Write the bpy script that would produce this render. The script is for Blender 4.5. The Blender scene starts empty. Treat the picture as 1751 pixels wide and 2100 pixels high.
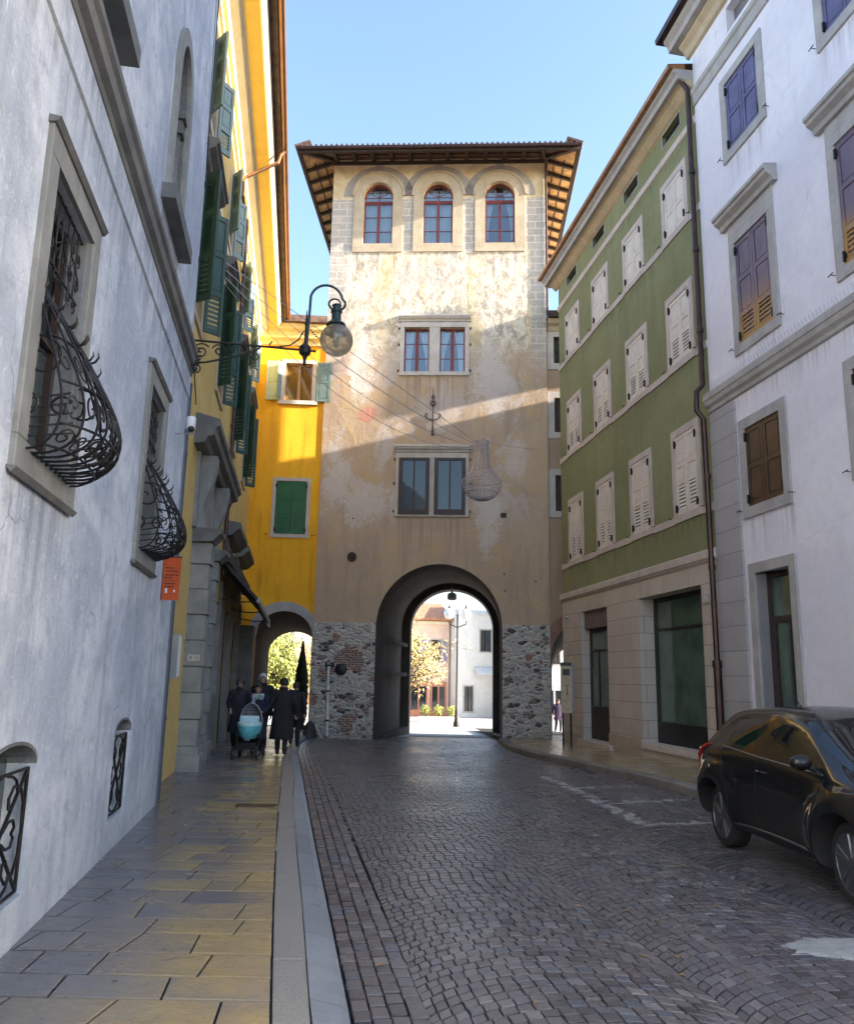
import bpy, bmesh, math, random
import numpy as np
from mathutils import Vector, Matrix
from mathutils.geometry import tessellate_polygon
random.seed(7)
SC = bpy.context.scene
COL = SC.collection
R = math.radians

# ------------------------------------------------------------------ camera, sky, sun, exposure
cam_d = bpy.data.cameras.new('camera')
cam = bpy.data.objects.new('camera', cam_d); COL.objects.link(cam)
cam_d.sensor_fit = 'VERTICAL'; cam_d.sensor_height = 24.0
cam_d.lens = 24.0*1682.11/2100.0
cam_d.clip_start = 0.05; cam_d.clip_end = 2000
cam.matrix_world = Matrix.Translation((0, 0, 1.82)) @ Matrix.Rotation(math.pi/2+0.200295, 4, 'X') @ Matrix.Rotation(0.01867, 4, 'Z')
SC.camera = cam
SUN_TO = Vector((1.041, -0.1965, 0.37)).normalized()       # towards the sun
SUN_ELEV = math.asin(SUN_TO.z); SUN_AZ = math.atan2(SUN_TO.x, SUN_TO.y)   # clockwise from +Y
world = bpy.data.worlds.new('World'); SC.world = world; world.use_nodes = True
wn = world.node_tree
bg = wn.nodes['Background']
sky = wn.nodes.new('ShaderNodeTexSky'); sky.sky_type = 'NISHITA'; sky.sun_disc = False
sky.sun_elevation = SUN_ELEV; sky.sun_rotation = SUN_AZ
sky.air_density = 1.0; sky.dust_density = 1.9; sky.ozone_density = 1.7; sky.altitude = 100
wn.links.new(sky.outputs[0], bg.inputs[0]); bg.inputs[1].default_value = 0.15
sun_d = bpy.data.lights.new('sun', 'SUN'); sun_d.energy = 4.6; sun_d.angle = R(0.53); sun_d.color = (1.0, 0.91, 0.80)
sun = bpy.data.objects.new('sun', sun_d); COL.objects.link(sun)
sun.rotation_euler = SUN_TO.to_track_quat('Z', 'Y').to_euler(); sun.location = (20, -5, 30)
SC.view_settings.view_transform = 'Standard'; SC.view_settings.look = 'None'
SC.view_settings.exposure = 2.0; SC.view_settings.gamma = 1.0
SC.cycles.max_bounces = 6; SC.cycles.diffuse_bounces = 4; SC.cycles.glossy_bounces = 3; SC.cycles.transparent_max_bounces = 8
SC.cycles.sample_clamp_indirect = 6.0

# ------------------------------------------------------------------ frames: facade coordinates (s along, o out to the street, z up)
class Frame:
    def __init__(f, O, d, n=None):
        f.O = Vector((O[0], O[1], O[2] if len(O) > 2 else 0.0)); f.d = Vector((d[0], d[1], 0)).normalized()
        f.n = Vector((n[0], n[1], 0)).normalized() if n else Vector((f.d.y, -f.d.x, 0))
    def __call__(f, s, o, z): return f.O + f.d*s + f.n*o + Vector((0, 0, z))
    def sub(f, s, o, ang, z=0):
        """a frame hinged at (s, o), its direction turned by ang from d towards n"""
        c, q = math.cos(ang), math.sin(ang)
        return Frame(f(s, o, z), f.d*c + f.n*q, f.n*c - f.d*q)
FL = Frame((-1.636, 0), (-0.16393, 1))                       # white house on the near side of the alley
FR = Frame((8.838, 0), (-0.15116, 1), (-1, -0.15116))        # green and white houses opposite
FT = Frame((0, 29.5), (1, -0.05), (-0.05, -1))               # gate tower
FW = Frame(FT(-4.0, -0.06, 0)+Vector((4.0, .28, 0)), (1, 0.07), (0.07, -1))         # yellow wing beside it
_a, _b = FL(11.5, -0.30, 0), FL(29.95, -0.08, 0)
FY = Frame(_a - (_b-_a).normalized()*11.5, (_b-_a)[:2])      # yellow house
FX = Frame((0, 0), (1, 0), (0, -1))                          # world aligned, o towards the camera: Y = -o

# ------------------------------------------------------------------ mesh builder
BASE = {}
class MB:
    def __init__(m): m.v = []; m.f = []; m.smooth = []; m.marks = []
    def add(m, vs, fs, smooth=False):
        k = len(m.v); m.marks.append((k, len(m.f))); m.v += [tuple(p) for p in vs]; m.f += [tuple(i+k for i in f) for f in fs]; m.smooth += [smooth]*len(fs); return m
    def quad(m, a, b, c, d): return m.add([a, b, c, d], [(0, 1, 2, 3)])
    def box(m, F, s0, s1, o0, o1, z0, z1):
        vs = [F(s, o, z) for z in (z0, z1) for o in (o0, o1) for s in (s0, s1)]
        return m.add(vs, [(0, 1, 3, 2), (4, 6, 7, 5), (0, 4, 5, 1), (2, 3, 7, 6), (0, 2, 6, 4), (1, 5, 7, 3)])
    def prism(m, F, poly, o0, o1, axis='o'):
        """polygon in (s, z) pushed from o0 to o1, or in (o, z) pushed along s"""
        P = (lambda a, b, t: F(a, t, b)) if axis == 'o' else ((lambda a, b, t: F(t, a, b)) if axis == 's' else (lambda a, b, t: F(a, b, t)))
        n = len(poly); vs = [P(a, b, o0) for a, b in poly] + [P(a, b, o1) for a, b in poly]
        tris = tessellate_polygon([[Vector((a, b, 0)) for a, b in poly]])
        fs = [(i, (i+1) % n, n+(i+1) % n, n+i) for i in range(n)] + [tuple(t) for t in tris] + [tuple(n+i for i in reversed(t)) for t in tris]
        return m.add(vs, fs)
    def sheet(m, F, outer, holes=(), o=0.0, depth=0.25, cap=True):
        """front sheet with holes, each hole with reveals going back by depth (a number or one per hole) and, if cap, a back"""
        loops = [list(outer)] + [list(h) for h in holes]
        flat = [p for l in loops for p in l]
        tris = tessellate_polygon([[Vector((a, b, 0)) for a, b in l] for l in loops])
        m.add([F(a, o, b) for a, b in flat], [tuple(t) for t in tris])
        for i, h in enumerate(holes):
            dp = depth[i] if isinstance(depth, (list, tuple)) else depth
            n = len(h)
            m.add([F(a, o, b) for a, b in h] + [F(a, o-dp, b) for a, b in h], [(j, (j+1) % n, n+(j+1) % n, n+j) for j in range(n)])
            if cap:
                t2 = tessellate_polygon([[Vector((a, b, 0)) for a, b in h]])
                m.add([F(a, o-dp, b) for a, b in h], [tuple(t) for t in t2])
        return m
    def tube(m, pts, r, n=6, closed=False):
        pts = [Vector(p) for p in pts]
        if len(pts) < 2: return m
        rs = r if isinstance(r, (list, tuple)) else [r]*len(pts)
        N = len(pts); vs = []; up = None
        for i, p in enumerate(pts):
            a = pts[(i-1) % N] if (closed or i > 0) else p
            b = pts[(i+1) % N] if (closed or i < N-1) else p
            t = (b-a)
            t = t.normalized() if t.length > 1e-9 else Vector((0, 0, 1))
            if up is None:
                up = t.orthogonal().normalized()
            else:
                up = up - t*up.dot(t)
                up = up.normalized() if up.length > 1e-6 else t.orthogonal().normalized()
            w = t.cross(up)
            for k in range(n):
                an = 2*math.pi*k/n
                vs.append(p + (up*math.cos(an) + w*math.sin(an))*rs[i])
        fs = []
        for i in range(N if closed else N-1):
            j = (i+1) % N
            for k in range(n):
                k2 = (k+1) % n
                fs.append((i*n+k, i*n+k2, j*n+k2, j*n+k))
        if not closed:
            fs.append(tuple(range(n-1, -1, -1))); fs.append(tuple((N-1)*n+k for k in range(n)))
        return m.add(vs, fs, True)
    def lathe(m, c, prof, n=20, axis=(0, 0, 1), smooth=True, arc=None):
        """prof: list of (radius, height) along axis from c"""
        ax = Vector(axis).normalized(); u = ax.orthogonal().normalized(); w = ax.cross(u); c = Vector(c); vs = []
        for r, h in prof:
            for k in range(n):
                an = 2*math.pi*k/n
                vs.append(c + ax*h + (u*math.cos(an) + w*math.sin(an))*r)
        fs = []
        for i in range(len(prof)-1):
            for k in range(n):
                k2 = (k+1) % n
                fs.append((i*n+k, i*n+k2, (i+1)*n+k2, (i+1)*n+k))
        if prof[0][0] > 1e-6: fs.append(tuple(range(n-1, -1, -1)))
        if prof[-1][0] > 1e-6: fs.append(tuple((len(prof)-1)*n+k for k in range(n)))
        return m.add(vs, fs, smooth)
    def ball(m, c, r, n=12, k=8, sc=(1, 1, 1)):
        vs = []; c = Vector(c)
        for i in range(k+1):
            a = math.pi*i/k
            for j in range(n):
                b = 2*math.pi*j/n
                vs.append(c + Vector((r*sc[0]*math.sin(a)*math.cos(b), r*sc[1]*math.sin(a)*math.sin(b), r*sc[2]*math.cos(a))))
        return m.add(vs, [(i*n+j, (i+1)*n+j, (i+1)*n+(j+1) % n, i*n+(j+1) % n) for i in range(k) for j in range(n)], True)
    def build_each(m, name, mat, parent=None, **k):
        """one object for every piece that was added"""
        mk = m.marks+[(len(m.v), len(m.f))]
        for (v0, f0), (v1, f1) in zip(mk, mk[1:]):
            MB().add(m.v[v0:v1], [tuple(i-v0 for i in f) for f in m.f[f0:f1]], m.smooth[f0] if f1 > f0 else False).build(name, mat, parent, **k)
    def build(m, name, mat, parent=None, label=None, recalc=True, bevel=0.0, autosmooth=False):
        me = bpy.data.meshes.new(name)
        b = Vector(BASE.get(parent.name, (0, 0, 0))) if parent else Vector((0, 0, 0))
        me.from_pydata([(v[0]-b[0], v[1]-b[1], v[2]-b[2]) for v in m.v], [], m.f)
        if recalc:
            bm = bmesh.new(); bm.from_mesh(me)
            bmesh.ops.remove_doubles(bm, verts=bm.verts, dist=1e-5)
            bmesh.ops.recalc_face_normals(bm, faces=bm.faces)
            if bevel > 0:
                es = [e for e in bm.edges if len(e.link_faces) == 2 and e.calc_face_angle(0) > 0.6]
                bmesh.ops.bevel(bm, geom=es, offset=bevel, segments=1, affect='EDGES', clamp_overlap=True)
            bm.to_mesh(me); bm.free()
            sm = any(m.smooth)
            if sm:
                me.polygons.foreach_set('use_smooth', [True]*len(me.polygons))
                try: me.set_sharp_from_angle(angle=R(38))
                except Exception: pass
        else:
            me.polygons.foreach_set('use_smooth', m.smooth)
        o = bpy.data.objects.new(name, me); COL.objects.link(o)
        if mat: me.materials.append(mat)
        if parent: o.parent = parent
        BASE[o.name] = tuple(b)
        if label: o['label'] = label
        return o
def thing(name, loc, label, cat, group=None):
    o = bpy.data.objects.new(name, None); COL.objects.link(o); o.location = loc; o.empty_display_size = 0.3
    o['label'] = label; o['category'] = cat
    if group: o['group'] = group
    BASE[o.name] = tuple(loc)
    return o
def tag(o, label, cat, group=None):
    o['label'] = label; o['category'] = cat
    if group: o['group'] = group
    return o
def struct(o, kind='structure'): o['kind'] = kind; return o
def dup(root, loc, rotz, label, group=None):
    r = root.copy(); COL.objects.link(r); r.location = loc; r.rotation_euler = (0, 0, rotz); r['label'] = label
    if group: r['group'] = group
    for ch in list(root.children):
        c = ch.copy(); COL.objects.link(c); c.parent = r
        for g in list(ch.children):
            d = g.copy(); COL.objects.link(d); d.parent = c
    return r
def rect(s0, s1, z0, z1): return [(s0, z0), (s1, z0), (s1, z1), (s0, z1)]
def arch(c, hw, z0, zs, rise, n=16):
    """outline of an arched opening: base z0, springing zs, elliptic rise"""
    return [(c-hw, z0), (c+hw, z0)] + [(c+hw*math.cos(math.pi*i/n), zs+rise*math.sin(math.pi*i/n)) for i in range(n+1)]
def arc_pts(c, hw, zs, rise, n=20): return [(c+hw*math.cos(math.pi*i/n), zs+rise*math.sin(math.pi*i/n)) for i in range(n+1)]
def spiral(c, r0, turns, a0, sign=1, n=22, e=0.12):
    """2-D scroll that starts at radius r0 and winds inward"""
    return [(c[0]+r0*(e+(1-e)*(1-t))*math.cos(a0+sign*turns*2*math.pi*t), c[1]+r0*(e+(1-e)*(1-t))*math.sin(a0+sign*turns*2*math.pi*t)) for t in [i/(n-1) for i in range(n)]]

# ------------------------------------------------------------------ materials
def nt(name):
    m = bpy.data.materials.new(name); m.use_nodes = True; t = m.node_tree
    return m, t, t.nodes['Principled BSDF']
class G:
    """small node-graph helper"""
    def __init__(g, t): g.t = t
    def n(g, typ, **k):
        x = g.t.nodes.new(typ)
        for a, b in k.items(): setattr(x, a, b)
        return x
    def link(g, a, b): g.t.links.new(a, b)
    def val(g, sock, v):
        if hasattr(v, 'is_linked') or isinstance(v, bpy.types.NodeSocket): g.link(v, sock)
        else: sock.default_value = v
    def math(g, op, a, b=None, c=None, clamp=False):
        x = g.n('ShaderNodeMath', operation=op, use_clamp=clamp); g.val(x.inputs[0], a)
        if b is not None: g.val(x.inputs[1], b)
        if c is not None: g.val(x.inputs[2], c)
        return x.outputs[0]
    def noise(g, vec, scale, detail=4, rough=0.55, dist=0.0):
        x = g.n('ShaderNodeTexNoise'); g.link(vec, x.inputs['Vector'])
        x.inputs['Scale'].default_value = scale; x.inputs['Detail'].default_value = detail
        x.inputs['Roughness'].default_value = rough; x.inputs['Distortion'].default_value = dist
        return x.outputs['Fac']
    def vor(g, vec, scale, feature='F1', out='Distance', rnd=1.0):
        x = g.n('ShaderNodeTexVoronoi', feature=feature); g.link(vec, x.inputs['Vector']); x.inputs['Scale'].default_value = scale
        x.inputs['Randomness'].default_value = rnd
        return x.outputs[out]
    def ramp(g, fac, stops, interp='LINEAR'):
        x = g.n('ShaderNodeValToRGB'); g.link(fac, x.inputs[0]); cr = x.color_ramp; cr.interpolation = interp
        while len(cr.elements) < len(stops): cr.elements.new(0.5)
        for e, (p, c) in zip(cr.elements, stops): e.position = p; e.color = (*c, 1) if len(c) == 3 else c
        return x.outputs[0]
    def step(g, x, a, b):
        r = g.n('ShaderNodeMapRange', interpolation_type='SMOOTHSTEP'); g.val(r.inputs[0], x)
        r.inputs[1].default_value = a; r.inputs[2].default_value = b
        return r.outputs[0]
    def mix(g, f, a, b, mode='MIX'):
        x = g.n('ShaderNodeMix', data_type='RGBA', blend_type=mode); g.val(x.inputs[0], f)
        for s, v in ((x.inputs[6], a), (x.inputs[7], b)):
            if isinstance(v, (tuple, list)): s.default_value = (*v[:3], 1)
            else: g.link(v, s)
        return x.outputs[2]
    def coords(g, F=None):
        p = g.n('ShaderNodeNewGeometry').outputs['Position']
        if F is None: return p, None, None, None
        def dot(v, off):
            x = g.n('ShaderNodeVectorMath', operation='DOT_PRODUCT'); g.link(p, x.inputs[0]); x.inputs[1].default_value = v
            return g.math('SUBTRACT', x.outputs['Value'], off)
        s = dot(F.d, F.d.dot(F.O)); o = dot(F.n, F.n.dot(F.O)); z = dot((0, 0, 1), 0.0)
        c = g.n('ShaderNodeCombineXYZ'); g.link(s, c.inputs[0]); g.link(z, c.inputs[1]); g.link(o, c.inputs[2])
        return c.outputs[0], s, o, z
    def scale(g, vec, sx, sy, sz):
        x = g.n('ShaderNodeVectorMath', operation='MULTIPLY'); g.link(vec, x.inputs[0]); x.inputs[1].default_value = (sx, sy, sz); return x.outputs[0]
    def bump(g, h, strength, dist, normal=None):
        x = g.n('ShaderNodeBump'); g.link(h, x.inputs['Height']); x.inputs['Strength'].default_value = strength; x.inputs['Distance'].default_value = dist
        if normal is not None: g.link(normal, x.inputs['Normal'])
        return x.outputs[0]
def simple(name, col, rough=0.6, metal=0.0, var=0.12, vscale=3.0, bump=0.0, bscale=40.0, spec=0.5, coat=0.0, stretch=(1, 1, 1)):
    m, t, b = nt(name); g = G(t); p, *_ = g.coords(); p2 = g.scale(p, *stretch)
    n1 = g.noise(p2, vscale, 5); n2 = g.noise(p2, vscale*7, 3)
    f = g.math('ADD', g.math('MULTIPLY', n1, 0.65), g.math('MULTIPLY', n2, 0.35))
    lo = tuple(c*(1-var*1.6) for c in col); hi = tuple(min(1, c*(1+var*1.6)) for c in col)
    g.link(g.ramp(f, [(0.3, lo), (0.7, hi)]), b.inputs['Base Color'])
    b.inputs['Roughness'].default_value = rough; b.inputs['Metallic'].default_value = metal; b.inputs['Specular IOR Level'].default_value = spec
    if coat: b.inputs['Coat Weight'].default_value = coat; b.inputs['Coat Roughness'].default_value = 0.03
    if bump: g.link(g.bump(g.noise(p, bscale, 4), bump, 0.01), b.inputs['Normal'])
    return m
def plaster(name, F, c1, c2, c3, rough=0.9, streak=0.5, dirt=0.0, dirtcol=(.2, .19, .17), bump=0.35, big=0.35, specks=0.0, mott=.22, cracks=0.0, runs=()):
    m, t, b = nt(name); g = G(t); v, s, o, z = g.coords(F)
    n1 = g.noise(v, big, 6, 0.62, 0.6); n2 = g.noise(g.scale(v, 3.2, 0.28, 3.2), 1.1, 5, 0.65); n3 = g.noise(v, 4.5, 5, 0.7)
    c = g.mix(g.step(n1, 0.38, 0.66), c1, c2)
    c = g.mix(g.math('MULTIPLY', g.step(n2, 0.48, 0.78), streak), c, c3)
    n4 = g.noise(g.scale(v, 1.6, 1.0, 1.6), 7.5, 6, 0.75, 1.5)
    c = g.mix(g.math('MULTIPLY', g.step(n3, 0.45, 0.72), mott), c, tuple(x*0.80 for x in c1))
    c = g.mix(g.math('MULTIPLY', g.step(n4, 0.52, 0.74), mott*1.2), c, tuple(min(1, x*1.12) for x in c2))
    if cracks:
        wv = g.n('ShaderNodeVectorMath', operation='MULTIPLY_ADD'); nz = g.n('ShaderNodeTexNoise'); g.link(v, nz.inputs['Vector']); nz.inputs['Scale'].default_value = 3.0; nz.inputs['Detail'].default_value = 4
        g.link(nz.outputs['Color'], wv.inputs[0]); wv.inputs[1].default_value = (.5, .5, 0); g.link(v, wv.inputs[2])
        ed = g.vor(wv.outputs[0], .55, 'DISTANCE_TO_EDGE'); ck = g.math('MULTIPLY', g.math('SUBTRACT', 1.0, g.step(ed, .0, .008)), g.step(g.noise(v, .5, 3), .52, .62))
        c = g.mix(g.math('MULTIPLY', ck, cracks), c, tuple(x*0.35 for x in c1))
    if specks:
        sp = g.step(g.noise(g.scale(v, 5.0, 1.6, 5.0), 2.2, 6, 0.75), 0.70, 0.76)
        c = g.mix(g.math('MULTIPLY', sp, specks), c, tuple(x*0.3 for x in c1))
    for s0_, s1_, zt_, ln_ in runs:
        m1 = g.math('MULTIPLY', g.step(s, s0_, s0_+.12), g.math('SUBTRACT', 1.0, g.step(s, s1_-.12, s1_)))
        m2 = g.math('MULTIPLY', g.step(z, zt_-ln_, zt_-.05), g.math('SUBTRACT', 1.0, g.step(z, zt_-.01, zt_)))
        rn = g.step(g.noise(g.scale(v, 9.0, .12, 9.0), 1.0, 4, .6), .42, .66)
        c = g.mix(g.math('MULTIPLY', g.math('MULTIPLY', m1, m2), g.math('MULTIPLY', rn, .55)), c, tuple(x*.5 for x in c1))
    if dirt:
        lo = g.math('SUBTRACT', 1.0, g.step(g.math('ADD', z, g.math('MULTIPLY', n3, 0.9)), 0.2, 1.9))
        c = g.mix(g.math('MULTIPLY', lo, dirt), c, dirtcol)
    g.link(c, b.inputs['Base Color']); b.inputs['Roughness'].default_value = rough; b.inputs['Specular IOR Level'].default_value = 0.25
    h = g.math('ADD', g.math('MULTIPLY', g.noise(v, 2.4, 5, 0.6), 0.8), g.math('MULTIPLY', g.noise(v, 32, 4, 0.6), 0.35))
    g.link(g.bump(h, bump, 0.03), b.inputs['Normal'])
    return m
def ashlar(name, F, c1, c2, mortar, w=1.1, h=0.42, off=0.5, msize=0.008, bump=0.5, rough=0.75, grain=60, grainamt=.3, zoff=0.0):
    m, t, b = nt(name); g = G(t); v, s, o, z = g.coords(F)
    cx = g.n('ShaderNodeCombineXYZ'); g.link(g.math('ADD', s, o), cx.inputs[0]); g.link(g.math('ADD', z, zoff), cx.inputs[1])
    br = g.n('ShaderNodeTexBrick', offset=off); g.link(cx.outputs[0], br.inputs['Vector'])
    br.inputs['Scale'].default_value = 1.0; br.inputs['Brick Width'].default_value = w; br.inputs['Row Height'].default_value = h
    br.inputs['Mortar Size'].default_value = msize; br.inputs['Mortar Smooth'].default_value = 0.3
    br.inputs['Color1'].default_value = (*c1, 1); br.inputs['Color2'].default_value = (*c2, 1); br.inputs['Mortar'].default_value = (*mortar, 1)
    n1 = g.noise(v, 1.2, 6, 0.65); n2 = g.noise(v, grain, 3, 0.7)
    c = g.mix(g.math('MULTIPLY', g.step(n1, 0.4, 0.7), 0.35), br.outputs['Color'], tuple(x*0.72 for x in c1))
    c = g.mix(g.math('MULTIPLY', g.step(n2, 0.5, 0.75), grainamt), c, tuple(x*0.6 for x in c1))
    g.link(c, b.inputs['Base Color']); b.inputs['Roughness'].default_value = rough; b.inputs['Specular IOR Level'].default_value = 0.35
    hh = g.math('SUBTRACT', g.math('MULTIPLY', g.math('ADD', n2, n1), 0.25), br.outputs['Fac'])
    g.link(g.bump(hh, bump, 0.015), b.inputs['Normal'])
    return m
def stone(name, c1, c2, rough=0.75, scale=2.0, bump=0.3, isl=0.0):
    m, t, b = nt(name); g = G(t); p, *_ = g.coords()
    n1 = g.noise(p, scale, 6, 0.65, 0.4); n2 = g.noise(p, scale*22, 4, 0.7); n3 = g.noise(g.scale(p, 4, 4, .5), scale, 4, .6)
    c = g.mix(g.step(n1, 0.35, 0.68), c1, c2)
    c = g.mix(g.math('MULTIPLY', g.step(n2, 0.52, 0.72), 0.35), c, tuple(x*0.55 for x in c1))
    c = g.mix(g.math('MULTIPLY', g.step(n3, 0.52, 0.75), 0.4), c, tuple(x*0.6 for x in c2))
    if isl:
        ri = g.n('ShaderNodeNewGeometry').outputs['Random Per Island']; c = g.mix(g.math('MULTIPLY', ri, isl), c, tuple(x*0.45 for x in c1))
        c = g.mix(g.math('MULTIPLY', g.step(g.noise(p, 6, 5, .7), .58, .70), isl), c, tuple(x*0.4 for x in c1))
    g.link(c, b.inputs['Base Color']); b.inputs['Roughness'].default_value = rough; b.inputs['Specular IOR Level'].default_value = 0.35
    g.link(g.bump(g.math('ADD', n1, n2), bump, 0.012), b.inputs['Normal'])
    return m
def glassy(name, col=(0.02, 0.03, 0.035), rough=0.04, spec=0.8, wob=0.02):
    m, t, b = nt(name); g = G(t); p, *_ = g.coords()
    n = g.noise(p, 1.3, 3)
    g.link(g.ramp(n, [(0.3, tuple(c*0.7 for c in col)), (0.7, tuple(c*1.3 for c in col))]), b.inputs['Base Color'])
    b.inputs['Roughness'].default_value = rough; b.inputs['Specular IOR Level'].default_value = spec
    if wob: g.link(g.bump(g.noise(p, 0.9, 2), wob, 0.2), b.inputs['Normal'])
    return m
def clear_glass(name, tint=(0.8, 0.88, 0.9), refl=0.5):
    m = bpy.data.materials.new(name); m.use_nodes = True; t = m.node_tree; t.nodes.clear(); g = G(t)
    out = g.n('ShaderNodeOutputMaterial'); tr = g.n('ShaderNodeBsdfTransparent'); gl = g.n('ShaderNodeBsdfGlossy'); mx = g.n('ShaderNodeMixShader')
    tr.inputs[0].default_value = (*tint, 1); gl.inputs['Roughness'].default_value = 0.02
    fr = g.n('ShaderNodeFresnel'); fr.inputs[0].default_value = 1.5
    g.link(g.math('ADD', g.math('MULTIPLY', fr.outputs[0], 1.6), refl*0.3, clamp=True), mx.inputs[0])
    g.link(tr.outputs[0], mx.inputs[1]); g.link(gl.outputs[0], mx.inputs[2]); g.link(mx.outputs[0], out.inputs[0])
    return m
M = {}
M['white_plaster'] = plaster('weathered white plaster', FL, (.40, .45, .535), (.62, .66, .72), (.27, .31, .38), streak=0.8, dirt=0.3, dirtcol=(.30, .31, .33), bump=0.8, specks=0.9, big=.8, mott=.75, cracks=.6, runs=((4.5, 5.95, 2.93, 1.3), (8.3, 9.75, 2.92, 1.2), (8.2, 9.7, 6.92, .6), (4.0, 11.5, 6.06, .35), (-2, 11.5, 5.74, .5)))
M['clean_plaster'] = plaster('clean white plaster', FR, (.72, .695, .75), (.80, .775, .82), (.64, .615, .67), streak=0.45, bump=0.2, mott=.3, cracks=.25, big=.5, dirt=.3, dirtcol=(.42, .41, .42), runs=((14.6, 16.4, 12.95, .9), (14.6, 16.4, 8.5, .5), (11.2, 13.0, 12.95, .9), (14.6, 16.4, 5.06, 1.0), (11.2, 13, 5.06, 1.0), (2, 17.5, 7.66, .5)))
M['green_plaster'] = plaster('green plaster', FR, (.215, .225, .115), (.265, .27, .145), (.165, .18, .10), streak=0.7, bump=0.25, specks=0.3, mott=.4, cracks=.3, runs=((17.5, 28.1, 12.65, .45), (17.5, 28.1, 9.23, .45), (17.5, 28.1, 5.5, .5), (17.5, 28.1, 14.92, .3)))
M['yellow_plaster'] = plaster('ochre plaster', FY, (.60, .43, .15), (.68, .50, .20), (.46, .31, .11), streak=0.6, bump=0.25, mott=.35)
M['wing_plaster'] = plaster('amber plaster', FW, (.82, .39, .022), (.90, .48, .032), (.50, .22, .022), streak=0.7, bump=0.2, dirt=.5, dirtcol=(.4, .25, .08), specks=.35, mott=.35)
M['cream_trim'] = stone('cream cornice paint', (.80, .72, .52), (.86, .79, .60), scale=.8, bump=.05)
M['grey_stone'] = stone('grey sandstone', (.21, .215, .21), (.31, .31, .295))
M['dark_stone'] = stone('dark sandstone', (.12, .125, .13), (.19, .19, .185))
M['pink_stone'] = stone('pinkish limestone', (.50, .425, .385), (.60, .52, .47))
M['pale_stone'] = stone('pale limestone', (.52, .47, .41), (.62, .57, .51))
M['tan_stone'] = stone('tan limestone', (.46, .37, .25), (.56, .46, .33))
M['grey_shade_stone'] = stone('brown grey limestone', (.36, .34, .33), (.45, .43, .41))
M['painted_block'] = stone('worn painted blocks', (.40, .355, .32), (.50, .44, .37), scale=3.5, isl=.55)
M['ashlar'] = ashlar('pinkish ashlar', FR, (.51, .45, .39), (.58, .515, .45), (.20, .17, .14), w=1.35, h=0.44)
M['quoin_ashlar'] = ashlar('grey quoin ashlar', FR, (.37, .355, .36), (.43, .41, .41), (.14, .14, .15), w=2.7, h=0.495, msize=.007)
M['pier_ashlar'] = ashlar('worn pier blocks', FL, (.20, .215, .215), (.28, .29, .28), (.05, .05, .05), w=3.0, h=0.47, msize=.014, bump=.8)
M['iron'] = simple('wrought iron', (.018, .017, .018), 0.5, 0.4, var=.3, vscale=12, bump=.2)
M['rusty_iron'] = simple('brown iron', (.045, .026, .02), 0.55, 0.3, var=.35, vscale=9, bump=.2)
M['lamp_green'] = simple('dark green lamp paint', (.018, .045, .045), 0.35, 0.2, var=.2, vscale=9)
M['pipe_brown'] = simple('dark copper pipe', (.055, .03, .03), 0.42, 0.6, var=.25, vscale=5)
M['gutter'] = simple('copper gutter', (.33, .165, .085), 0.4, 0.6, var=.2, vscale=3)
M['wood_dark'] = simple('dark roof timber', (.045, .03, .022), 0.8, var=.35, vscale=4, bump=.3, stretch=(1, 1, 3))
M['roof_tile'] = simple('old roof tile', (.16, .10, .075), 0.85, var=.4, vscale=5, bump=.5, bscale=8)
M['soffit_tile'] = simple('clay soffit tile', (.52, .33, .17), 0.85, var=.35, vscale=4)
M['win_red'] = simple('red brown window frame', (.20, .035, .025), 0.45, var=.2)
M['win_brown'] = simple('dark brown window frame', (.04, .024, .02), 0.5, var=.25)
M['win_tan'] = simple('brown varnished frame', (.30, .17, .07), 0.5, var=.2)
M['shut_cream'] = simple('cream shutter paint', (.66, .60, .53), 0.5, var=.08, vscale=2)
M['shut_plum'] = simple('weathered plum shutter', (.125, .09, .155), 0.5, var=.3, vscale=2.0)
M['shut_blue'] = simple('weathered blue violet shutter', (.095, .085, .185), 0.5, var=.3, vscale=2.0)
M['shut_brown'] = simple('brown shutter', (.055, .030, .019), 0.45, var=.3, vscale=3)
M['shut_green'] = simple('dark green shutter', (.018, .062, .048), 0.4, var=.2, vscale=2)
M['shut_teal'] = simple('grey teal shutter', (.15, .23, .22), 0.5, var=.15, vscale=2)
M['shut_sunlit'] = simple('green shutter with painted sunlight', (.42, .50, .34), 0.5, var=.1, vscale=2)  # paler leaf colour with sunlight painted in
M['shut_forest'] = simple('forest green shutter', (.012, .11, .035), 0.4, var=.2, vscale=2)
M['glass'] = glassy('dark window glass')
M['glass_teal'] = glassy('teal lower window glass', (.06, .085, .09), .15, .5)
M['glass_shop'] = glassy('shop window glass', (.085, .13, .10), .03, .9)
M['glass_clear'] = clear_glass('clear window glass', refl=.55)
M['room'] = simple('dark room', (.03, .035, .045), .9)
M['curtain'] = simple('white curtain', (.62, .64, .66), .9, var=.12, vscale=9, stretch=(1, 1, .05))
M['black'] = simple('black paint', (.012, .012, .013), .45)
M['white_metal'] = simple('white metal', (.70, .71, .72), .4)
M['grey_metal'] = simple('grey metal', (.36, .38, .40), .4, .5)

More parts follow.
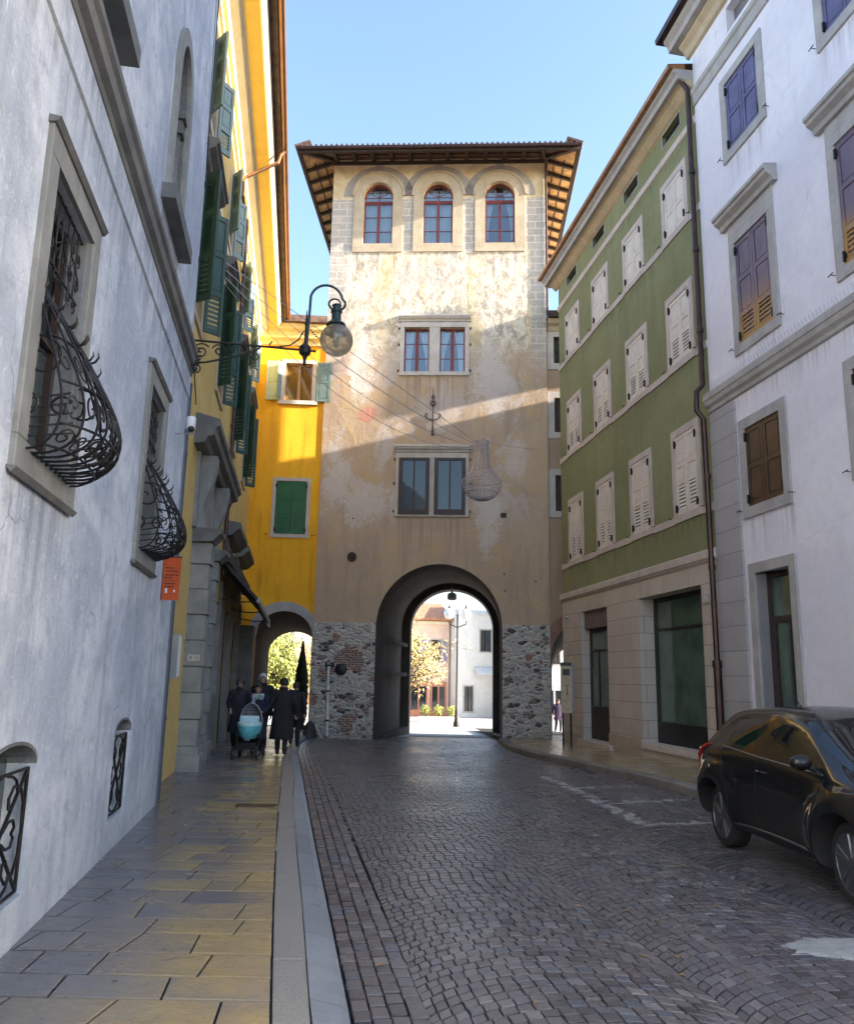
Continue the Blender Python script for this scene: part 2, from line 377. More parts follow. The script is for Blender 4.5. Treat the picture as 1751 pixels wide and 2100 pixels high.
def warm_lit_shutter():
    m, t, b = nt('plum shutter with painted warm light'); g = G(t); p, *_ = g.coords(); sp = g.n('ShaderNodeSeparateXYZ'); g.link(p, sp.inputs[0])
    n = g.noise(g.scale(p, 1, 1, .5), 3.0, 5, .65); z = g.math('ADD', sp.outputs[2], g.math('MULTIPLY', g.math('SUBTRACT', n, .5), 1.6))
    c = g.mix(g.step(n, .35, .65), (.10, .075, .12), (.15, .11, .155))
    c = g.mix(g.math('SUBTRACT', 1.0, g.step(z, 9.0, 9.9)), c, (.36, .19, .055))  # warm orange light painted into the lower part of the leaves
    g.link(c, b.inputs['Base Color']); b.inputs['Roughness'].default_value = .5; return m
M['shut_warm_lit'] = warm_lit_shutter()
# ------------------------------------------------------------------ tower materials
def tower_plaster():
    m, t, b = nt('old tower plaster'); g = G(t); v, s, o, z = g.coords(FT)
    big = g.noise(v, 0.33, 7, 0.66, 0.9); mid = g.noise(v, 1.25, 6, 0.68, 0.5); fine = g.noise(v, 9, 5, 0.72); vst = g.noise(g.scale(v, 2.2, 0.22, 2.2), 1.3, 5, 0.65)
    c = g.mix(g.step(big, 0.40, 0.62), (.48, .36, .265), (.54, .41, .275))
    c = g.mix(g.math('MULTIPLY', g.step(mid, 0.48, 0.70), 0.75), c, (.58, .40, .20))
    c = g.mix(g.math('MULTIPLY', g.step(vst, 0.47, 0.72), 0.6), c, (.38, .285, .215))
    # bare and re-rendered pale patches, most of them in the middle storeys
    patch = g.math('ADD', g.noise(g.scale(v, 1.0, .7, 1), 0.55, 8, 0.66, 1.0), g.math('MULTIPLY', g.math('SUBTRACT', fine, .25), 0.20))
    zmask = g.math('MULTIPLY', g.step(z, 6.6, 8.6), 1.0)
    c = g.mix(g.math('MULTIPLY', g.math('MULTIPLY', g.step(patch, 0.585, 0.66), zmask), 0.8), c, (.56, .50, .46))
    # the tall zone below the arched windows: flaked cream limewash
    za = g.math('MULTIPLY', g.step(g.math('ADD', z, g.math('MULTIPLY', g.math('SUBTRACT', mid, .5), 2.2)), 13.4, 14.8), 1.0)
    flake = g.noise(g.scale(v, 1.4, 0.8, 1.4), 2.6, 8, 0.78, 0.6)
    upc = g.ramp(flake, [(0.36, (.32, .275, .25)), (0.47, (.54, .45, .33)), (0.545, (.80, .75, .63)), (0.61, (.70, .59, .40)), (0.7, (.74, .52, .22))])
    upc = g.mix(g.math('MULTIPLY', g.step(vst, .45, .7), .45), upc, (.48, .43, .38))
    upc = g.mix(g.math('MULTIPLY', g.step(g.noise(g.scale(v, 1.5, .35, 1), .6, 5, .6), .50, .64), .5), upc, (.72, .53, .24))
    c = g.mix(za, c, upc)
    # pinkish stain left of the middle window
    def blob(cs, cz, rs, rz):
        a = g.math('POWER', g.math('DIVIDE', g.math('SUBTRACT', s, cs), rs), 2.0); q = g.math('POWER', g.math('DIVIDE', g.math('SUBTRACT', z, cz), rz), 2.0)
        d = g.math('ADD', g.math('ADD', a, q), g.math('ADD', g.math('MULTIPLY', g.math('SUBTRACT', mid, .5), 4.2), g.math('MULTIPLY', g.math('SUBTRACT', fine, .5), 3.6)))
        return g.math('SUBTRACT', 1.0, g.step(d, 0.2, 1.25))
    pal = (.64, .575, .53)
    for cs, cz, rs, rz, col, amt in ((-3.35, 9.1, .55, 1.1, pal, .8), (-2.3, 8.2, .8, .9, pal, .7), (2.25, 7.6, .45, 1.6, pal, .75), (2.3, 13.0, .8, 1.6, pal, .75), (-2.6, 13.3, .55, 1.4, (.74, .70, .66), .85),
                                    (-2.35, 11.55, .38, .35, (.60, .22, .18), .6), (.35, 11.9, 1.0, .8, pal, .5), (-3.5, 14.6, .4, 2.4, (.45, .38, .36), .7), (3.2, 9.9, .5, .8, pal, .6), (-.3, 17.2, 1.3, .6, (.50, .47, .45), .5)):
        c = g.mix(g.math('MULTIPLY', blob(cs, cz, rs, rz), amt), c, col)
    for s0_, s1_, zt_ in ((-1.2, 1.55, 13.05), (-1.2, 1.55, 7.6), (-3.2, -1.1, 18.2), (-.8, 1.2, 18.2), (1.6, 3.7, 18.2)):   # runs below the sills
        m1 = g.math('MULTIPLY', g.step(s, s0_, s0_+.25), g.math('SUBTRACT', 1.0, g.step(s, s1_-.25, s1_)))
        m2 = g.math('MULTIPLY', g.step(z, zt_-1.9, zt_-.1), g.math('SUBTRACT', 1.0, g.step(z, zt_-.02, zt_)))
        rn = g.step(g.noise(g.scale(v, 6.0, .12, 6.0), 1.0, 4, .6), .46, .66)
        c = g.mix(g.math('MULTIPLY', g.math('MULTIPLY', m1, m2), g.math('MULTIPLY', rn, .6)), c, (.24, .19, .155))
    c = g.mix(g.math('MULTIPLY', g.step(g.noise(v, 3.2, 8, .78, 1.2), .53, .68), .4), c, (.36, .28, .22))
    # painted stone blocks on the top storey and down both corners
    cx = g.n('ShaderNodeCombineXYZ'); g.link(s, cx.inputs[0]); g.link(z, cx.inputs[1])
    br = g.n('ShaderNodeTexBrick', offset=0.5); g.link(cx.outputs[0], br.inputs['Vector']); br.inputs['Scale'].default_value = 1.0
    br.inputs['Brick Width'].default_value = .62; br.inputs['Row Height'].default_value = .30; br.inputs['Mortar Size'].default_value = .022
    br.inputs['Color1'].default_value = (.40, .355, .315, 1); br.inputs['Color2'].default_value = (.49, .44, .385, 1); br.inputs['Mortar'].default_value = (.64, .59, .51, 1)
    bc = g.mix(g.math('MULTIPLY', g.step(fine, .5, .62), .55), br.outputs['Color'], (.58, .52, .44)); bc = g.mix(g.math('MULTIPLY', g.step(g.noise(v, 2.0, 6, .75, .8), .50, .62), .6), bc, (.60, .53, .42))
    top = g.math('MULTIPLY', g.step(z, 18.25, 18.3), g.math('SUBTRACT', 1.0, g.step(z, 20.50, 20.53)))
    qe = g.math('ADD', g.math('ABSOLUTE', g.math('SUBTRACT', s, 0.22)), g.math('MULTIPLY', mid, .5))
    qz = g.math('MULTIPLY', g.step(z, 12.8, 14.5), g.math('SUBTRACT', 1.0, g.step(z, 18.28, 18.3)))
    q = g.math('MULTIPLY', g.step(qe, 3.84, 3.9), qz)
    c = g.mix(g.math('MAXIMUM', top, q, clamp=True), c, bc)
    up = g.step(z, 20.52, 20.56)
    c = g.mix(up, c, g.ramp(mid, [(.35, (.56, .42, .22)), (.6, (.72, .60, .40))]))
    c = g.mix(g.math('MULTIPLY', g.step(g.noise(v, 22, 4, .7), .55, .75), .22), c, (.25, .20, .16))
    g.link(c, b.inputs['Base Color']); b.inputs['Roughness'].default_value = .93; b.inputs['Specular IOR Level'].default_value = .2
    rough_up = g.math('ADD', .35, g.math('MULTIPLY', za, .65))
    h = g.math('ADD', g.math('MULTIPLY', mid, .9), g.math('MULTIPLY', g.math('ADD', g.math('MULTIPLY', flake, .55), g.math('MULTIPLY', fine, .35)), rough_up))
    g.link(g.bump(h, .8, .05), b.inputs['Normal'])
    return m
def rubble():
    m, t, b = nt('rubble masonry'); g = G(t); v, s, o, z = g.coords(FT)
    w = g.n('ShaderNodeTexNoise'); g.link(v, w.inputs['Vector']); w.inputs['Scale'].default_value = 2.2; w.inputs['Detail'].default_value = 3
    wv = g.n('ShaderNodeVectorMath', operation='MULTIPLY_ADD'); g.link(w.outputs['Color'], wv.inputs[0]); wv.inputs[1].default_value = (.22, .16, .0); g.link(v, wv.inputs[2])
    w3 = g.n('ShaderNodeTexNoise'); g.link(v, w3.inputs['Vector']); w3.inputs['Scale'].default_value = 10; w3.inputs['Detail'].default_value = 2
    wv3 = g.n('ShaderNodeVectorMath', operation='MULTIPLY_ADD'); g.link(w3.outputs['Color'], wv3.inputs[0]); wv3.inputs[1].default_value = (.09, .07, .0); g.link(wv.outputs[0], wv3.inputs[2])
    sv = g.scale(wv3.outputs[0], 1.0, 1.7, 1.0)
    d = g.vor(sv, 4.4, 'DISTANCE_TO_EDGE'); cc = g.vor(sv, 4.4, 'F1', 'Color')
    sep = g.n('ShaderNodeSeparateColor'); g.link(cc, sep.inputs[0])
    n1 = g.noise(v, 1.0, 5, .6); n2 = g.noise(v, 16, 4, .7)
    col = g.ramp(sep.outputs[0], [(0, (.085, .085, .09)), (.12, (.42, .39, .355)), (.34, (.54, .50, .45)), (.48, (.25, .205, .17)), (.58, (.48, .44, .40)), (.78, (.36, .21, .155)), (.88, (.15, .15, .15)), (.93, (.58, .53, .48))], 'CONSTANT')
    col = g.mix(g.math('MULTIPLY', g.step(n2, .45, .7), .35), col, (.20, .185, .175))
    mort = g.mix(n2, (.50, .465, .42), (.66, .62, .56))
    mw = g.math('ADD', .03, g.math('MULTIPLY', g.step(g.math('ADD', g.math('MULTIPLY', n1, .6), g.math('MULTIPLY', sep.outputs[1], .4)), .36, .66), .34))
    f = g.math('GREATER_THAN', g.math('ADD', d, g.math('MULTIPLY', g.math('SUBTRACT', n2, .5), .14)), mw)
    col = g.mix(f, mort, col)
    # brick repairs
    cx = g.n('ShaderNodeCombineXYZ'); g.link(s, cx.inputs[0]); g.link(z, cx.inputs[1])
    br = g.n('ShaderNodeTexBrick'); g.link(cx.outputs[0], br.inputs['Vector']); br.inputs['Scale'].default_value = 1
    br.inputs['Brick Width'].default_value = .26; br.inputs['Row Height'].default_value = .082; br.inputs['Mortar Size'].default_value = .012
    br.inputs['Color1'].default_value = (.34, .15, .105, 1); br.inputs['Color2'].default_value = (.24, .12, .09, 1); br.inputs['Mortar'].default_value = (.45, .41, .38, 1)
    bm_ = g.step(g.noise(g.scale(v, 1, .8, 1), .9, 3, .5), .585, .60)
    col = g.mix(g.math('MULTIPLY', bm_, .9), col, br.outputs['Color'])
    lo = g.math('SUBTRACT', 1.0, g.step(g.math('ADD', z, g.math('MULTIPLY', n1, .8)), -.1, .9))
    col = g.mix(g.math('MULTIPLY', lo, .4), col, (.16, .145, .13))
    g.link(col, b.inputs['Base Color']); b.inputs['Roughness'].default_value = .9; b.inputs['Specular IOR Level'].default_value = .25
    h = g.math('ADD', g.math('MULTIPLY', g.step(d, .0, .22), .8), g.math('MULTIPLY', n2, .5))
    g.link(g.bump(h, .9, .06), b.inputs['Normal'])
    return m
M['tower'] = tower_plaster(); M['rubble'] = rubble()
M['tunnel'] = plaster('dark tunnel plaster', FT, (.085, .070, .060), (.125, .105, .09), (.05, .042, .038), dirt=.5, dirtcol=(.08, .075, .07), bump=.5)  # passage plaster with a low, dark base colour
M['annex_plaster'] = plaster('tan annex plaster', FT, (.43, .31, .21), (.48, .35, .23), (.34, .25, .19), streak=.4, bump=.3)
M['brick'] = ashlar('red brick', FT, (.36, .16, .10), (.28, .12, .08), (.40, .36, .32), w=.26, h=.08, msize=.01, bump=.5)

# ------------------------------------------------------------------ ground
def zroad(Y):
    if Y < 15: return 0.0
    if Y < 29.4: return -0.02*(Y-15)
    return max(-0.90, -0.288-0.038*(Y-29.4))
D2 = Vector((-0.16178, 0.98683))                         # street direction
def sett_material():
    m, t, b = nt('porphyry setts'); g = G(t); p, *_ = g.coords()
    isl = g.n('ShaderNodeNewGeometry').outputs['Random Per Island']
    n1 = g.noise(p, .35, 5, .6); n2 = g.noise(p, 34, 4, .7); n3 = g.noise(p, 4, 4, .6)
    c = g.ramp(isl, [(0, (.062, .056, .060)), (.25, (.132, .114, .117)), (.5, (.098, .086, .090)), (.72, (.168, .145, .142)), (.88, (.095, .102, .124)), (1, (.22, .195, .19))])
    c = g.mix(g.math('MULTIPLY', g.step(n1, .42, .62), .35), c, (.085, .083, .092))
    c = g.mix(g.math('MULTIPLY', g.step(n2, .5, .75), .5), c, (.04, .034, .033))
    ld = g.n('ShaderNodeVectorMath', operation='DOT_PRODUCT'); g.link(p, ld.inputs[0]); ld.inputs[1].default_value = (.98683, .16178, 0)
    def track(c0, w0): return g.math('SUBTRACT', 1.0, g.step(g.math('ABSOLUTE', g.math('SUBTRACT', g.math('ADD', ld.outputs['Value'], g.math('MULTIPLY', n1, .8)), c0)), w0*.4, w0))
    trk = g.math('MAXIMUM', track(1.6, .55), track(3.2, .55)); c = g.mix(g.math('MULTIPLY', trk, .30), c, (.20, .18, .178))
    c = g.mix(g.math('MULTIPLY', g.step(g.noise(p, 1.1, 6, .7, .8), .56, .70), .45), c, (.06, .055, .055))
    at = g.n('ShaderNodeAttribute', attribute_name='paint'); 
    pm = g.math('MULTIPLY', at.outputs['Fac'], g.step(g.math('ADD', n3, g.math('MULTIPLY', n2, .5)), .62, .92))
    c = g.mix(pm, c, (.46, .46, .45))
    g.link(c, b.inputs['Base Color'])
    g.link(g.ramp(g.math('ADD', g.math('MULTIPLY', n1, .6), g.math('MULTIPLY', n3, .4)), [(.35, (.22,)*3), (.65, (.42,)*3)]), b.inputs['Roughness'])
    b.inputs['Specular IOR Level'].default_value = .6
    g.link(g.bump(g.math('ADD', n2, g.math('MULTIPLY', n3, .6)), .55, .006), b.inputs['Normal'])
    return m
M['setts'] = sett_material()
M['joint'] = simple('dark joint sand', (.004, .004, .005), .95, var=.3, vscale=9, bump=.4)
def slab_material():
    m, t, b = nt('worn paving slabs'); g = G(t); p, *_ = g.coords()
    isl = g.n('ShaderNodeNewGeometry').outputs['Random Per Island']
    n1 = g.noise(g.scale(p, 1, 2.5, 1), .9, 6, .62, .8); n2 = g.noise(p, 28, 4, .7); n3 = g.noise(p, .5, 4, .6)
    c = g.ramp(isl, [(0, (.15, .155, .175)), (.2, (.215, .20, .19)), (.4, (.25, .215, .175)), (.55, (.175, .18, .205)), (.7, (.28, .225, .155)), (.85, (.22, .205, .19)), (1, (.31, .235, .13))])
    c = g.mix(g.math('MULTIPLY', g.step(n1, .42, .70), .45), c, (.30, .22, .125))
    c = g.mix(g.math('MULTIPLY', g.step(g.noise(p, 3.5, 6, .7), .55, .75), .5), c, (.11, .105, .105))
    sp = g.vor(p, 5.0, 'F1'); c = g.mix(g.math('MULTIPLY', g.math('SUBTRACT', 1.0, g.step(sp, .07, .10)), g.step(n3, .48, .55)), c, (.06, .058, .058))
    # the strip along the house wall is greyer and darker
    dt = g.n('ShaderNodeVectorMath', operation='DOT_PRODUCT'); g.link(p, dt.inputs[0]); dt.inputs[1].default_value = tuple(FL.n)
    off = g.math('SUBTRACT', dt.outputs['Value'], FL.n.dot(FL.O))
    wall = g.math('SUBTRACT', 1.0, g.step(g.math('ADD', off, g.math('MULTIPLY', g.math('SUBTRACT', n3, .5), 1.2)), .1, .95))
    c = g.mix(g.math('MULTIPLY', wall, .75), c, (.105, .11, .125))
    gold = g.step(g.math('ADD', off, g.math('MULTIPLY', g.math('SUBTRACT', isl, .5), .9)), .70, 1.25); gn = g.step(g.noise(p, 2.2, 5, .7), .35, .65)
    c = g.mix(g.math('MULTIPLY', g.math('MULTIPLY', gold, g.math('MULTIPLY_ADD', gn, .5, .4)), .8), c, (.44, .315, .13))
    c = g.mix(g.math('MULTIPLY', g.step(n2, .5, .75), .3), c, (.10, .09, .08))
    g.link(c, b.inputs['Base Color'])
    g.link(g.ramp(g.math('ADD', g.math('MULTIPLY', n1, .6), g.math('MULTIPLY', n3, .4)), [(.35, (.12,)*3), (.68, (.36,)*3)]), b.inputs['Roughness'])
    b.inputs['Specular IOR Level'].default_value = .5
    g.link(g.bump(g.math('ADD', g.math('MULTIPLY', n1, 1.4), g.math('ADD', g.math('MULTIPLY', g.noise(p, 9, 4, .6), .8), g.math('MULTIPLY', n2, .35))), .8, .010), b.inputs['Normal'])
    return m
M['slabs'] = slab_material()
def hammered():
    m, t, b = nt('bush hammered stone'); g = G(t); p, *_ = g.coords()
    n1 = g.noise(p, .8, 5, .6); d = g.vor(p, 60, 'F1'); n2 = g.noise(p, 50, 3, .7)
    c = g.mix(n1, (.25, .225, .195), (.33, .295, .25)); c = g.mix(g.math('MULTIPLY', g.step(n2, .5, .7), .5), c, (.15, .135, .12))
    g.link(c, b.inputs['Base Color']); b.inputs['Roughness'].default_value = .6
    g.link(g.bump(g.math('ADD', d, n2), .9, .006), b.inputs['Normal']); return m
M['hammered'] = hammered()
M['granite'] = stone('smooth kerb granite', (.25, .265, .285), (.32, .335, .35), rough=.45, scale=1.2, bump=.2, isl=.45)
M['concrete'] = simple('pale concrete patch', (.30, .30, .285), .9, var=.2, vscale=9, bump=.6, bscale=60)
M['plaza'] = simple('pale square paving', (.50, .48, .45), .8, var=.15, vscale=.6)
M['earth'] = simple('ground', (.22, .20, .17), .95, var=.2, vscale=.3)

KERB_L = [(-0.02, 2.4), (-0.35, 4.85), (-0.65, 6.6), (-1.09, 9.16), (-1.91, 14.05), (-2.62, 18.4), (-3.30, 22.5), (-3.75, 26.0), (-4.02, 29.6)]
KERB_R = [(5.5, 2.4), (5.4, 8.0), (5.2, 10.5), (4.80, 12.3), (4.49, 13.77), (4.09, 16.43), (3.51, 19.06), (2.85, 22.2), (2.52, 25.2), (2.62, 29.25)]
def xat(poly, Y):
    for (x0, y0), (x1, y1) in zip(poly, poly[1:]):
        if y0 <= Y <= y1: return x0+(x1-x0)*(Y-y0)/(y1-y0)
    return poly[0][0] if Y < poly[0][1] else poly[-1][0]
# ground sheet to the horizon
mb = MB(); Ys = [-60, 0, 15, 22, 29.4, 36, 45.6, 70, 140, 600]
for a, b_ in zip(Ys, Ys[1:]):
    mb.quad((-500, a, zroad(a)-.06), (500, a, zroad(a)-.06), (500, b_, zroad(b_)-.06), (-500, b_, zroad(b_)-.06))
struct(mb.build('ground', M['earth'], recalc=False))
mb = MB(); Ys = [-8, 2.4, 15, 20, 29.4, 33.0]
for a, b_ in zip(Ys, Ys[1:]):
    mb.quad((-9, a, zroad(a)-.026), (7.5, a, zroad(a)-.026), (7.5, b_, zroad(b_)-.026), (-9, b_, zroad(b_)-.026))
struct(mb.build('road_bed', M['joint'], recalc=False))
# setts: scalloped arcs, with straight courses along the kerb
def build_setts():
    rng = np.random.default_rng(3); V = []; Fc = []; P = []
    paint = [((2.42, 16.9), (2.62, 14.9), .10), ((2.62, 14.9), (2.95, 11.3), .12), ((2.90, 15.0), (3.75, 15.55), .12), ((3.0, 13.3), (4.2, 13.75), .12), ((2.95, 11.4), (4.6, 11.6), .14)]
    def sett(q, z0=0.0):
        """q: four corner points of the cell, counter-clockwise"""
        c = sum(q, Vector((0, 0)))/4
        if not (1.2 < c.y < 33.2): return
        zz = zroad(c.y); k = len(V)
        g1, g2 = .885+rng.uniform(-.04, .02), .835+rng.uniform(-.035, .02)
        tilt = rng.normal(0, .012, 2); dz = rng.normal(0, .0020)
        U = (q[1]+q[2]-q[0]-q[3])/4; Vv = (q[2]+q[3]-q[0]-q[1])/4
        for su, sv, h in ((g1*1.01, g1*.955, -.034), (g1*1.01, g1*.955, -.0045), (g2*1.02, g2*.965, .0)):
            for sa, sb in ((-1, -1), (1, -1), (1, 1), (-1, 1)):
                o = U*(sa*su)+Vv*(sb*sv) + Vector((rng.normal(0, .0022), rng.normal(0, .0022)))
                V.append((c.x+o.x, c.y+o.y, zz+h+dz+(o.x*tilt[0]+o.y*tilt[1] if h > -.02 else 0)))
        for lv in (0, 4):
            for i in range(4):
                j = (i+1) % 4; Fc.append((k+lv+i, k+lv+j, k+lv+4+j, k+lv+4+i))
        Fc.append((k+8, k+9, k+10, k+11))
        w = 0.0
        for a, b_, r in paint:
            a, b_ = Vector(a), Vector(b_); tt = max(0, min(1, (c-a).dot(b_-a)/(b_-a).length_squared)); dd = (c-(a+(b_-a)*tt)).length
            if dd < r: w = 1.0
        P.extend([w]*12)
    nd = Vector((D2.y, -D2.x)); org = Vector((0, 0))
    # straight courses beside the kerb
    nrow = 4; cw = .105
    pts = [Vector(p) for p in KERB_L]
    for r in range(nrow):
        seq = []
        for a, b_ in zip(pts, pts[1:]):
            n = max(1, int((b_-a).length/.15))
            for i in range(n): seq.append(a+(b_-a)*(i/n))
        ph = rng.uniform(0, .14)
        for a, b_ in zip(seq, seq[1:]):
            d = (b_-a); t = d.normalized(); q = Vector((t.y, -t.x)); s0 = a+t*ph; s1 = b_+t*ph
            sett([s0+q*(r*cw+.01), s0+q*((r+1)*cw+.01), s1+q*((r+1)*cw+.01), s1+q*(r*cw+.01)][::1] if True else None)
    W = 1.72; Rr = 1.16; h = .110; al = math.asin(W/2/Rr)
    def pos(u, v): return D2*v + nd*u
    for i in range(-5, 9):
        cu = i*W
        for j in range(0, 360):
            v0 = 0.6+j*h + (0.05 if i % 2 else 0)
            nseg = max(8, int(2*al*Rr/.102)); angs = [-al+2*al*k/nseg for k in range(nseg+1)]
            off = rng.uniform(-.25, .25)*(2*al/nseg)
            angs = [angs[0]]+[a+off for a in angs[1:-1]]+[angs[-1]]
            for a0, a1 in zip(angs, angs[1:]):
                am = (a0+a1)/2; u = cu+Rr*math.sin(am); vv = v0+Rr*math.cos(am)-Rr
                c = pos(u, vv)
                if c.y < 1.3 or c.y > 33: continue
                if c.y < 29.6:
                    if c.x < xat(KERB_L, c.y)+nrow*cw+.012 or c.x > xat(KERB_R, c.y)-.04: continue
                elif c.x < -4.3 or c.x > 3.4: continue
                q = [pos(cu+Rr*math.sin(a), v0+dv+Rr*math.cos(a)-Rr) for a, dv in ((a0, 0), (a1, 0), (a1, h), (a0, h))]
                sett(q)
    me = bpy.data.meshes.new('road'); me.from_pydata(V, [], Fc)
    at = me.attributes.new('paint', 'FLOAT', 'POINT'); at.data.foreach_set('value', P)
    me.materials.append(M['setts']); o = bpy.data.objects.new('road', me); COL.objects.link(o); return o
struct(build_setts())

# pavement beside the white house: bed, slabs, hammered border, granite kerb
def zpl(Y): return zroad(Y)+.12
def inset_slab(mb, q, z, h=.012, gap=.006, rng=random):
    c = sum(q, Vector((0, 0)))/4; k = []
    for sc, dz in ((gap, -h), (gap, -.003), (gap+.008, 0)):
        k.append([Vector((p.x+math.copysign(sc, c.x-p.x), p.y+math.copysign(sc, c.y-p.y))) for p in q])
    tz = rng.uniform(-.0012, .0012)
    vs = [(p.x, p.y, z(p.y)+dz+tz) for ring, dz in zip(k, (-h, -.003, 0)) for p in ring]
    mb.add(vs, [(a+i, a+(i+1) % 4, a+4+(i+1) % 4, a+4+i) for a in (0, 4) for i in range(4)] + [(8, 9, 10, 11)])
BAND = [(-0.28, 2.0), (-0.73, 4.51), (-1.12, 6.76), (-1.63, 9.82), (-2.30, 14.0), (-2.98, 18.2), (-3.5, 22.0), (-4.0, 26.0), (-4.35, 31.0)]
KIN = [(-0.06, 2.0), (-0.53, 4.52), (-0.90, 6.77), (-1.27, 8.9), (-1.81, 12.09), (-2.22, 14.98), (-2.86, 18.4), (-3.42, 22.3), (-3.92, 26.0), (-4.25, 31.0)]
def wallx(Y): return FL.O.x-0.16393*Y
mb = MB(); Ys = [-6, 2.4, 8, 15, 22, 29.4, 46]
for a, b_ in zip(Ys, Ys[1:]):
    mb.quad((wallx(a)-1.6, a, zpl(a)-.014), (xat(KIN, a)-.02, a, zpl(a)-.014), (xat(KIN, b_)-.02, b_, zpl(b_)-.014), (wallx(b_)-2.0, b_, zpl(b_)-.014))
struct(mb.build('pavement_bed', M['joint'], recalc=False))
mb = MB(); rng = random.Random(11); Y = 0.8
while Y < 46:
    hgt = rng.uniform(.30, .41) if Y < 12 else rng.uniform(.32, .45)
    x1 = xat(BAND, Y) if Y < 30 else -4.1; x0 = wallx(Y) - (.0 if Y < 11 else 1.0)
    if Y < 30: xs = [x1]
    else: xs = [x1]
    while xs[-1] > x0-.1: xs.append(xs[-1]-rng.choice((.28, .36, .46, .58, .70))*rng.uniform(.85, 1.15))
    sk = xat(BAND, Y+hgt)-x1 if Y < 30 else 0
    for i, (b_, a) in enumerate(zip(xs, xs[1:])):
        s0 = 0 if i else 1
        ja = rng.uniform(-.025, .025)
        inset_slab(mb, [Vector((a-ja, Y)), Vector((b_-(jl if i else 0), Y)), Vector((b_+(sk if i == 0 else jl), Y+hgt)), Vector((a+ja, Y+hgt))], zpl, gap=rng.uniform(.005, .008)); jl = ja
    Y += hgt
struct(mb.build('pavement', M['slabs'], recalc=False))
mb = MB(); Y = 1.0
while Y < 30:
    L_ = rng.uniform(.9, 1.5)
    inset_slab(mb, [Vector((xat(BAND, Y)+.004, Y)), Vector((xat(KIN, Y), Y)), Vector((xat(KIN, Y+L_), Y+L_)), Vector((xat(BAND, Y+L_)+.004, Y+L_))], zpl, gap=.004)
    Y += L_
struct(mb.build('pavement_border', M['hammered'], recalc=False))
mb = MB(); Y = 1.0
while Y < 29.3:
    L_ = min(rng.uniform(.9, 1.4), 29.4-Y); y0, y1 = Y+.004, Y+L_-.004
    prof = lambda y: [(xat(KIN, y)+.003, zpl(y)-.05), (xat(KIN, y)+.003, zpl(y)+.002), (xat(KERB_L, y)-.07, zpl(y)-.03), (xat(KERB_L, y)-.02, zpl(y)-.06), (xat(KERB_L, y), zroad(y)-.03)]
    A, B = prof(y0), prof(y1)
    mb.add([(x, y0, z) for x, z in A]+[(x, y1, z) for x, z in B], [(i, i+1, i+6, i+5) for i in range(4)]+[(0, 1, 2, 3, 4), (9, 8, 7, 6, 5)])
    Y += L_
struct(mb.build('kerb', M['granite'], recalc=True))
# pavement beside the green house
def zpr(Y): return zroad(Y)+.14
def wallr(Y): return 8.838-0.15116*Y
mb = MB(); rng = random.Random(5); Y = 2.0
while Y < 34:
    L_ = rng.uniform(.7, 1.1)
    x0 = xat(KERB_R, Y)+.25 if Y < 29.3 else 2.9; x0b = xat(KERB_R, Y+L_)+.25 if Y+L_ < 29.3 else 2.9
    x1 = wallr(Y)+.6 if Y < 27 else 9.0; n = max(1, int((x1-x0)/.8))
    for i in range(n):
        a, b_ = i/n, (i+1)/n
        inset_slab(mb, [Vector((x0+(x1-x0)*a, Y)), Vector((x0+(x1-x0)*b_, Y)), Vector((x0b+(x1-x0b)*b_, Y+L_)), Vector((x0b+(x1-x0b)*a, Y+L_))], zpr, gap=.003)
    Y += L_
struct(mb.build('pavement', M['slabs'], recalc=False))
mb = MB(); Ys = [-6, 2.4, 8, 15, 22, 29.4, 46]
for a, b_ in zip(Ys, Ys[1:]):
    mb.quad((xat(KERB_R, a)+.1, a, zpr(a)-.014), (wallr(a)+4, a, zpr(a)-.014), (wallr(b_)+4, b_, zpr(b_)-.014), (xat(KERB_R, b_)+.1, b_, zpr(b_)-.014))
struct(mb.build('pavement_bed', M['joint'], recalc=False))
mb = MB(); Y = 2.4
while Y < 29.2:
    L_ = min(rng.uniform(.8, 1.3), 29.25-Y); y0, y1 = Y+.004, Y+L_-.004
    prof = lambda y: [(xat(KERB_R, y)+.26, zpr(y)-.05), (xat(KERB_R, y)+.26, zpr(y)+.003), (xat(KERB_R, y)+.02, zpr(y)+.003), (xat(KERB_R, y), zpr(y)-.02), (xat(KERB_R, y)-.01, zroad(y)-.03)]
    A, B = prof(y0), prof(y1)
    mb.add([(x, y0, z) for x, z in A]+[(x, y1, z) for x, z in B], [(i, i+1, i+6, i+5) for i in range(4)]+[(0, 1, 2, 3, 4), (9, 8, 7, 6, 5)])
    Y += L_
struct(mb.build('kerb', stone('dirty kerb stone', (.20, .18, .16), (.27, .245, .215), scale=3, bump=.4, isl=.4), recalc=True))
# square beyond the gate
mb = MB(); Ys = [33.0, 36, 45.5, 60, 90]
for a, b_ in zip(Ys, Ys[1:]): mb.quad((-40, a, zroad(a)-.012), (45, a, zroad(a)-.012), (45, b_, zroad(b_)-.012), (-40, b_, zroad(b_)-.012))
struct(mb.build('town_square', M['plaza'], recalc=False))
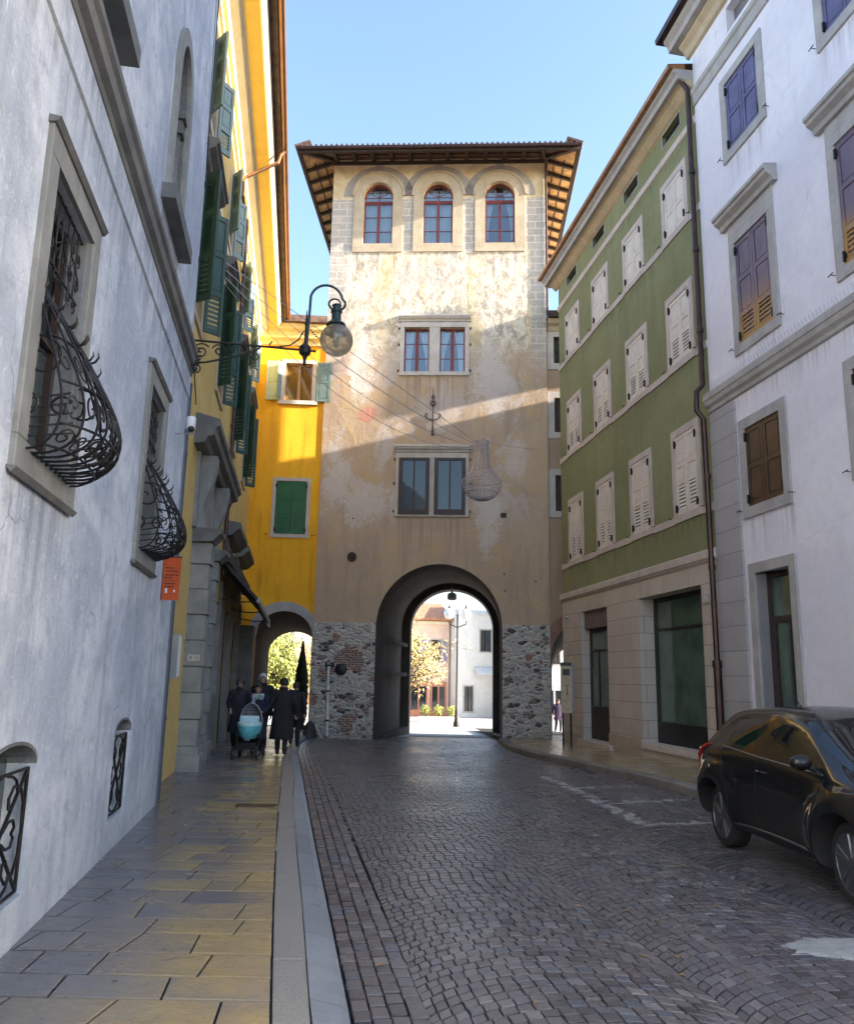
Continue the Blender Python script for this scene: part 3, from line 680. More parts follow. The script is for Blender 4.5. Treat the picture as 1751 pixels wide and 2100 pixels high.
# worn concrete patch in the setts, drain grate in the pavement
mb = MB(); n = 40; rg = random.Random(8); wob = [1+rg.uniform(-.10, .10) for _ in range(n)]; cv_ = []
for k_, zz_ in ((0.02, .012), (.5, .011), (.8, .007), (.93, .001), (1.04, -.012)):
    cv_ += [(3.06+.50*k_*math.cos(2*math.pi*i/n)*(1+(wob[i]-1)*k_), 6.30+.27*k_*math.sin(2*math.pi*i/n)*(1+(wob[i]-1)*k_*1.5), zz_) for i in range(n)]
mb.add(cv_, [(r_*n+i, r_*n+(i+1) % n, (r_+1)*n+(i+1) % n, (r_+1)*n+i) for r_ in range(4) for i in range(n)]+[tuple(range(n))], True)
tag(mb.build('concrete_patch', M['concrete']), 'pale concrete repair patch set among the dark setts', 'patch')
g0 = thing('drain_grate', (-2.2, 11.3, .125), 'dark rectangular drain grate in the slab pavement', 'drain grate')
mb = MB(); F0 = Frame((-2.46, 11.62, 0), (1, 0), (0, -1))
mb.box(F0, 0, .52, 0, .02, .118, .126); mb.box(F0, 0, .52, .23, .25, .118, .126); mb.box(F0, 0, .02, .02, .23, .118, .126); mb.box(F0, .50, .52, .02, .23, .118, .126)
for i in range(16): mb.box(F0, .03+i*.03, .045+i*.03, .02, .23, .116, .124)
mb.build('grate', M['rusty_iron'], g0)
# ------------------------------------------------------------------ window kit
def surround(F, s0, s1, z0, z1, w, mat, parent, o=0.04, back=0.10, sill=None, head=0.0, name='window', label=None, ext=0.0):
    """stone frame round an opening: the window part that carries panes and shutters"""
    mb = MB()
    mb.box(F, s0-w, s0, -back, o, z0, z1); mb.box(F, s1, s1+w, -back, o, z0, z1)
    mb.box(F, s0-w, s1+w, -back, o, z1, z1+w+head)
    sw = w if sill is None else sill
    mb.box(F, s0-w-ext, s1+w+ext, -back, o+(.05 if ext else .002), z0-sw, z0)
    return mb.build(name, mat, parent, label, bevel=.008)
def hood(F, s0, s1, z0, h, o, mat, parent, name='window_hood'):
    mb = MB()
    mb.prism(F, [(-.02, z0), (o*.35, z0), (o*.45, z0+h*.25), (o*.8, z0+h*.45), (o*.85, z0+h*.62), (o, z0+h*.68), (o, z0+h*.9), (o*.9, z0+h), (-.02, z0+h+.03)], s0, s1, 's')
    return mb.build(name, mat, parent, bevel=.004)
def leaf(mb, F, s0, s1, z0, z1, o=0.0, th=0.04, panels=2, louvers=False, rows=None):
    """a panelled shutter leaf"""
    st = min(.085, (s1-s0)*.17); rl = .10
    mb.box(F, s0, s0+st, o, o+th, z0, z1); mb.box(F, s1-st, s1, o, o+th, z0, z1)
    cuts = rows or [i/panels for i in range(panels+1)]
    zc = [z0+(z1-z0)*c for c in cuts]
    for i, zz in enumerate(zc):
        a = zz-(rl/2 if 0 < i < len(zc)-1 else (0 if i == 0 else rl)); mb.box(F, s0+st, s1-st, o, o+th-.002, a, a+rl)
    for i, (a, b_) in enumerate(zip(zc, zc[1:])):
        a2 = a+(rl if i == 0 else rl/2); b2 = b_-(rl if i == len(zc)-2 else rl/2)
        if louvers and i == 0:
            n = max(5, int((b2-a2)/.085))
            for k in range(n):
                zz = a2+(b2-a2)*(k+.5)/n
                mb.prism(F, [(o+.004, zz+.030), (o+.010, zz+.036), (o+th-.006, zz-.030), (o+th-.012, zz-.036)], s0+st, s1-st, 's')
        else:
            mb.box(F, s0+st, s1-st, o+.006, o+th-.018, a2, b2)
            mb.box(F, s0+st+.035, s1-st-.035, o+.006, o+th-.010, a2+.035, b2-.035)
    return mb
def hinges(F, s0, s1, z0, z1, o, parent, holdbacks=True):
    for s, sg in ((s0, -1), (s1, 1)):
        for z in (z0+.16, z1-.18): MB().box(F, s-.045, s+.045, o, o+.03, z-.05, z+.05).box(F, s-.018, s+.018, o, o+.05, z-.09, z+.09).build('hinge', M['iron'], parent)
        if holdbacks:
            MB().tube([F(s+sg*.30, o-.02, z0-.03), F(s+sg*.30, o+.09, z0-.03)], .008, 5).tube([F(s+sg*.23, o+.09, z0-.02), F(s+sg*.37, o+.09, z0-.04)], .010, 5).build('holdback', M['iron'], parent)
def closed_shutters(F, s0, s1, z0, z1, o, mat, win, louvers=False, panels=2, rows=None, iron=True):
    mid = (s0+s1)/2
    for a, b_ in ((s0, mid-.004), (mid+.004, s1)):
        leaf(MB(), F, a+.004, b_-.004, z0+.004, z1-.004, o, .04, panels, louvers, rows).build('shutter', mat, win)
    if iron: hinges(F, s0+.02, s1-.02, z0, z1, o+.035, win)
def sash(F, s0, s1, z0, z1, o, mat, parent, cols=2, rows=3, fw=.06, bar=.022, mull=.085, name='sash', d=.05):
    mb = MB()
    mb.box(F, s0, s0+fw, o, o+d, z0, z1); mb.box(F, s1-fw, s1, o, o+d, z0, z1)
    mb.box(F, s0+fw, s1-fw, o, o+d, z0, z0+fw); mb.box(F, s0+fw, s1-fw, o, o+d, z1-fw, z1)
    for i in range(1, cols):
        s = s0+(s1-s0)*i/cols; mb.box(F, s-mull/2, s+mull/2, o, o+d+.012, z0+fw, z1-fw)
    for j in range(1, rows):
        z = z0+(z1-z0)*j/rows
        for i in range(cols):
            a = s0+(s1-s0)*i/cols+(fw if i == 0 else mull/2); b_ = s0+(s1-s0)*(i+1)/cols-(fw if i == cols-1 else mull/2)
            mb.box(F, a, b_, o+.005, o+d-.008, z-bar/2, z+bar/2)
    return mb.build(name, mat, parent)
def pane(F, s0, s1, z0, z1, o, mat, parent, name='pane'):
    return MB().quad(F(s0, o, z0), F(s1, o, z0), F(s1, o, z1), F(s0, o, z1)).build(name, mat, parent)
def drape(F, s0, s1, z0, z1, o, parent, waves=7, open_=0.0, side=0):
    """hanging curtain with folds; open_ pulls its lower edge towards one side"""
    mb = MB(); n = waves*6; rows_ = 6; vs = []
    for j in range(rows_+1):
        t = j/rows_
        pull = open_*math.sin(t*math.pi*.5)
        for i in range(n+1):
            u = i/n
            s = s0+(s1-s0)*(u*(1-pull)) if side == 0 else s1-(s1-s0)*((1-u)*(1-pull))
            vs.append(F(s, o+.025*math.sin(u*waves*2*math.pi), z1-(z1-z0)*t))
    return mb.add(vs, [(j*(n+1)+i, j*(n+1)+i+1, (j+1)*(n+1)+i+1, (j+1)*(n+1)+i) for j in range(rows_) for i in range(n)], True).build('curtain', M['curtain'], parent, recalc=False)
def body_box(F, s0, s1, o0, o1, z0, z1, front=False, bottom=False):
    """walls of a building without the street front"""
    mb = MB()
    q = lambda s, o, z: F(s, o, z)
    mb.quad(q(s0, o1, z0), q(s0, o0, z0), q(s0, o0, z1), q(s0, o1, z1)); mb.quad(q(s1, o0, z0), q(s1, o1, z0), q(s1, o1, z1), q(s1, o0, z1))
    mb.quad(q(s0, o0, z0), q(s1, o0, z0), q(s1, o0, z1), q(s0, o0, z1)); mb.quad(q(s0, o0, z1), q(s1, o0, z1), q(s1, o1, z1), q(s0, o1, z1))
    return mb

# ------------------------------------------------------------------ white house on the near corner
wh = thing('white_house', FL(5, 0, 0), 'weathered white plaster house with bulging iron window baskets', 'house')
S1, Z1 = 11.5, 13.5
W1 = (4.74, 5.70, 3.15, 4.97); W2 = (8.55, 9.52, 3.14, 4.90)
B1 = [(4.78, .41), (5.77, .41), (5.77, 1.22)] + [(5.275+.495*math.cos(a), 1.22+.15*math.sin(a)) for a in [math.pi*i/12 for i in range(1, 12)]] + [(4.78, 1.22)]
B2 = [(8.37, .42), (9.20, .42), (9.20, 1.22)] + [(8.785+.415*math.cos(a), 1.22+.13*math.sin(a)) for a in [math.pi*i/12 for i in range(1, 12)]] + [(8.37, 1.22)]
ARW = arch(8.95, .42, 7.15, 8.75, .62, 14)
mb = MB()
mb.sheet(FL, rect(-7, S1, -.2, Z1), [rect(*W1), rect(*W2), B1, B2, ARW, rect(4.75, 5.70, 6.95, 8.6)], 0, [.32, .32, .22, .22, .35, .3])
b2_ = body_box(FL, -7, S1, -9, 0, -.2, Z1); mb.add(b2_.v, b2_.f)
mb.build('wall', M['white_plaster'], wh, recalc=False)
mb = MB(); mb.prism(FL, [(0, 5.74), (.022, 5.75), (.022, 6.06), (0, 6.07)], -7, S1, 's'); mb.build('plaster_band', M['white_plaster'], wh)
mb = MB(); mb.prism(FL, [(0, 6.06), (.03, 6.08), (.04, 6.13), (.09, 6.16), (.10, 6.26), (.13, 6.29), (.13, 6.36), (.05, 6.42), (0, 6.43)], -7, S1+.02, 's'); mb.build('string_course', M['dark_stone'], wh)
def scroll_panel(mb, P, r, w, h, dense=1):
    """mirrored C-scrolls in a w x h panel; P maps panel (a, b) to a point"""
    for sx in (1, -1):
        f = lambda a, b: P(w/2+sx*a, b)
        for (c, r0, tn, a0, sg) in (((w*.22, h*.80), w*.17, 1.4, -1.6, 1), ((w*.24, h*.50), w*.20, 1.5, 1.6, -1), ((w*.20, h*.22), w*.17, 1.4, -1.6, 1)):
            pts = spiral(c, r0, tn, a0, sg)
            mb.tube([f(a, b) for a, b in pts], r, 5)
        mb.tube([f(w*.22+w*.17*math.cos(-1.6), h*.80+w*.17*math.sin(-1.6)), f(w*.05, h*.68), f(w*.24+w*.2*math.cos(1.6), h*.50+w*.2*math.sin(1.6))], r, 5)
def basket_grille(F, s0, s1, z0, z1, win):
    """wrought iron grille: flat and scrolled above, swelling into a basket below"""
    mb = MB(); r = .0085; s0 -= .01; s1 += .01; H = z1-z0; w = s1-s0
    for i in range(9):
        s = s0+w*i/8; mb.tube([F(s, -.05, z0+.72*H if 0 < i < 8 else z0), F(s, -.05, z1)], .007, 5)
    for z in (z0+.60*H, z0+.72*H, z1-.02): mb.tube([F(s0, -.05, z), F(s1, -.05, z)], .009, 5)
    for k in range(3): scroll_panel(mb, lambda a, b, k=k: F(s0+w*k/3+a, -.045, z0+.62*H+b), .006, w/3, .34*H)
    # basket ribs: o as a function of height (0..1 of the lower part)
    prof = [(-.06, .98), (-.01, .90), (.09, .78), (.19, .64), (.28, .50), (.365, .36), (.415, .24), (.42, .13), (.37, .04), (.24, -.025), (.08, -.04), (-.06, -.03)]
    bh = .62*H
    def o_of(t):
        k = t*(len(prof)-1); i = min(int(k), len(prof)-2); u = k-i
        p0 = prof[max(i-1, 0)]; p1 = prof[i]; p2 = prof[i+1]; p3 = prof[min(i+2, len(prof)-1)]
        c = lambda a, b, c_, d: .5*((2*b)+(-a+c_)*u+(2*a-5*b+4*c_-d)*u*u+(-a+3*b-3*c_+d)*u*u*u)
        return c(p0[0], p1[0], p2[0], p3[0]), c(p0[1], p1[1], p2[1], p3[1])
    NR = 11
    def rib(u, t):
        o, zz = o_of(t)
        e = 2*u-1                                   # ends of the basket are rounded in plan
        k = (1-abs(e)**3.2*.42)
        return F(s0+w*u+e*.05*max(0, o)/.37, -.06+(o+.06)*k, z0+zz*bh)
    for i in range(NR): mb.tube([rib(i/(NR-1), t/26) for t in range(27)], r, 5)
    for t in (.30, .47, .66, .80, .92): mb.tube([rib(i/24, t) for i in range(25)], .009, 5)
    for i in range(NR-1):                            # scrolls that fill the belly
        for (t0, t1, sg) in ((.31, .46, 1), (.48, .65, -1), (.67, .80, 1)):
            u0 = i/(NR-1); du = 1/(NR-1)
            pts = spiral((.5, .5), .44, 1.35, .4*i, sg if i % 2 else -sg, 16)
            mb.tube([rib(u0+du*a, t0+(t1-t0)*b) for a, b in pts], .0065, 4)
    for u in (0.0, 1.0):                             # side panels with large scrolls
        def sp(a, b):
            o = a; zz = b
            return F(s0 if u == 0 else s1, -.05+a, z0+b*bh)
        for (c, r0, tn, a0, sg) in (((.02, .72), .085, 1.6, 2.5, -1), ((.11, .47), .15, 1.3, 2.2, -1), ((.05, .22), .085, 1.7, -2.2, 1), ((.25, .20), .07, 1.4, 0.5, 1)):
            pts = [(c[0]+x, c[1]+y/bh) for x, y in spiral((0, 0), r0, tn, a0, sg, 26)]
            mb.tube([sp(a, b) for a, b in pts], .009, 5)
        for k in range(5): mb.tube([sp(-.01, .02+.05*k), sp(.34-.01*k, .06+.055*k)], .007, 4)
    for i in range(NR):                              # flame spikes on the shoulder
        u = i/(NR-1); a = Vector(rib(u, .10)); n_ = F.n; zv = Vector((0, 0, 1))
        if i % 3: continue
        for k, t in enumerate((.13, .20, .27)):
            a = Vector(rib(u, t))
            mb.tube([a, a+n_*.035+zv*.015, a+n_*.055+zv*.05, a+n_*.05+zv*.085], [.008, .009, .007, .002], 5)
    return mb.build('grille', M['iron'], win)
for (a, b_, c, d) in (W1, W2):
    w_ = .19
    win = surround(FL, a, b_, c, d, w_, M['grey_stone'], wh, .035, .30, sill=.20)
    mb = MB(); mb.prism(FL, [(0, d+w_-.02), (.05, d+w_-.015), (.075, d+w_+.02), (0, d+w_+.03)], a-w_-.02, b_+w_+.02, 's'); mb.build('lintel_moulding', M['dark_stone'], win)
    mb = MB(); mb.prism(FL, [(0, c-.20), (.03, c-.235), (.06, c-.20), (.055, c-.195), (0, c-.19)], a-w_-.02, b_+w_+.02, 's'); mb.build('sill', M['dark_stone'], win)
    pane(FL, a, b_, c, d, -.20, M['glass'], win)
    pane(FL, a+.07, b_-.05, c+.03, c+.55*(d-c), -.19, M['glass_teal'], win, 'lower_pane')
    sash(FL, a, b_, c, d, -.19, M['win_brown'], win, cols=2, rows=2, fw=.07)
    basket_grille(FL, a, b_, c, d, win)
def x_grille(F, s0, s1, z0, z1, win):
    mb = MB(); w = s1-s0; h = z1-z0; P = lambda a, b: F(s0+a*w, -.035, z0+b*h)
    mb.tube([P(.03, .02), P(.97, .02), P(.97, .97), P(.03, .97)], .013, 6, True)
    mb.tube([P(.03, .02), P(.97, .97)], .012, 6); mb.tube([P(.97, .02), P(.03, .97)], .012, 6)
    for sx in (1, -1):
        for sy in (1, -1):
            Q = lambda a, b: P(.5+sx*a, .5+sy*b)
            mb.tube([Q(.45, .04), Q(.44, .20), Q(.36, .33), Q(.22, .36), Q(.13, .28), Q(.14, .20), Q(.20, .19), Q(.22, .23)], .010, 5)
            mb.tube([Q(.04, .46), Q(.16, .44), Q(.25, .40), Q(.30, .30)], .010, 5)
            mb.tube([Q(.06, .04), Q(.16, .10), Q(.26, .10), Q(.30, .04), Q(.25, .0)], .010, 5)
    return mb.build('grille', M['iron'], win)
for (a, b_, c, d, poly) in ((4.78, 5.77, .41, 1.24, B1), (8.37, 9.20, .42, 1.24, B2)):
    mb = MB(); n = len(poly)
    arcp = [p for p in poly if p[1] > 1.2]; outer = [((p[0]-(a+b_)/2)*1.03+(a+b_)/2, p[1]+.022) for p in arcp]
    mb.prism(FL, arcp+outer[::-1], -.20, .004)
    win = mb.build('cellar_window', M['dark_stone'], wh)
    pane(FL, a, b_, c, d+.14, -.18, M['glass_teal'], win)
    x_grille(FL, a+.01, b_-.01, c+.01, d-.02, win)
# arched stone window of the upper floor, and its neighbour's sill
mb = MB(); o_ = arch(8.95, .60, 7.0, 8.75, .82, 14); i_ = arch(8.95, .42, 7.15, 8.75, .62, 14)
for k in range(2, len(o_)-1): mb.prism(FL, [o_[k], o_[k+1], i_[k+1], i_[k]], -.1, .05)
mb.box(FL, 8.35, 8.53, -.1, .05, 7.15, 8.75); mb.box(FL, 9.37, 9.55, -.1, .05, 7.15, 8.75)
win = mb.build('arched_window', M['grey_stone'], wh)
mb = MB()
for s in (8.60, 9.30):
    mb = MB()
    for k in range(14): mb.lathe(FL(s, -.10, 7.2+k*.09), [(.055, 0), (.065, .045), (.055, .09)], 10)
    mb.box(FL, s-.10, s+.10, -.18, .0, 8.42, 8.50); mb.box(FL, s-.085, s+.085, -.17, -.015, 8.50, 8.60); mb.box(FL, s-.11, s+.11, -.18, .02, 8.62, 8.72)
    mb.build('column', M['dark_stone'], win)
mb = MB(); mb.box(FL, 8.2, 9.7, 0, .16, 6.92, 7.10); mb.build('sill', M['dark_stone'], win)
pane(FL, 8.53, 9.37, 7.15, 9.37, -.30, M['glass'], win)
win = surround(FL, 4.75, 5.70, 6.95, 8.6, .16, M['grey_stone'], wh, .04, .28)
mb = MB(); mb.box(FL, 4.5, 5.95, 0, .17, 6.70, 6.86); mb.build('sill', M['dark_stone'], win)
pane(FL, 4.75, 5.70, 6.95, 8.6, -.2, M['glass'], win)
mb = MB(); mb.tube([FL(11.60, -.01, .14), FL(11.60, -.01, 6.0)], .05, 8)
for z in (1.2, 3.0, 4.9): mb.tube([FL(11.60, -.01, z), FL(11.60, -.01, z+.06)], .06, 8)
mb.build('downpipe', simple('blue grey pipe', (.055, .075, .11), .45), wh)
mb = MB()
for z, s in ((7.9, 11.44), (9.15, 11.44), (5.2, 11.42)):
    mb = MB(); mb.tube([FL(s, 0, z), FL(s, .10, z)], .007, 5); mb.tube([FL(s, .0, z-.05), FL(s, .0, z+.05)], .008, 5); mb.tube([FL(s, .10, z-.01), FL(s, .12, z+.035), FL(s, .09, z+.045)], .007, 5); mb.build('cable_hook', M['iron'], wh)
pass

# ------------------------------------------------------------------ ochre house further along
yh = thing('yellow_house', FY(20, 0, 0), 'ochre yellow house with green shutters and deep painted eaves', 'house')
cols = (13.75, 17.9, 22.2, 26.4)
holes = []; dep = []
for c in cols:
    holes += [rect(c-.6, c+.6, 8.0, 10.4), rect(c-.5, c+.5, 11.7, 13.2)]; dep += [.3, .3]
doors = [(16.0, 18.15, 0, 4.3), (19.3, 21.6, 0, 3.6), (22.6, 25.0, 0, 3.6), (25.9, 28.6, 0, 3.6)]
for s0, s1, z0, z1 in doors: holes.append(rect(s0, s1, -.25, z1)); dep.append(.5)
mb = MB(); mb.sheet(FY, rect(11.55, 30.0, -.4, 15.2), holes, 0, dep)
b2_ = body_box(FY, 11.55, 30.0, -9, 0, -.4, 15.2); mb.add(b2_.v, b2_.f)
mb.build('wall', M['yellow_plaster'], yh, recalc=False)
# ground storey faced in grey stone, in pieces between the openings
mb = MB()
for s0, s1 in ((18.15, 19.3), (21.6, 22.6), (25.0, 25.9), (28.6, 29.4)): mb.box(FY, s0-.02, s1+.02, -.1, .05, -.4, 4.2)
mb.build_each('stone_facing', M['grey_stone'], yh)
for c in cols:
    for (z0, z1, hw, sm, kind) in ((8.0, 10.4, .6, 'shut_green', 0), (11.7, 13.2, .5, 'shut_teal', 1)):
        win = surround(FY, c-hw, c+hw, z0, z1, .14, M['tan_stone'] if kind == 0 else M['pale_stone'], yh, .04, .1)
        pane(FY, c-hw, c+hw, z0, z1, -.2, M['glass'], win)
        sash(FY, c-hw, c+hw, z0, z1, -.19, M['win_tan'], win, 2, 3)
        if kind == 0: hood(FY, c-.95, c+.95, 10.62, .30, .30, M['rusty_stone'] if 'rusty_stone' in M else M['dark_stone'], win)
        ang = R(126 if kind == 0 else 142)
        # left leaf: direction turned from -s towards the street; right leaf: from +s
        fl = Frame(FY(c-hw, .045, 0), FY.d*math.cos(ang) + FY.n*math.sin(ang), FY.n*math.cos(ang)*-1 + FY.d*math.sin(ang)*1)
        leaf(MB(), fl, 0, .36, z0, z1, -.02, .045, 3, True).build('shutter', M[sm], win)
        fr = Frame(FY(c+hw, .045, 0), FY.d*-math.cos(ang) + FY.n*math.sin(ang), FY.n*math.cos(ang)*-1 - FY.d*math.sin(ang))
        leaf(MB(), fr, 0, .36, z0, z1, -.02, .045, 3, True).build('shutter', M[sm], win)
mb = MB(); mb.prism(FY, [(0, 14.05), (.06, 14.07), (.06, 14.20), (0, 14.22)], 11.55, 30.0, 's'); mb.prism(FY, [(0, 11.15), (.05, 11.17), (.05, 11.32), (0, 11.34)], 11.55, 30, 's')
mb.build_each('string_course', M['cream_trim'], yh)
mb = MB(); mb.prism(FY, [(0, 14.45), (.10, 14.48), (.14, 14.60), (.30, 14.66), (.36, 14.78), (.40, 14.80), (0, 14.82)], 11.5, 30, 's')
mb.prism(FY, [(.0, 14.82), (.72, 14.84), (.78, 14.90), (.84, 14.98), (.84, 15.04), (0, 15.06)], 11.5, 30, 's'); mb.build('cornice', M['cream_trim'], yh)
mb = MB(); mb.prism(FY, [(.40, 14.79), (.70, 14.80), (.70, 14.83), (.40, 14.83)], 11.5, 29.9, 's'); mb.prism(FY, [(0, 14.22), (.03, 14.23), (.03, 14.45), (0, 14.46)], 11.55, 30, 's'); mb.build_each('frieze', simple('yellow painted soffit', (.88, .60, .12), .8, var=.06), yh)
mb = MB(); mb.prism(FY, [(0, 15.06), (1.02, 15.07), (1.02, 15.13), (0, 15.4)], 11.4, 30.4, 's'); mb.prism(FY, [(0, 15.4), (1.05, 15.13), (1.05, 15.20), (-5, 17.2), (-9, 15.6), (-9, 15.2), (0, 15.2)], 11.4, 30.4, 's'); mb.build('roof', M['roof_tile'], yh)
mb = MB(); mb.tube([FY(11.4, 1.10, 15.13), FY(30.0, 1.10, 15.13)], .075, 8)
mb.tube([FY(19.0, 1.10, 15.06), FY(19.0, 1.0, 14.95), FY(19.0, .95, 14.72), FY(19.2, .16, 14.35), FY(19.2, .10, 14.2)], .045, 8); mb.build('gutter', M['gutter'], yh)
mb = MB(); mb.tube([FY(21.0, .09, 14.2), FY(21.0, .09, 4.3)], .05, 8); mb.tube([FY(19.2, .10, 14.2), FY(19.3, .09, 13.9), FY(20.9, .09, 13.9), FY(21.0, .09, 13.7)], .045, 8)
for z in (6, 8.2, 10.5, 12.6): mb.tube([FY(21.0, .09, z), FY(21.0, .09, z+.08)], .065, 8)
mb.build('downpipe', M['pipe_brown'], yh)
# portal: rusticated piers, cap, consoles and projecting cornice
def pier(s0, s1, o1, top):
    mb = MB(); rng = random.Random(int(s0*10)); z = .55
    mb.box(FY, s0-.06, s1+.06, -.1, o1+.07, -.3, .40); mb.box(FY, s0-.03, s1+.03, -.1, o1+.03, .40, .55)
    k = 0
    while z < top-.05:
        h = min(.47, top-z); e = .025 if k % 2 else .0
        mb.box(FY, s0-e, s1+e, -.1, o1+e, z+.008, z+h-.008); mb.box(FY, s0+.02, s1-.02, -.1, o1-.025, z+h-.008, z+h+.008); z += h; k += 1
    return mb.build('pier', M['grey_stone'], yh, bevel=.012)
mb = MB(); mb.box(FY, 28.7, 29.85, -.1, .52, -.4, 3.5); mb.build('corner_pier', M['dark_stone'], yh, bevel=.02)
pier(15.45, 15.95, .34, 4.25); pier(18.20, 18.70, .20, 4.25)
mb = MB()
for s0, s1, o1 in ((15.40, 16.0, .40), (18.15, 18.75, .28)):
    mb.prism(FY, [(0, 4.25), (o1-.02, 4.27), (o1+.08, 4.38), (o1+.14, 4.42), (o1+.14, 4.50), (0, 4.52)], s0-.06, s1+.06, 's')
mb.build_each('pier_capital', M['dark_stone'], yh)
mb = MB()
for s0 in (15.5, 18.3):
    mb.prism(FY, [(0, 4.52), (.18, 4.55), (.14, 4.95), (.26, 5.35), (.34, 5.75), (.34, 5.95), (0, 5.95)], s0, s0+.4, 's')
mb.box(FY, 15.2, 19.0, 0, .06, 4.52, 5.95); mb.build_each('portal_frieze', M['grey_stone'], yh)
mb = MB(); mb.prism(FY, [(0, 5.95), (.20, 5.97), (.24, 6.08), (.36, 6.12), (.38, 6.26), (.44, 6.30), (.44, 6.42), (.05, 6.52), (0, 6.52)], 14.6, 20.6, 's'); mb.build('portal_cornice', M['dark_stone'], yh)
mb = MB()
for s0 in (21.3, 25.3):
    mb.prism(FY, [(0, 5.35), (.22, 5.40), (.34, 5.52), (.42, 5.58), (.42, 5.72), (0, 5.78)], s0, s0+3.2, 's'); mb.prism(FY, [(0, 5.35), (.1, 5.35), (.16, 5.0), (.05, 4.8), (0, 4.8)], s0+.2, s0+.5, 's')
mb.build_each('shop_cornice', M['dark_stone'], yh)
for i, (s0, s1, z0, z1) in enumerate(doors):
    mb = MB(); mb.box(FY, s0, s0+.12, -.3, -.12, -.25, z1); mb.box(FY, s1-.12, s1, -.3, -.12, -.25, z1); mb.box(FY, s0+.12, s1-.12, -.3, -.12, z1-.12, z1); mb.box(FY, (s0+s1)/2-.05, (s0+s1)/2+.05, -.29, -.13, -.25, z1-.12)
    mb.box(FY, s0+.12, s1-.12, -.29, -.13, 2.5, 2.6)
    dr = mb.build('shopfront', M['black'] if i else M['win_brown'], yh)
    pane(FY, s0, s1, -.25, z1, -.22, M['glass'], dr)
# folded shop awning, its boards and a pale valance end
aw = thing('shop_awning', FY(24, .3, 3.6), 'dark sloping shop awning fixed along the ochre house', 'awning')
mb = MB(); mb.prism(FY, [(.05, 4.62), (.10, 4.68), (1.02, 3.70), (.98, 3.64)], 20.6, 28.9, 's'); mb.prism(FY, [(.06, 4.55), (.30, 4.55), (.30, 4.85), (.06, 4.85)], 20.4, 29, 's'); mb.build('canvas', simple('dark awning canvas', (.035, .035, .04), .8), aw)
mb = MB(); mb.prism(FY, [(.98, 3.60), (1.04, 3.60), (1.04, 3.72), (.98, 3.72)], 20.6, 28.9, 's'); mb.prism(FY, [(.30, 4.5), (1.05, 3.72), (1.05, 3.45), (.96, 3.5)], 28.85, 28.92, 's'); mb.build('valance', simple('pale awning edge', (.42, .42, .42), .7), aw)
mb = MB()
for s in (21, 24.5, 28.5): mb.tube([FY(s, .06, 3.7), FY(s, .55, 3.62), FY(s, .98, 3.66)], .018, 6)
mb.build_each('support_arm', M['black'], aw)

# ------------------------------------------------------------------ amber wing between the ochre house and the tower
wg = thing('yellow_wing', FW(-5.4, 0, -.3), 'bright amber house wing over a low archway beside the tower', 'house')
WA = arch(-5.06, 1.0, -.6, 3.25, .86, 18)
mb = MB(); mb.sheet(FW, [(-6.9, -.6), (-6.06, -.6), (-6.06, 3.25)] + arc_pts(-5.06, 1.0, 3.25, .86, 18)[::-1][1:-1] + [(-4.06, 3.25), (-4.06, -.6), (-3.95, -.6), (-3.95, 15.3), (-6.9, 15.3)], [rect(-5.5, -4.48, 12.05, 13.55), rect(-5.62, -4.48, 6.92, 8.92)], 0, [.35, .2])
mb.quad(FW(-6.9, 0, 15.3), FW(-3.95, 0, 15.3), FW(-3.95, -7, 15.3), FW(-6.9, -7, 15.3)); mb.quad(FW(-3.95, 0, 4.2), FW(-3.95, -7, 4.2), FW(-3.95, -7, 15.3), FW(-3.95, 0, 15.3)); mb.quad(FW(-8.5, -7, 3.9), FW(-3.0, -7, 3.9), FW(-3.0, -7, 15.3), FW(-8.5, -7, 15.3))
mb.build('wall', M['wing_plaster'], wg, recalc=False)
mb = MB(); oo = arc_pts(-5.06, 1.28, 3.25, 1.20, 18); ii = arc_pts(-5.06, 1.0, 3.25, .86, 18)
for k in range(18): mb.prism(FW, [oo[k], oo[k+1], ii[k+1], ii[k]], -.3, .03)
mb.build('arch_ring', M['grey_shade_stone'], wg)
def tunnel(F, front, back, depth, mat, parent, ds=0.0):
    """open passage between two outlines with equal point counts"""
    n = len(front); mb = MB(); vs = [F(a, .0, b) for a, b in front] + [F(a, -depth, b) for a, b in back]
    return mb.add(vs, [(i, i+1, n+i+1, n+i) for i in range(n-1)]).build('passage', mat, parent, recalc=False)
fo = [(-4.06, -.6)]+arc_pts(-5.06, 1.0, 3.25, .86, 18)+[(-6.06, -.6)]
bo = [(-4.10, -.8)]+arc_pts(-5.2, 1.1, 2.78, .93, 18)+[(-6.3, -.8)]
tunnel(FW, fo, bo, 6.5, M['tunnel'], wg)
mb = MB(); mb.prism(FW, [(0, 14.25), (.10, 14.27), (.12, 14.42), (.26, 14.50), (.30, 14.72), (.42, 14.80), (.46, 15.0), (0, 15.02)], -6.9, -4.0, 's'); mb.build('cornice', simple('pale amber cornice', (.76, .56, .22), .8), wg)
mb = MB(); mb.prism(FW, [(0, 15.02), (.62, 15.02), (.62, 15.28), (0, 15.4)], -6.9, -3.98, 's'); mb.build('roof', M['roof_tile'], wg)
win = surround(FW, -5.5, -4.48, 12.05, 13.55, .15, M['pale_stone'], wg, .05, .30, ext=.08)
pane(FW, -5.5, -4.48, 12.05, 13.55, -.16, glassy('glass with painted amber reflection', (.14, .075, .02), .05, .6), win)  # amber reflection is put into the pane's own colour
sash(FW, -5.5, -4.48, 12.05, 13.55, -.155, M['win_tan'], win, 2, 1, mull=.11)
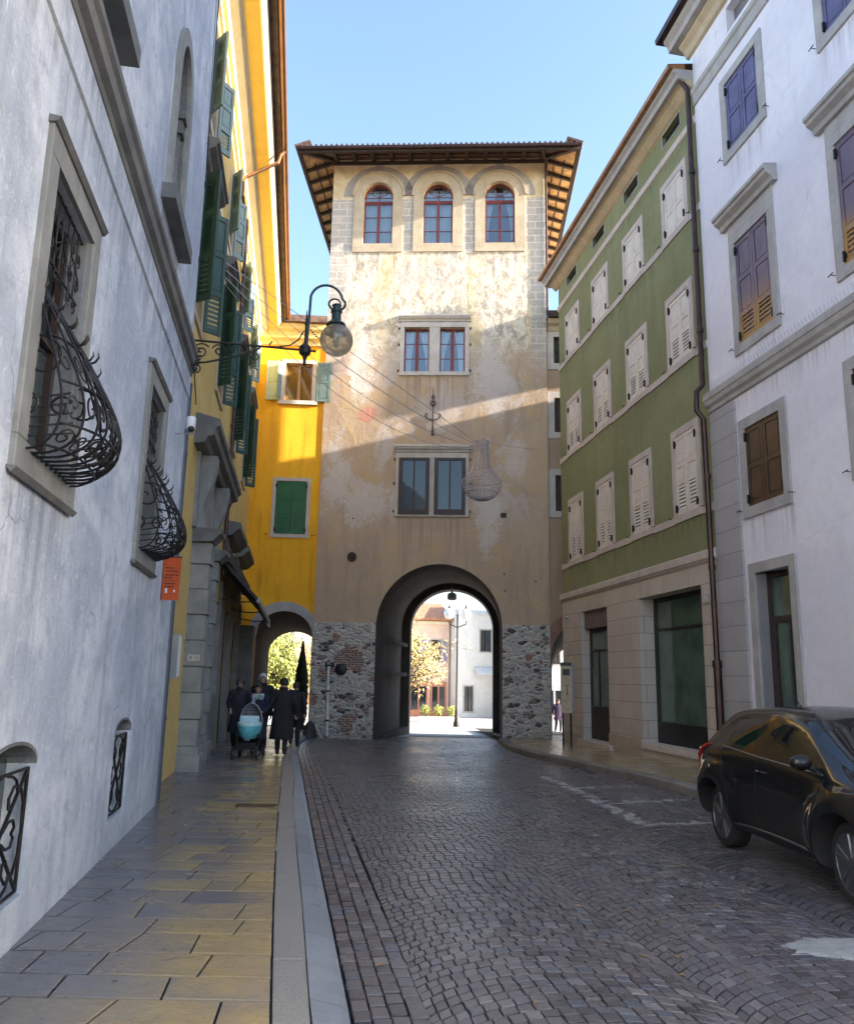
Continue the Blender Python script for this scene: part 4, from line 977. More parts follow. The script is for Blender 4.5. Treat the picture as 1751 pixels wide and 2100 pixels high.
for s0, d_, ang, mt in ((-5.5-.15, -1, R(178), 'shut_sunlit'), (-4.48+.15, 1, R(172), 'shut_teal')):  # one leaf coloured as sunlit, the other as shaded
    if d_ < 0: f = Frame(FW(s0, .06, 0), -FW.d + FW.n*.06, FW.n)
    else: f = Frame(FW(s0, .06, 0), FW.d + FW.n*.10, FW.n)
    leaf(MB(), f, .02, .55, 12.03, 13.58, 0, .045, 2).build('shutter', M[mt], win)
leaf(MB(), Frame(FW(-5.63, .10, 0), Vector((-FW.d.x, -FW.d.y, 0))*.35+FW.n, FW.n), .0, .34, 12.05, 13.5, 0, .04, 2).build('shutter', M['shut_teal'], win)
win = surround(FW, -5.62, -4.48, 6.92, 8.92, .13, M['pink_stone'], wg, .035, .1)
closed_shutters(FW, -5.62, -4.48, 6.92, 8.92, -.03, M['shut_forest'], win, panels=3)
# ------------------------------------------------------------------ gate tower
tw = thing('gate_tower', FT(0.2, 0, -.3), 'tall old gate tower of flaking tan plaster on rubble stone with a big archway', 'gate tower')
TA = (0.50, 2.25, 3.62, 2.27)                            # centre, half width, springing, rise
tops = (-2.16, 0.22, 2.66)
holes = [arch(c, .58, 18.58, 20.66, .60, 14) for c in tops] + [rect(-.99, -.03, 13.24, 15.05), rect(.37, 1.33, 13.24, 15.05), rect(-1.03, .03, 7.78, 9.85), rect(.29, 1.36, 7.78, 9.85)]
ap = arc_pts(*TA[:2], TA[2], TA[3], 24)
zb = 3.74
up = [p for p in ap if p[1] > zb]
xr = TA[1]*math.sqrt(max(0, 1-((zb-TA[2])/TA[3])**2))
mb = MB(); mb.sheet(FT, [(-4.0, zb), (TA[0]-xr, zb)] + up[::-1] + [(TA[0]+xr, zb), (4.43, zb), (4.43, 22.3), (-4.0, 22.3)], holes, 0, .30, cap=False)
bx = body_box(FT, -4.0, 4.43, -9.0, 0, -1, 22.3)
mb.add(bx.v[:8], bx.f[:2]); mb.add(bx.v[12:16], [(0, 1, 2, 3)])
mb.sheet(FT, [(-4.0, -1), (-1.05, -1.), (-1.05, 4.05)] + arc_pts(.82, 1.87, 4.05, 1.78, 24)[::-1][1:-1] + [(2.69, 4.05), (2.69, -1.), (4.43, -1), (4.43, 22.3), (-4.0, 22.3)], [], -9.0)
mb.build('wall', M['tower'], tw, recalc=False)
lo = [p for p in ap if p[1] <= zb]
mb = MB()
mb.prism(FT, [(-4.0, -1), (TA[0]-TA[1], -1), (TA[0]-TA[1], TA[2]), (TA[0]-xr, zb), (-4.0, zb-.005)], -.12, .035)
mb.prism(FT, [(TA[0]+TA[1], -1), (4.43, -1), (4.43, zb-.005), (TA[0]+xr, zb), (TA[0]+TA[1], TA[2])], -.12, .035)
mb.build_each('stone_base', M['rubble'], tw)
fo = [(TA[0]+TA[1], -1)] + ap + [(TA[0]-TA[1], -1)]
mid_ = [(2.72, -1)] + arc_pts(.55, 2.17, 3.62, 2.2, 24) + [(-1.62, -1)]
bo = [(2.69, -1)] + arc_pts(.82, 1.87, 4.05, 1.78, 24) + [(-1.05, -1)]
bo0 = [(2.98, -1)] + arc_pts(.78, 2.20, 4.05, 2.05, 24) + [(-1.42, -1)]
def loft(F, rings, mat, name, parent):
    n = len(rings[0][1]); mb = MB()
    vs = [F(a, o, b) for o, ring in rings for a, b in ring]
    return mb.add(vs, [(r*n+i, r*n+i+1, (r+1)*n+i+1, (r+1)*n+i) for r in range(len(rings)-1) for i in range(n-1)]).build(name, mat, parent, recalc=False)
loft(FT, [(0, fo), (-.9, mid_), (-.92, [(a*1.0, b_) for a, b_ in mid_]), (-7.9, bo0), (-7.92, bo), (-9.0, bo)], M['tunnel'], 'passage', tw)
# niche-like pilasters and ledges on the shaded jamb of the passage
mb = MB()
for y0, y1, z0, z1 in ((-1.2, -7.6, -.6, -.25), (-2.0, -6.8, 1.9, 2.05), (-2.0, -6.8, 3.15, 3.3)): 
    sa = -1.62+(y0/-7.9)*.38; mb.prism(FT, [(-1.60+.05*abs(y0), y0), (-1.42+.05*abs(y0), y0), (-1.42+.05*abs(y1), y1), (-1.60+.05*abs(y1), y1)], z0, z1, 'z')
mb.build_each('passage_ledge', M['tunnel'], tw)
# arched windows of the top storey
for i, c in enumerate(tops):
    mb = MB(); oo = arch(c, .98, 18.58, 20.66, 1.0, 18); ii = arch(c, .58, 18.58, 20.66, .60, 18)
    for k in range(2, len(oo)-1): mb.prism(FT, [oo[k], oo[k+1], ii[k+1], ii[k]], -.05, .05)
    mb.box(FT, c-.98, c-.58, -.05, .05, 18.42, 20.66); mb.box(FT, c+.58, c+.98, -.05, .05, 18.42, 20.66); mb.box(FT, c-.98, c+.98, -.05, .045, 18.22, 18.58)
    o2 = arc_pts(c, 1.06, 20.66, 1.08, 18); o1 = arc_pts(c, .98, 20.66, 1.0, 18)
    for k in range(18): mb.prism(FT, [o2[k], o2[k+1], o1[k+1], o1[k]], -.05, .085)
    win = mb.build('arched_window', M['tan_stone'], tw)
    mb = MB(); o3 = arc_pts(c, 1.40, 20.66, 1.32, 14)
    for k in range(14): mb.prism(FT, [(o3[k][0]*.997+c*.003, o3[k][1]), o3[k+1], arc_pts(c, 1.08, 20.66, 1.10, 14)[k+1], arc_pts(c, 1.08, 20.66, 1.10, 14)[k]], -.03, .014)
    mb.box(FT, c-.16, c+.16, -.03, .03, 21.74, 22.02)
    mb.build('painted_arch', M['painted_block'], win)
    sash(FT, c-.58, c+.58, 18.58, 20.45, -.22, M['win_red'], win, 2, 3, fw=.055, mull=.10)
    mb = MB(); a2 = arc_pts(c, .58, 20.66, .60, 14); a3 = arc_pts(c, .52, 20.66, .54, 14)
    for k in range(14): mb.prism(FT, [a2[k], a2[k+1], a3[k+1], a3[k]], -.22, -.17)
    mb.box(FT, c-.58, c+.58, -.22, -.16, 20.45, 20.53); mb.box(FT, c-.53, c+.53, -.215, -.185, 20.68, 20.70)
    for k in range(1, 6): an = math.pi*k/6; mb.tube([FT(c, -.19, 20.70), FT(c+.54*math.cos(an), -.19, 20.70+.50*math.sin(an))], .011, 4)
    mb.build('fanlight', M['win_red'], win)
    pane(FT, c-.58, c+.58, 18.58, 21.3, -.20, M['glass_clear'], win)
    mb = MB(); mb.box(FT, c-.62, c+.62, -.9, -.88, 18.4, 21.4); mb.build('dark_room', M['room'], win)
    if i < 2:
        drape(FT, c-.56, c-.03, 18.6, 21.1, -.34, win, 5); drape(FT, c+.03, c+.56, 18.6, 21.1, -.34, win, 5)
    else:
        drape(FT, c-.56, c-.10, 18.9, 21.1, -.34, win, 4, .75, 0); drape(FT, c+.10, c+.56, 18.9, 21.1, -.34, win, 4, .75, 1)
# twin windows in the middle of the tower
for (z0, z1, ss, kind) in ((13.24, 15.05, ((-.99, -.03), (.37, 1.33)), 0), (7.78, 9.85, ((-1.03, .03), (.29, 1.36)), 1)):
    a, b_ = ss[0][0], ss[1][1]; mb = MB(); w_ = .15
    mb.box(FT, a-w_, a, -.05, .05, z0, z1); mb.box(FT, b_, b_+w_, -.05, .05, z0, z1); mb.box(FT, ss[0][1], ss[1][0], -.05, .04, z0, z1)
    mb.box(FT, a-w_, b_+w_, -.05, .055, z1, z1+.20); mb.box(FT, a-w_-.02, b_+w_+.02, -.05, .07, z0-.15, z0)
    win = mb.build('twin_window', M['pale_stone'], tw, bevel=.006)
    hood(FT, a-w_-.08, b_+w_+.08, z1+.22, .26, .20, M['pale_stone'], win)
    for k, (s0, s1) in enumerate(ss):
        if kind == 0:
            sash(FT, s0, s1, z0, z1, -.22, M['win_red'], win, 2, 3, fw=.05, mull=.13)
            pane(FT, s0, s1, z0, z1, -.20, M['glass_clear'], win)
            mb = MB(); mb.box(FT, s0-.05, s1+.05, -.8, -.78, z0-.05, z1+.05); mb.build('dark_room', M['room'], win)
            m_ = (s0+s1)/2
            drape(FT, s0+.04, m_-.06, z0, z1, -.33, win, 4, .5 if k == 0 else .8, 0); drape(FT, m_+.06, s1-.04, z0, z1, -.33, win, 4, .8 if k == 0 else .5, 1)
        else:
            mb = MB()
            for q in ((s0-.04, s0+.10, z0-.08, z1), (s1-.10, s1+.04, z0-.08, z1), (s0+.10, s1-.10, z0-.08, z0+.12), (s0+.10, s1-.10, z1-.09, z1)): mb.box(FT, q[0], q[1], -.02, .10, q[2], q[3])
            mb.box(FT, (s0+s1)/2-.028, (s0+s1)/2+.028, .02, .08, z0+.12, z1-.09)
            mb.build('storm_frame', M['win_brown'], win)
            pane(FT, s0, s1, z0, z1, .05, M['glass'], win)
    hs = MB()
    for s in (a-w_-.06, b_+w_+.06):
        for z in (z0+.05, z0+1.1, z1-.05, z1+.3): hs.box(FT, s-.025, s+.025, 0, .05, z-.04, z+.04)
    hs.build_each('hinge', M['iron'], win)
# flat key plate, round plaque, wall anchor, vent
mb = MB()
mb.tube([FT(.155, .06, 10.80), FT(.155, .06, 12.55)], [.03, .012], 6); mb.tube([FT(.155, .06, 10.72), FT(.155, .06, 10.86)], .05, 6)
for s_ in (1, -1):
    mb.tube([FT(.155, .06, 11.30), FT(.155+s_*.18, .06, 11.36), FT(.155+s_*.30, .06, 11.50), FT(.155+s_*.26, .06, 11.58), FT(.155+s_*.20, .06, 11.52)], .022, 6)
    mb.tube([FT(.155, .06, 11.85), FT(.155+s_*.10, .06, 11.95), FT(.155+s_*.06, .06, 12.08), FT(.155, .06, 12.0)], .022, 6); mb.tube([FT(.155, .06, 12.15), FT(.155+s_*.07, .06, 12.22), FT(.155, .06, 12.3)], .018, 6)
mb.build('wall_anchor', M['rusty_iron'], tw)
mb = MB(); mb.lathe(FT(-2.70, 0, 6.12), [(.17, 0), (.17, .05), (.14, .06), (.06, .05), (.05, .09), (0, .10)], 16, FT.n); mb.build('round_plaque', M['rusty_iron'], tw)
mb = MB(); mb.box(FT, 2.69, 2.90, -.02, .01, 7.62, 7.80); mb.build('vent', M['rusty_iron'], tw)
mb = MB()
for s, z in ((-2.72, 7.55), (2.82, 5.55), (2.86, 4.95), (3.95, 5.3)): mb.lathe(FT(s, -.001, z), [(.035, 0), (.03, .012), (0, .015)], 8, FT.n)
mb.build_each('putlog_hole', M['black'], tw)
# roof: deep timber eaves on rafters, tiled soffit and hipped tile roof
EO = 1.22; EZ = 21.80
mb = MB(); S0, S1_, D0 = -4.0, 4.43, 9.0
def ering(e, z): return [FT(S0-e, e, z), FT(S1_+e, e, z), FT(S1_+e, -D0-e, z), FT(S0-e, -D0-e, z)]
rings = [ering(-.02, 22.42), ering(EO, EZ+.16)]
mb.add(rings[0]+rings[1], [(i, (i+1) % 4, 4+(i+1) % 4, 4+i) for i in range(4)])
mb.build('soffit', M['soffit_tile'], tw)
mb = MB(); A = ering(EO+.02, EZ); B = ering(EO+.02, EZ+.19); C_ = ering(EO-.08, EZ); D_ = ering(EO-.08, EZ+.18)
mb.add(A+B+C_+D_, [(i, (i+1) % 4, 4+(i+1) % 4, 4+i) for i in range(4)] + [(i, (i+1) % 4, 8+(i+1) % 4, 8+i) for i in range(4)] + [(8+i, 8+(i+1) % 4, 12+(i+1) % 4, 12+i) for i in range(4)])
mb.build('fascia', M['wood_dark'], tw)
mb = MB()
def rafter(p, q, w=.10, h=.17):
    """sloped beam from wall point p out to q, hanging below the soffit"""
    t = (q-p).normalized(); sd = t.cross(Vector((0, 0, 1))).normalized()*w/2; dn = Vector((0, 0, -h))
    mb.add([p+sd, p-sd, p-sd+dn, p+sd+dn, q+sd, q-sd, q-sd+dn*.6, q+sd+dn*.6], [(0, 1, 2, 3), (4, 7, 6, 5), (0, 4, 5, 1), (1, 5, 6, 2), (2, 6, 7, 3), (3, 7, 4, 0)])
zi, zo = 22.40, EZ+.15
for i in range(12):
    s = S0+.12+(S1_-S0-.24)*i/11; rafter(FT(s, -.02, zi), FT(s, EO-.07, zo), .13, .20)
for side in (-1, 1):
    for i in range(12):
        o = -.15-(D0-.3)*i/11; s0 = S0 if side < 0 else S1_
        rafter(FT(s0-side*.02, o, zi), FT(s0+side*(EO-.07), o, zo), .11, .18)
    rafter(FT(S0 if side < 0 else S1_, 0, zi), FT((S0 if side < 0 else S1_)+side*(EO-.07), EO-.07, zo), .14, .2)
mb.build_each('rafter', M['wood_dark'], tw)
mb = MB()
for side in (-1, 1):
    for k in (.33, .62):
        s0 = (S0 if side < 0 else S1_)+side*EO*k; z = zi+(zo-zi)*k-.015
        mb.tube([FT(s0, .1, z-.03), FT(s0, -D0, z-.03)], .028, 4)
for k in (.4, .72): mb.tube([FT(S0, EO*k, zi+(zo-zi)*k-.04), FT(S1_, EO*k, zi+(zo-zi)*k-.04)], .028, 4)
mb.box(FT, S0-.02, S1_+.02, -.02, .05, 22.05, 22.20)
mb.build_each('batten', M['wood_dark'], tw)
mb = MB(); A = ering(EO+.10, EZ+.20); T0, T1 = FT(S0+3.6, -D0/2+.2, 23.55), FT(S1_-3.6, -D0/2-.2, 23.55)
mb.add(A+[T0, T1], [(0, 1, 5, 4), (1, 2, 5), (2, 3, 4, 5), (3, 0, 4)])
n = 56
for i in range(n): 
    s = S0-EO-.08+(S1_-S0+2*EO+.16)*i/(n-1); mb.tube([FT(s, EO+.13, EZ+.225), FT(s, EO-.5, EZ+.225+.22)], .05, 6)
for i in range(60):
    o = EO+.05-(D0+2*EO)*i/59
    for s, dr in ((S0-EO-.12, 1), (S1_+EO+.12, -1)): mb.tube([FT(s, o, EZ+.235), FT(s+dr*.6, o, EZ+.45)], .075, 5)
mb.build('roof', M['roof_tile'], tw)
mb = MB(); mb.tube([FT(4.47, .06, 22.0), FT(4.47, .06, 15.5)], .045, 8); mb.tube([FT(4.2, EO, EZ+.0), FT(4.47, .4, 21.75), FT(4.47, .06, 21.5)], .045, 8)
mb.tube([FT(S0-EO, EO+.10, EZ+.14), FT(S1_+EO, EO+.10, EZ+.14)], .075, 6)
mb.build('downpipe', M['pipe_brown'], tw)
mb = MB(); lz = 5.72; mb.lathe(FT(.82, -7.6, lz-.42), [(.04, .42), (.05, .36), (.20, .30), (.22, .06), (.16, .0), (0, -.02)], 10); mb.box(FT, 0.80, 0.84, -7.62, -7.58, lz-.1, lz+.15)
tag(mb.build('passage_lantern', simple('lantern glass', (.85, .80, .68), .4)), 'small pale lantern hanging at the top of the tower archway', 'lantern')

# ------------------------------------------------------------------ annex right of the tower
an = thing('tower_annex', FT(6, 0, -.3), 'narrow tan annex with stone framed windows between the tower and the green house', 'house')
FA = Frame(FT(0, -.10, 0), FT.d, FT.n)
AA = (5.68, 1.22, 2.55, 1.35)
ap2 = arc_pts(AA[0], AA[1], AA[2], AA[3], 20)
wins = [(4.70, 5.55, 13.62, 14.70), (4.70, 5.55, 10.90, 12.25), (4.70, 5.55, 7.90, 9.25)]
mb = MB(); mb.sheet(FA, [(4.40, -1), (AA[0]-AA[1], -1), (AA[0]-AA[1], AA[2])] + ap2[::-1][1:-1] + [(AA[0]+AA[1], AA[2]), (AA[0]+AA[1], -1), (12.6, -1), (12.6, 15.35), (4.40, 15.35)], [rect(*w) for w in wins], 0, .25)
mb.quad(FA(4.4, 0, 15.35), FA(12.6, 0, 15.35), FA(12.6, -7, 15.35), FA(4.4, -7, 15.35)); mb.quad(FA(4.4, -7, 3.2), FA(12.6, -7, 3.2), FA(12.6, -7, 15.35), FA(4.4, -7, 15.35)); mb.quad(FA(12.6, 0, -1), FA(12.6, -7, -1), FA(12.6, -7, 15.35), FA(12.6, 0, 15.35))
mb.build('wall', M['annex_plaster'], an, recalc=False)
mb = MB(); oo = arc_pts(AA[0], AA[1]+.42, AA[2], AA[3]+.42, 20)
for k in range(20): mb.prism(FA, [oo[k], oo[k+1], ap2[k+1], ap2[k]], -.1, .03)
mb.build('arch_ring', M['brick'], an)
loft(FA, [(0, [(AA[0]+AA[1], -1)]+ap2+[(AA[0]-AA[1], -1)]), (-7, [(8.0, -1)]+arc_pts(6.6, 1.4, 2.2, 1.25, 20)+[(5.2, -1)])], M['tunnel'], 'passage', an)
for i, (a, b_, c, d) in enumerate(wins):
    win = surround(FA, a, b_, c, d, .24, M['pale_stone'], an, .03, .1)
    if i == 0:
        pane(FA, a, b_, c, d, -.14, M['glass'], win); sash(FA, a, b_, c, d, -.13, M['win_brown'], win, 2, 2)
    else: closed_shutters(FA, a, b_, c, d, -.12, M['shut_brown'], win, panels=1, iron=False)
mb = MB(); mb.prism(FA, [(0, 14.9), (.06, 14.92), (.08, 15.1), (.22, 15.18), (.26, 15.35), (0, 15.36)], 4.48, 12.6, 's'); mb.build('cornice', M['tan_stone'], an)
mb = MB(); mb.prism(FA, [(0, 15.36), (.40, 15.36), (.42, 15.60), (-7, 16.1), (-7, 15.4)], 4.48, 12.6, 's'); mb.build('roof', M['wood_dark'], an)

# ------------------------------------------------------------------ green house
gh = thing('green_house', FR(22, 0, 0), 'olive green house with cream closed shutters above a pinkish stone ground floor', 'house')
E0, E1 = 17.50, 28.06
gcols = ((18.2, 19.28), (20.80, 21.90), (23.40, 24.48), (26.02, 27.12))
rows_ = ((12.84, 14.24, False), (9.42, 11.08, True), (5.70, 7.62, True))
holes = []; dep = []
for a, b_ in gcols:
    for z0, z1, _ in rows_: holes.append(rect(a, b_, z0, z1)); dep.append(.16)
    holes.append(rect(a+.05, b_-.02, 15.45, 15.80)); dep.append(.25)
mb = MB(); mb.sheet(FR, rect(E0, E1, 4.45, 16.1), holes, 0, dep)
pe = FR(E1, 0, 0); q1 = Vector((12.2, 25.5, 0)); q2 = FR(17.5, -9, 0)
V3 = lambda p, z: (p[0], p[1], z)
mb.quad(V3(pe, -.6), V3(q1, -.6), V3(q1, 16.1), V3(pe, 16.1)); mb.quad(V3(q1, -.6), V3(q2, -.6), V3(q2, 16.1), V3(q1, 16.1))
mb.build('wall', M['green_plaster'], gh, recalc=False)
sh1 = (24.0, 26.2, .12, 3.95); sh2 = (18.3, 21.72, .34, 3.97)
mb = MB(); mb.sheet(FR, rect(E0, E1, -.6, 4.46), [rect(*sh1), rect(*sh2)], .02, [.45, .55]); mb.quad(FR(E1, .02, -.6), FR(E1, -.4, -.6), FR(E1, -.4, 4.46), FR(E1, .02, 4.46))
mb.build('ground_floor', M['ashlar'], gh, recalc=False)
mb = MB(); mb.box(FR, E0, 18.28, 0, .06, -.5, .50); mb.box(FR, 21.74, 23.98, 0, .06, -.5, .42); mb.box(FR, 26.22, E1+.02, 0, .06, -.5, .22); mb.build_each('plinth', stone('rough plinth stone', (.40, .33, .26), (.48, .40, .32), scale=4, bump=.8), gh)
mb = MB(); mb.box(FR, 23.7, 26.4, -.4, .16, -.5, .10); mb.build('doorstep', M['pink_stone'], gh)
mb = MB(); mb.box(FR, 18.3, 21.72, -.5, .08, .20, .33); mb.build('sill', M['pale_stone'], gh)
mb = MB(); mb.prism(FR, [(0, 4.42), (.05, 4.44), (.07, 4.48), (.10, 4.50), (.10, 4.66), (.03, 4.70), (0, 4.71)], E0, E1+.06, 's'); mb.build('stone_band', M['pink_stone'], gh)
for (z0, z1, lv) in rows_:
    mb = MB(); segs = [E0]+[x for a, b_ in gcols for x in (a-.175, b_+.175)]+[E1]
    for a, b_ in zip(segs[::2], segs[1::2]): mb.box(FR, a, b_, -.02, .028, z0-.185, z0-.01)
    mb.build_each('sill_band', M['pink_stone'], gh)
for a, b_ in gcols:
    for z0, z1, lv in rows_:
        win = surround(FR, a, b_, z0, z1, .17, M['pink_stone'], gh, .035, .1)
        closed_shutters(FR, a, b_, z0, z1, -.02, M['shut_cream'], win, louvers=lv, panels=2, rows=[0, .46, 1] if not lv else [0, .40, .62, 1][:2]+[.62, 1])
    win = MB(); a2, b2 = a+.05, b_-.02
    win.box(FR, a2-.03, b2+.03, -.02, .015, 15.80, 15.83); win.box(FR, a2-.03, b2+.03, -.02, .015, 15.42, 15.45); win.box(FR, a2-.03, a2, -.02, .015, 15.45, 15.80); win.box(FR, b2, b2+.03, -.02, .015, 15.45, 15.80)
    w2 = win.build('attic_vent', M['grey_shade_stone'], gh)
    mb = MB()
    for k in range(6): mb.box(FR, a2, b2, -.14, -.10, 15.46+k*.057, 15.485+k*.057)
    mb.box(FR, a2, b2, -.20, -.18, 15.45, 15.80); mb.build('slats', M['black'], w2)
mb = MB(); mb.prism(FR, [(0, 14.93), (.04, 14.95), (.06, 15.10), (.02, 15.16), (0, 15.17)], E0, E1, 's'); mb.build('attic_band', M['pink_stone'], gh)
mb = MB(); mb.prism(FR, [(0, 15.86), (.07, 15.90), (.22, 16.04), (.30, 16.07), (0, 16.09)], E0, E1+.25, 's'); mb.build('cove', M['tan_stone'], gh)
mb = MB(); mb.prism(FR, [(0, 16.08), (.40, 16.09), (.42, 16.22), (.50, 16.28), (.50, 16.34), (0, 16.36)], E0, E1+.40, 's'); mb.build('cornice', M['grey_shade_stone'], gh)
mb = MB(); mb.prism(FR, [(.2, 16.34), (.62, 16.35), (.64, 16.44), (.2, 16.5)], E0, E1+.5, 's'); mb.build('gutter', M['gutter'], gh)
rp = [FR(E0, .62, 16.45), FR(E1+.5, .62, 16.45), Vector((12.4, 25.6, 16.6)), FR(17.5, -9, 16.6)]; ridge = [FR(E0, -4.6, 17.3), FR(24.5, -4.0, 17.3)]
mb = MB(); mb.add(rp+ridge, [(0, 1, 5, 4), (1, 2, 5), (2, 3, 4, 5)]); mb.build('roof', M['roof_tile'], gh)
# shop windows
a, b_, c, d = sh1
dr = MB(); dr.box(FR, a, b_, -.30, -.08, 3.42, d); dr = dr.build('shutter_box', simple('roller box', (.16, .12, .115), .6), gh)
mb = MB(); o0, o1 = -.30, -.24
for q in ((a, a+.16, c, 3.42), (b_-.10, b_, c, 3.42), (a+.16, b_-.10, 3.30, 3.42), (a+.16, b_-.10, 2.72, 2.78), (a+.16, b_-.1, 1.02, 1.1), ((a+b_)/2+.35, (a+b_)/2+.40, 1.1, 2.72)): mb.box(FR, q[0], q[1], o0, o1, q[2], q[3])
mb.box(FR, a+.16, b_-.1, o0, o1-.012, c, 1.02)
fr = mb.build('shopfront', M['win_brown'], gh); pane(FR, a, b_, 1.0, 3.42, -.28, M['glass_shop'], fr)
a, b_, c, d = sh2
mb = MB(); o0, o1 = -.45, -.38
for q in ((a, a+.10, c, d), (a+.34, a+.42, c, d), (b_-.14, b_, c, d), (a+.42, b_-.14, d-.12, d), (a+.10, a+.34, d-.12, d), (a+.10, a+.34, 3.12, 3.18), (a+.42, b_-.14, 3.12, 3.18), (a+.42, b_-.14, c, c+.52), (a+.10, a+.34, c, c+.5)): mb.box(FR, q[0], q[1], o0, o1, q[2], q[3])
fr = mb.build('shopfront', M['black'], gh); pane(FR, a, b_, c+.4, d, -.42, M['glass_shop'], fr)
mb = MB(); mb.tube([FR(a+.24, -.36, 1.15), FR(a+.24, -.30, 1.2), FR(a+.24, -.30, 1.5), FR(a+.24, -.36, 1.55)], .018, 6); mb.build('handle', M['black'], fr)
mb = MB(); mb.box(FR, 17.98, 18.12, .02, .10, 3.55, 3.72); mb.build('alarm_box', M['pink_stone'], gh)
mb = MB(); mb.lathe(FR(27.35, .02, 3.86), [(.03, 0), (.03, .10), (.06, .11), (.06, .16), (0, .18)], 10, FR.n); mb.build('wall_spotlight', M['grey_metal'], gh)

# ------------------------------------------------------------------ white house at the car
rh = thing('bright_white_house', FR(12, 0, 0), 'clean white house with plum brown shutters and grey stone frames above the parked car', 'house')
wcols = ((14.86, 16.10), (11.52, 12.76), (8.15, 9.4))
wr = ((13.18, 14.82, 'shut_blue', 0), (8.72, 10.98, 'shut_warm_lit', 1), (5.28, 6.90, 'shut_brown', 2))
holes = []; dep = []
for a, b_ in wcols:
    for z0, z1, _, k in wr: holes.append(rect(a+(.05 if k == 2 else 0), b_+(.05 if k == 2 else 0), z0, z1)); dep.append(.14)
    holes.append(rect(a+.06, b_-.02, 1.10, 3.95)); dep.append(.34)
    holes.append(rect(a-.3, b_-.2, 16.0, 16.62)); dep.append(.3)
mb = MB(); mb.sheet(FR, rect(1, E0, -.3, 17.0), holes, 0.0, dep); b2_ = body_box(FR, 1, E0, -10, 0, -.3, 17.0); mb.add(b2_.v, b2_.f); mb.build('wall', M['clean_plaster'], rh, recalc=False)
mb = MB(); mb.box(FR, 16.47, E0-.004, -.1, .05, -.3, 7.62); mb.build('corner_quoin', M['quoin_ashlar'], rh, bevel=.01)
mb = MB(); mb.box(FR, 2, 16.46, 0, .035, -.3, .75); mb.build('plinth', M['grey_stone'], rh)
mb = MB(); mb.prism(FR, [(0, 7.66), (.05, 7.68), (.06, 7.76), (.12, 7.82), (.14, 7.92), (.16, 7.93), (.16, 8.06), (.10, 8.12), (0, 8.14)], 1, E0+.02, 's'); sc_ = mb.build('string_course', M['grey_shade_stone'], rh)
mb = MB()
for i in range(150): s = 9.5+7.9*i/149; mb.tube([FR(s, .13, 8.10), FR(s+.012, .15+.03*(i % 2), 8.22)], .0035, 3)
mb.build('bird_spikes', M['grey_metal'], sc_)
for a, b_ in wcols:
    for z0, z1, mt, k in wr:
        aa, bb = (a+.05, b_+.05) if k == 2 else (a, b_)
        win = surround(FR, aa, bb, z0, z1, .21, M['grey_shade_stone'], rh, .045, .1)
        if k == 1:
            mb = MB(); mb.box(FR, a-.21, b_+.21, -.1, .04, z1+.212, z1+.46); mb.build('frieze', M['grey_shade_stone'], win)
            hood(FR, a-.40, b_+.40, z1+.46, .34, .30, M['grey_shade_stone'], win)
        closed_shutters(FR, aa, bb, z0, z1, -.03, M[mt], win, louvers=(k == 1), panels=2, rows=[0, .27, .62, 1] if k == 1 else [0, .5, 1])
    win = surround(FR, a+.06, b_-.02, 1.10, 3.95, .20, M['grey_shade_stone'], rh, .05, .34, sill=.12)
    mb = MB(); o0, o1 = -.29, -.21; a2, b2 = a+.06, b_-.02
    for q in ((a2, a2+.10, 1.1, 3.95), (b2-.10, b2, 1.1, 3.95), (a2+.10, b2-.10, 1.10, 1.20), (a2+.10, b2-.10, 3.85, 3.95), (a2+.10, b2-.10, 2.98, 3.10), (a2+.38, a2+.50, 1.20, 2.98), (b2-.2, b2-.1, 1.2, 2.98)): mb.box(FR, q[0], q[1], o0, o1, q[2], q[3])
    mb.build('sash', M['win_brown'], win); pane(FR, a2, b2, 1.1, 3.95, -.26, M['glass_shop'], win)
    mb = MB(); mb.box(FR, a-.3, b_-.2, -.25, -.2, 16.0, 16.62); mb.build('attic_vent', simple('grey attic panel', (.16, .155, .16), .7), rh)
mb = MB(); mb.prism(FR, [(0, 15.35), (.04, 15.37), (.05, 15.62), (.09, 15.66), (.09, 15.78), (0, 15.82)], 1, E0, 's'); mb.build('attic_band', M['grey_shade_stone'], rh)
mb = MB(); mb.prism(FR, [(0, 16.75), (.08, 16.78), (.14, 16.92), (.24, 17.02), (.26, 17.08), (0, 17.1)], 1, E0+.15, 's'); mb.build('cove', M['tan_stone'], rh)
mb = MB(); mb.prism(FR, [(0, 17.08), (.40, 17.10), (.42, 17.24), (.52, 17.34), (.52, 17.42), (0, 17.44)], 1, E0+.4, 's'); mb.build('cornice', M['grey_shade_stone'], rh)
mb = MB(); mb.prism(FR, [(.15, 17.42), (.66, 17.43), (.68, 17.55), (.2, 17.62)], 1, E0+.55, 's'); mb.build('gutter', M['pipe_brown'], rh)
mb = MB(); mb.prism(FR, [(.62, 17.52), (-5, 18.6), (-10, 17.6), (-10, 17.2), (0, 17.2)], 1, E0+.4, 's'); mb.build('roof', M['roof_tile'], rh)
mb = MB()
pp = [FR(17.62, .45, 16.38), FR(17.60, .30, 16.15), FR(17.58, .12, 15.85), FR(17.58, .12, 8.35), FR(17.60, .26, 8.20), FR(17.60, .28, 7.75), FR(17.58, .14, 7.55), FR(17.56, .12, 2.2)]
mb.tube(pp, .062, 8); mb.tube([FR(17.56, .12, 2.2), FR(17.55, .12, .1)], .085, 8); mb.tube([FR(17.56, .12, 2.15), FR(17.56, .12, 2.3)], .105, 8)
for z in (4.2, 6.2, 9.6, 11.6, 13.6): mb.tube([FR(17.57, .12, z), FR(17.57, .12, z+.10)], .078, 8)
mb.ball(FR(17.60, .38, 16.45), .10, 8, 6)
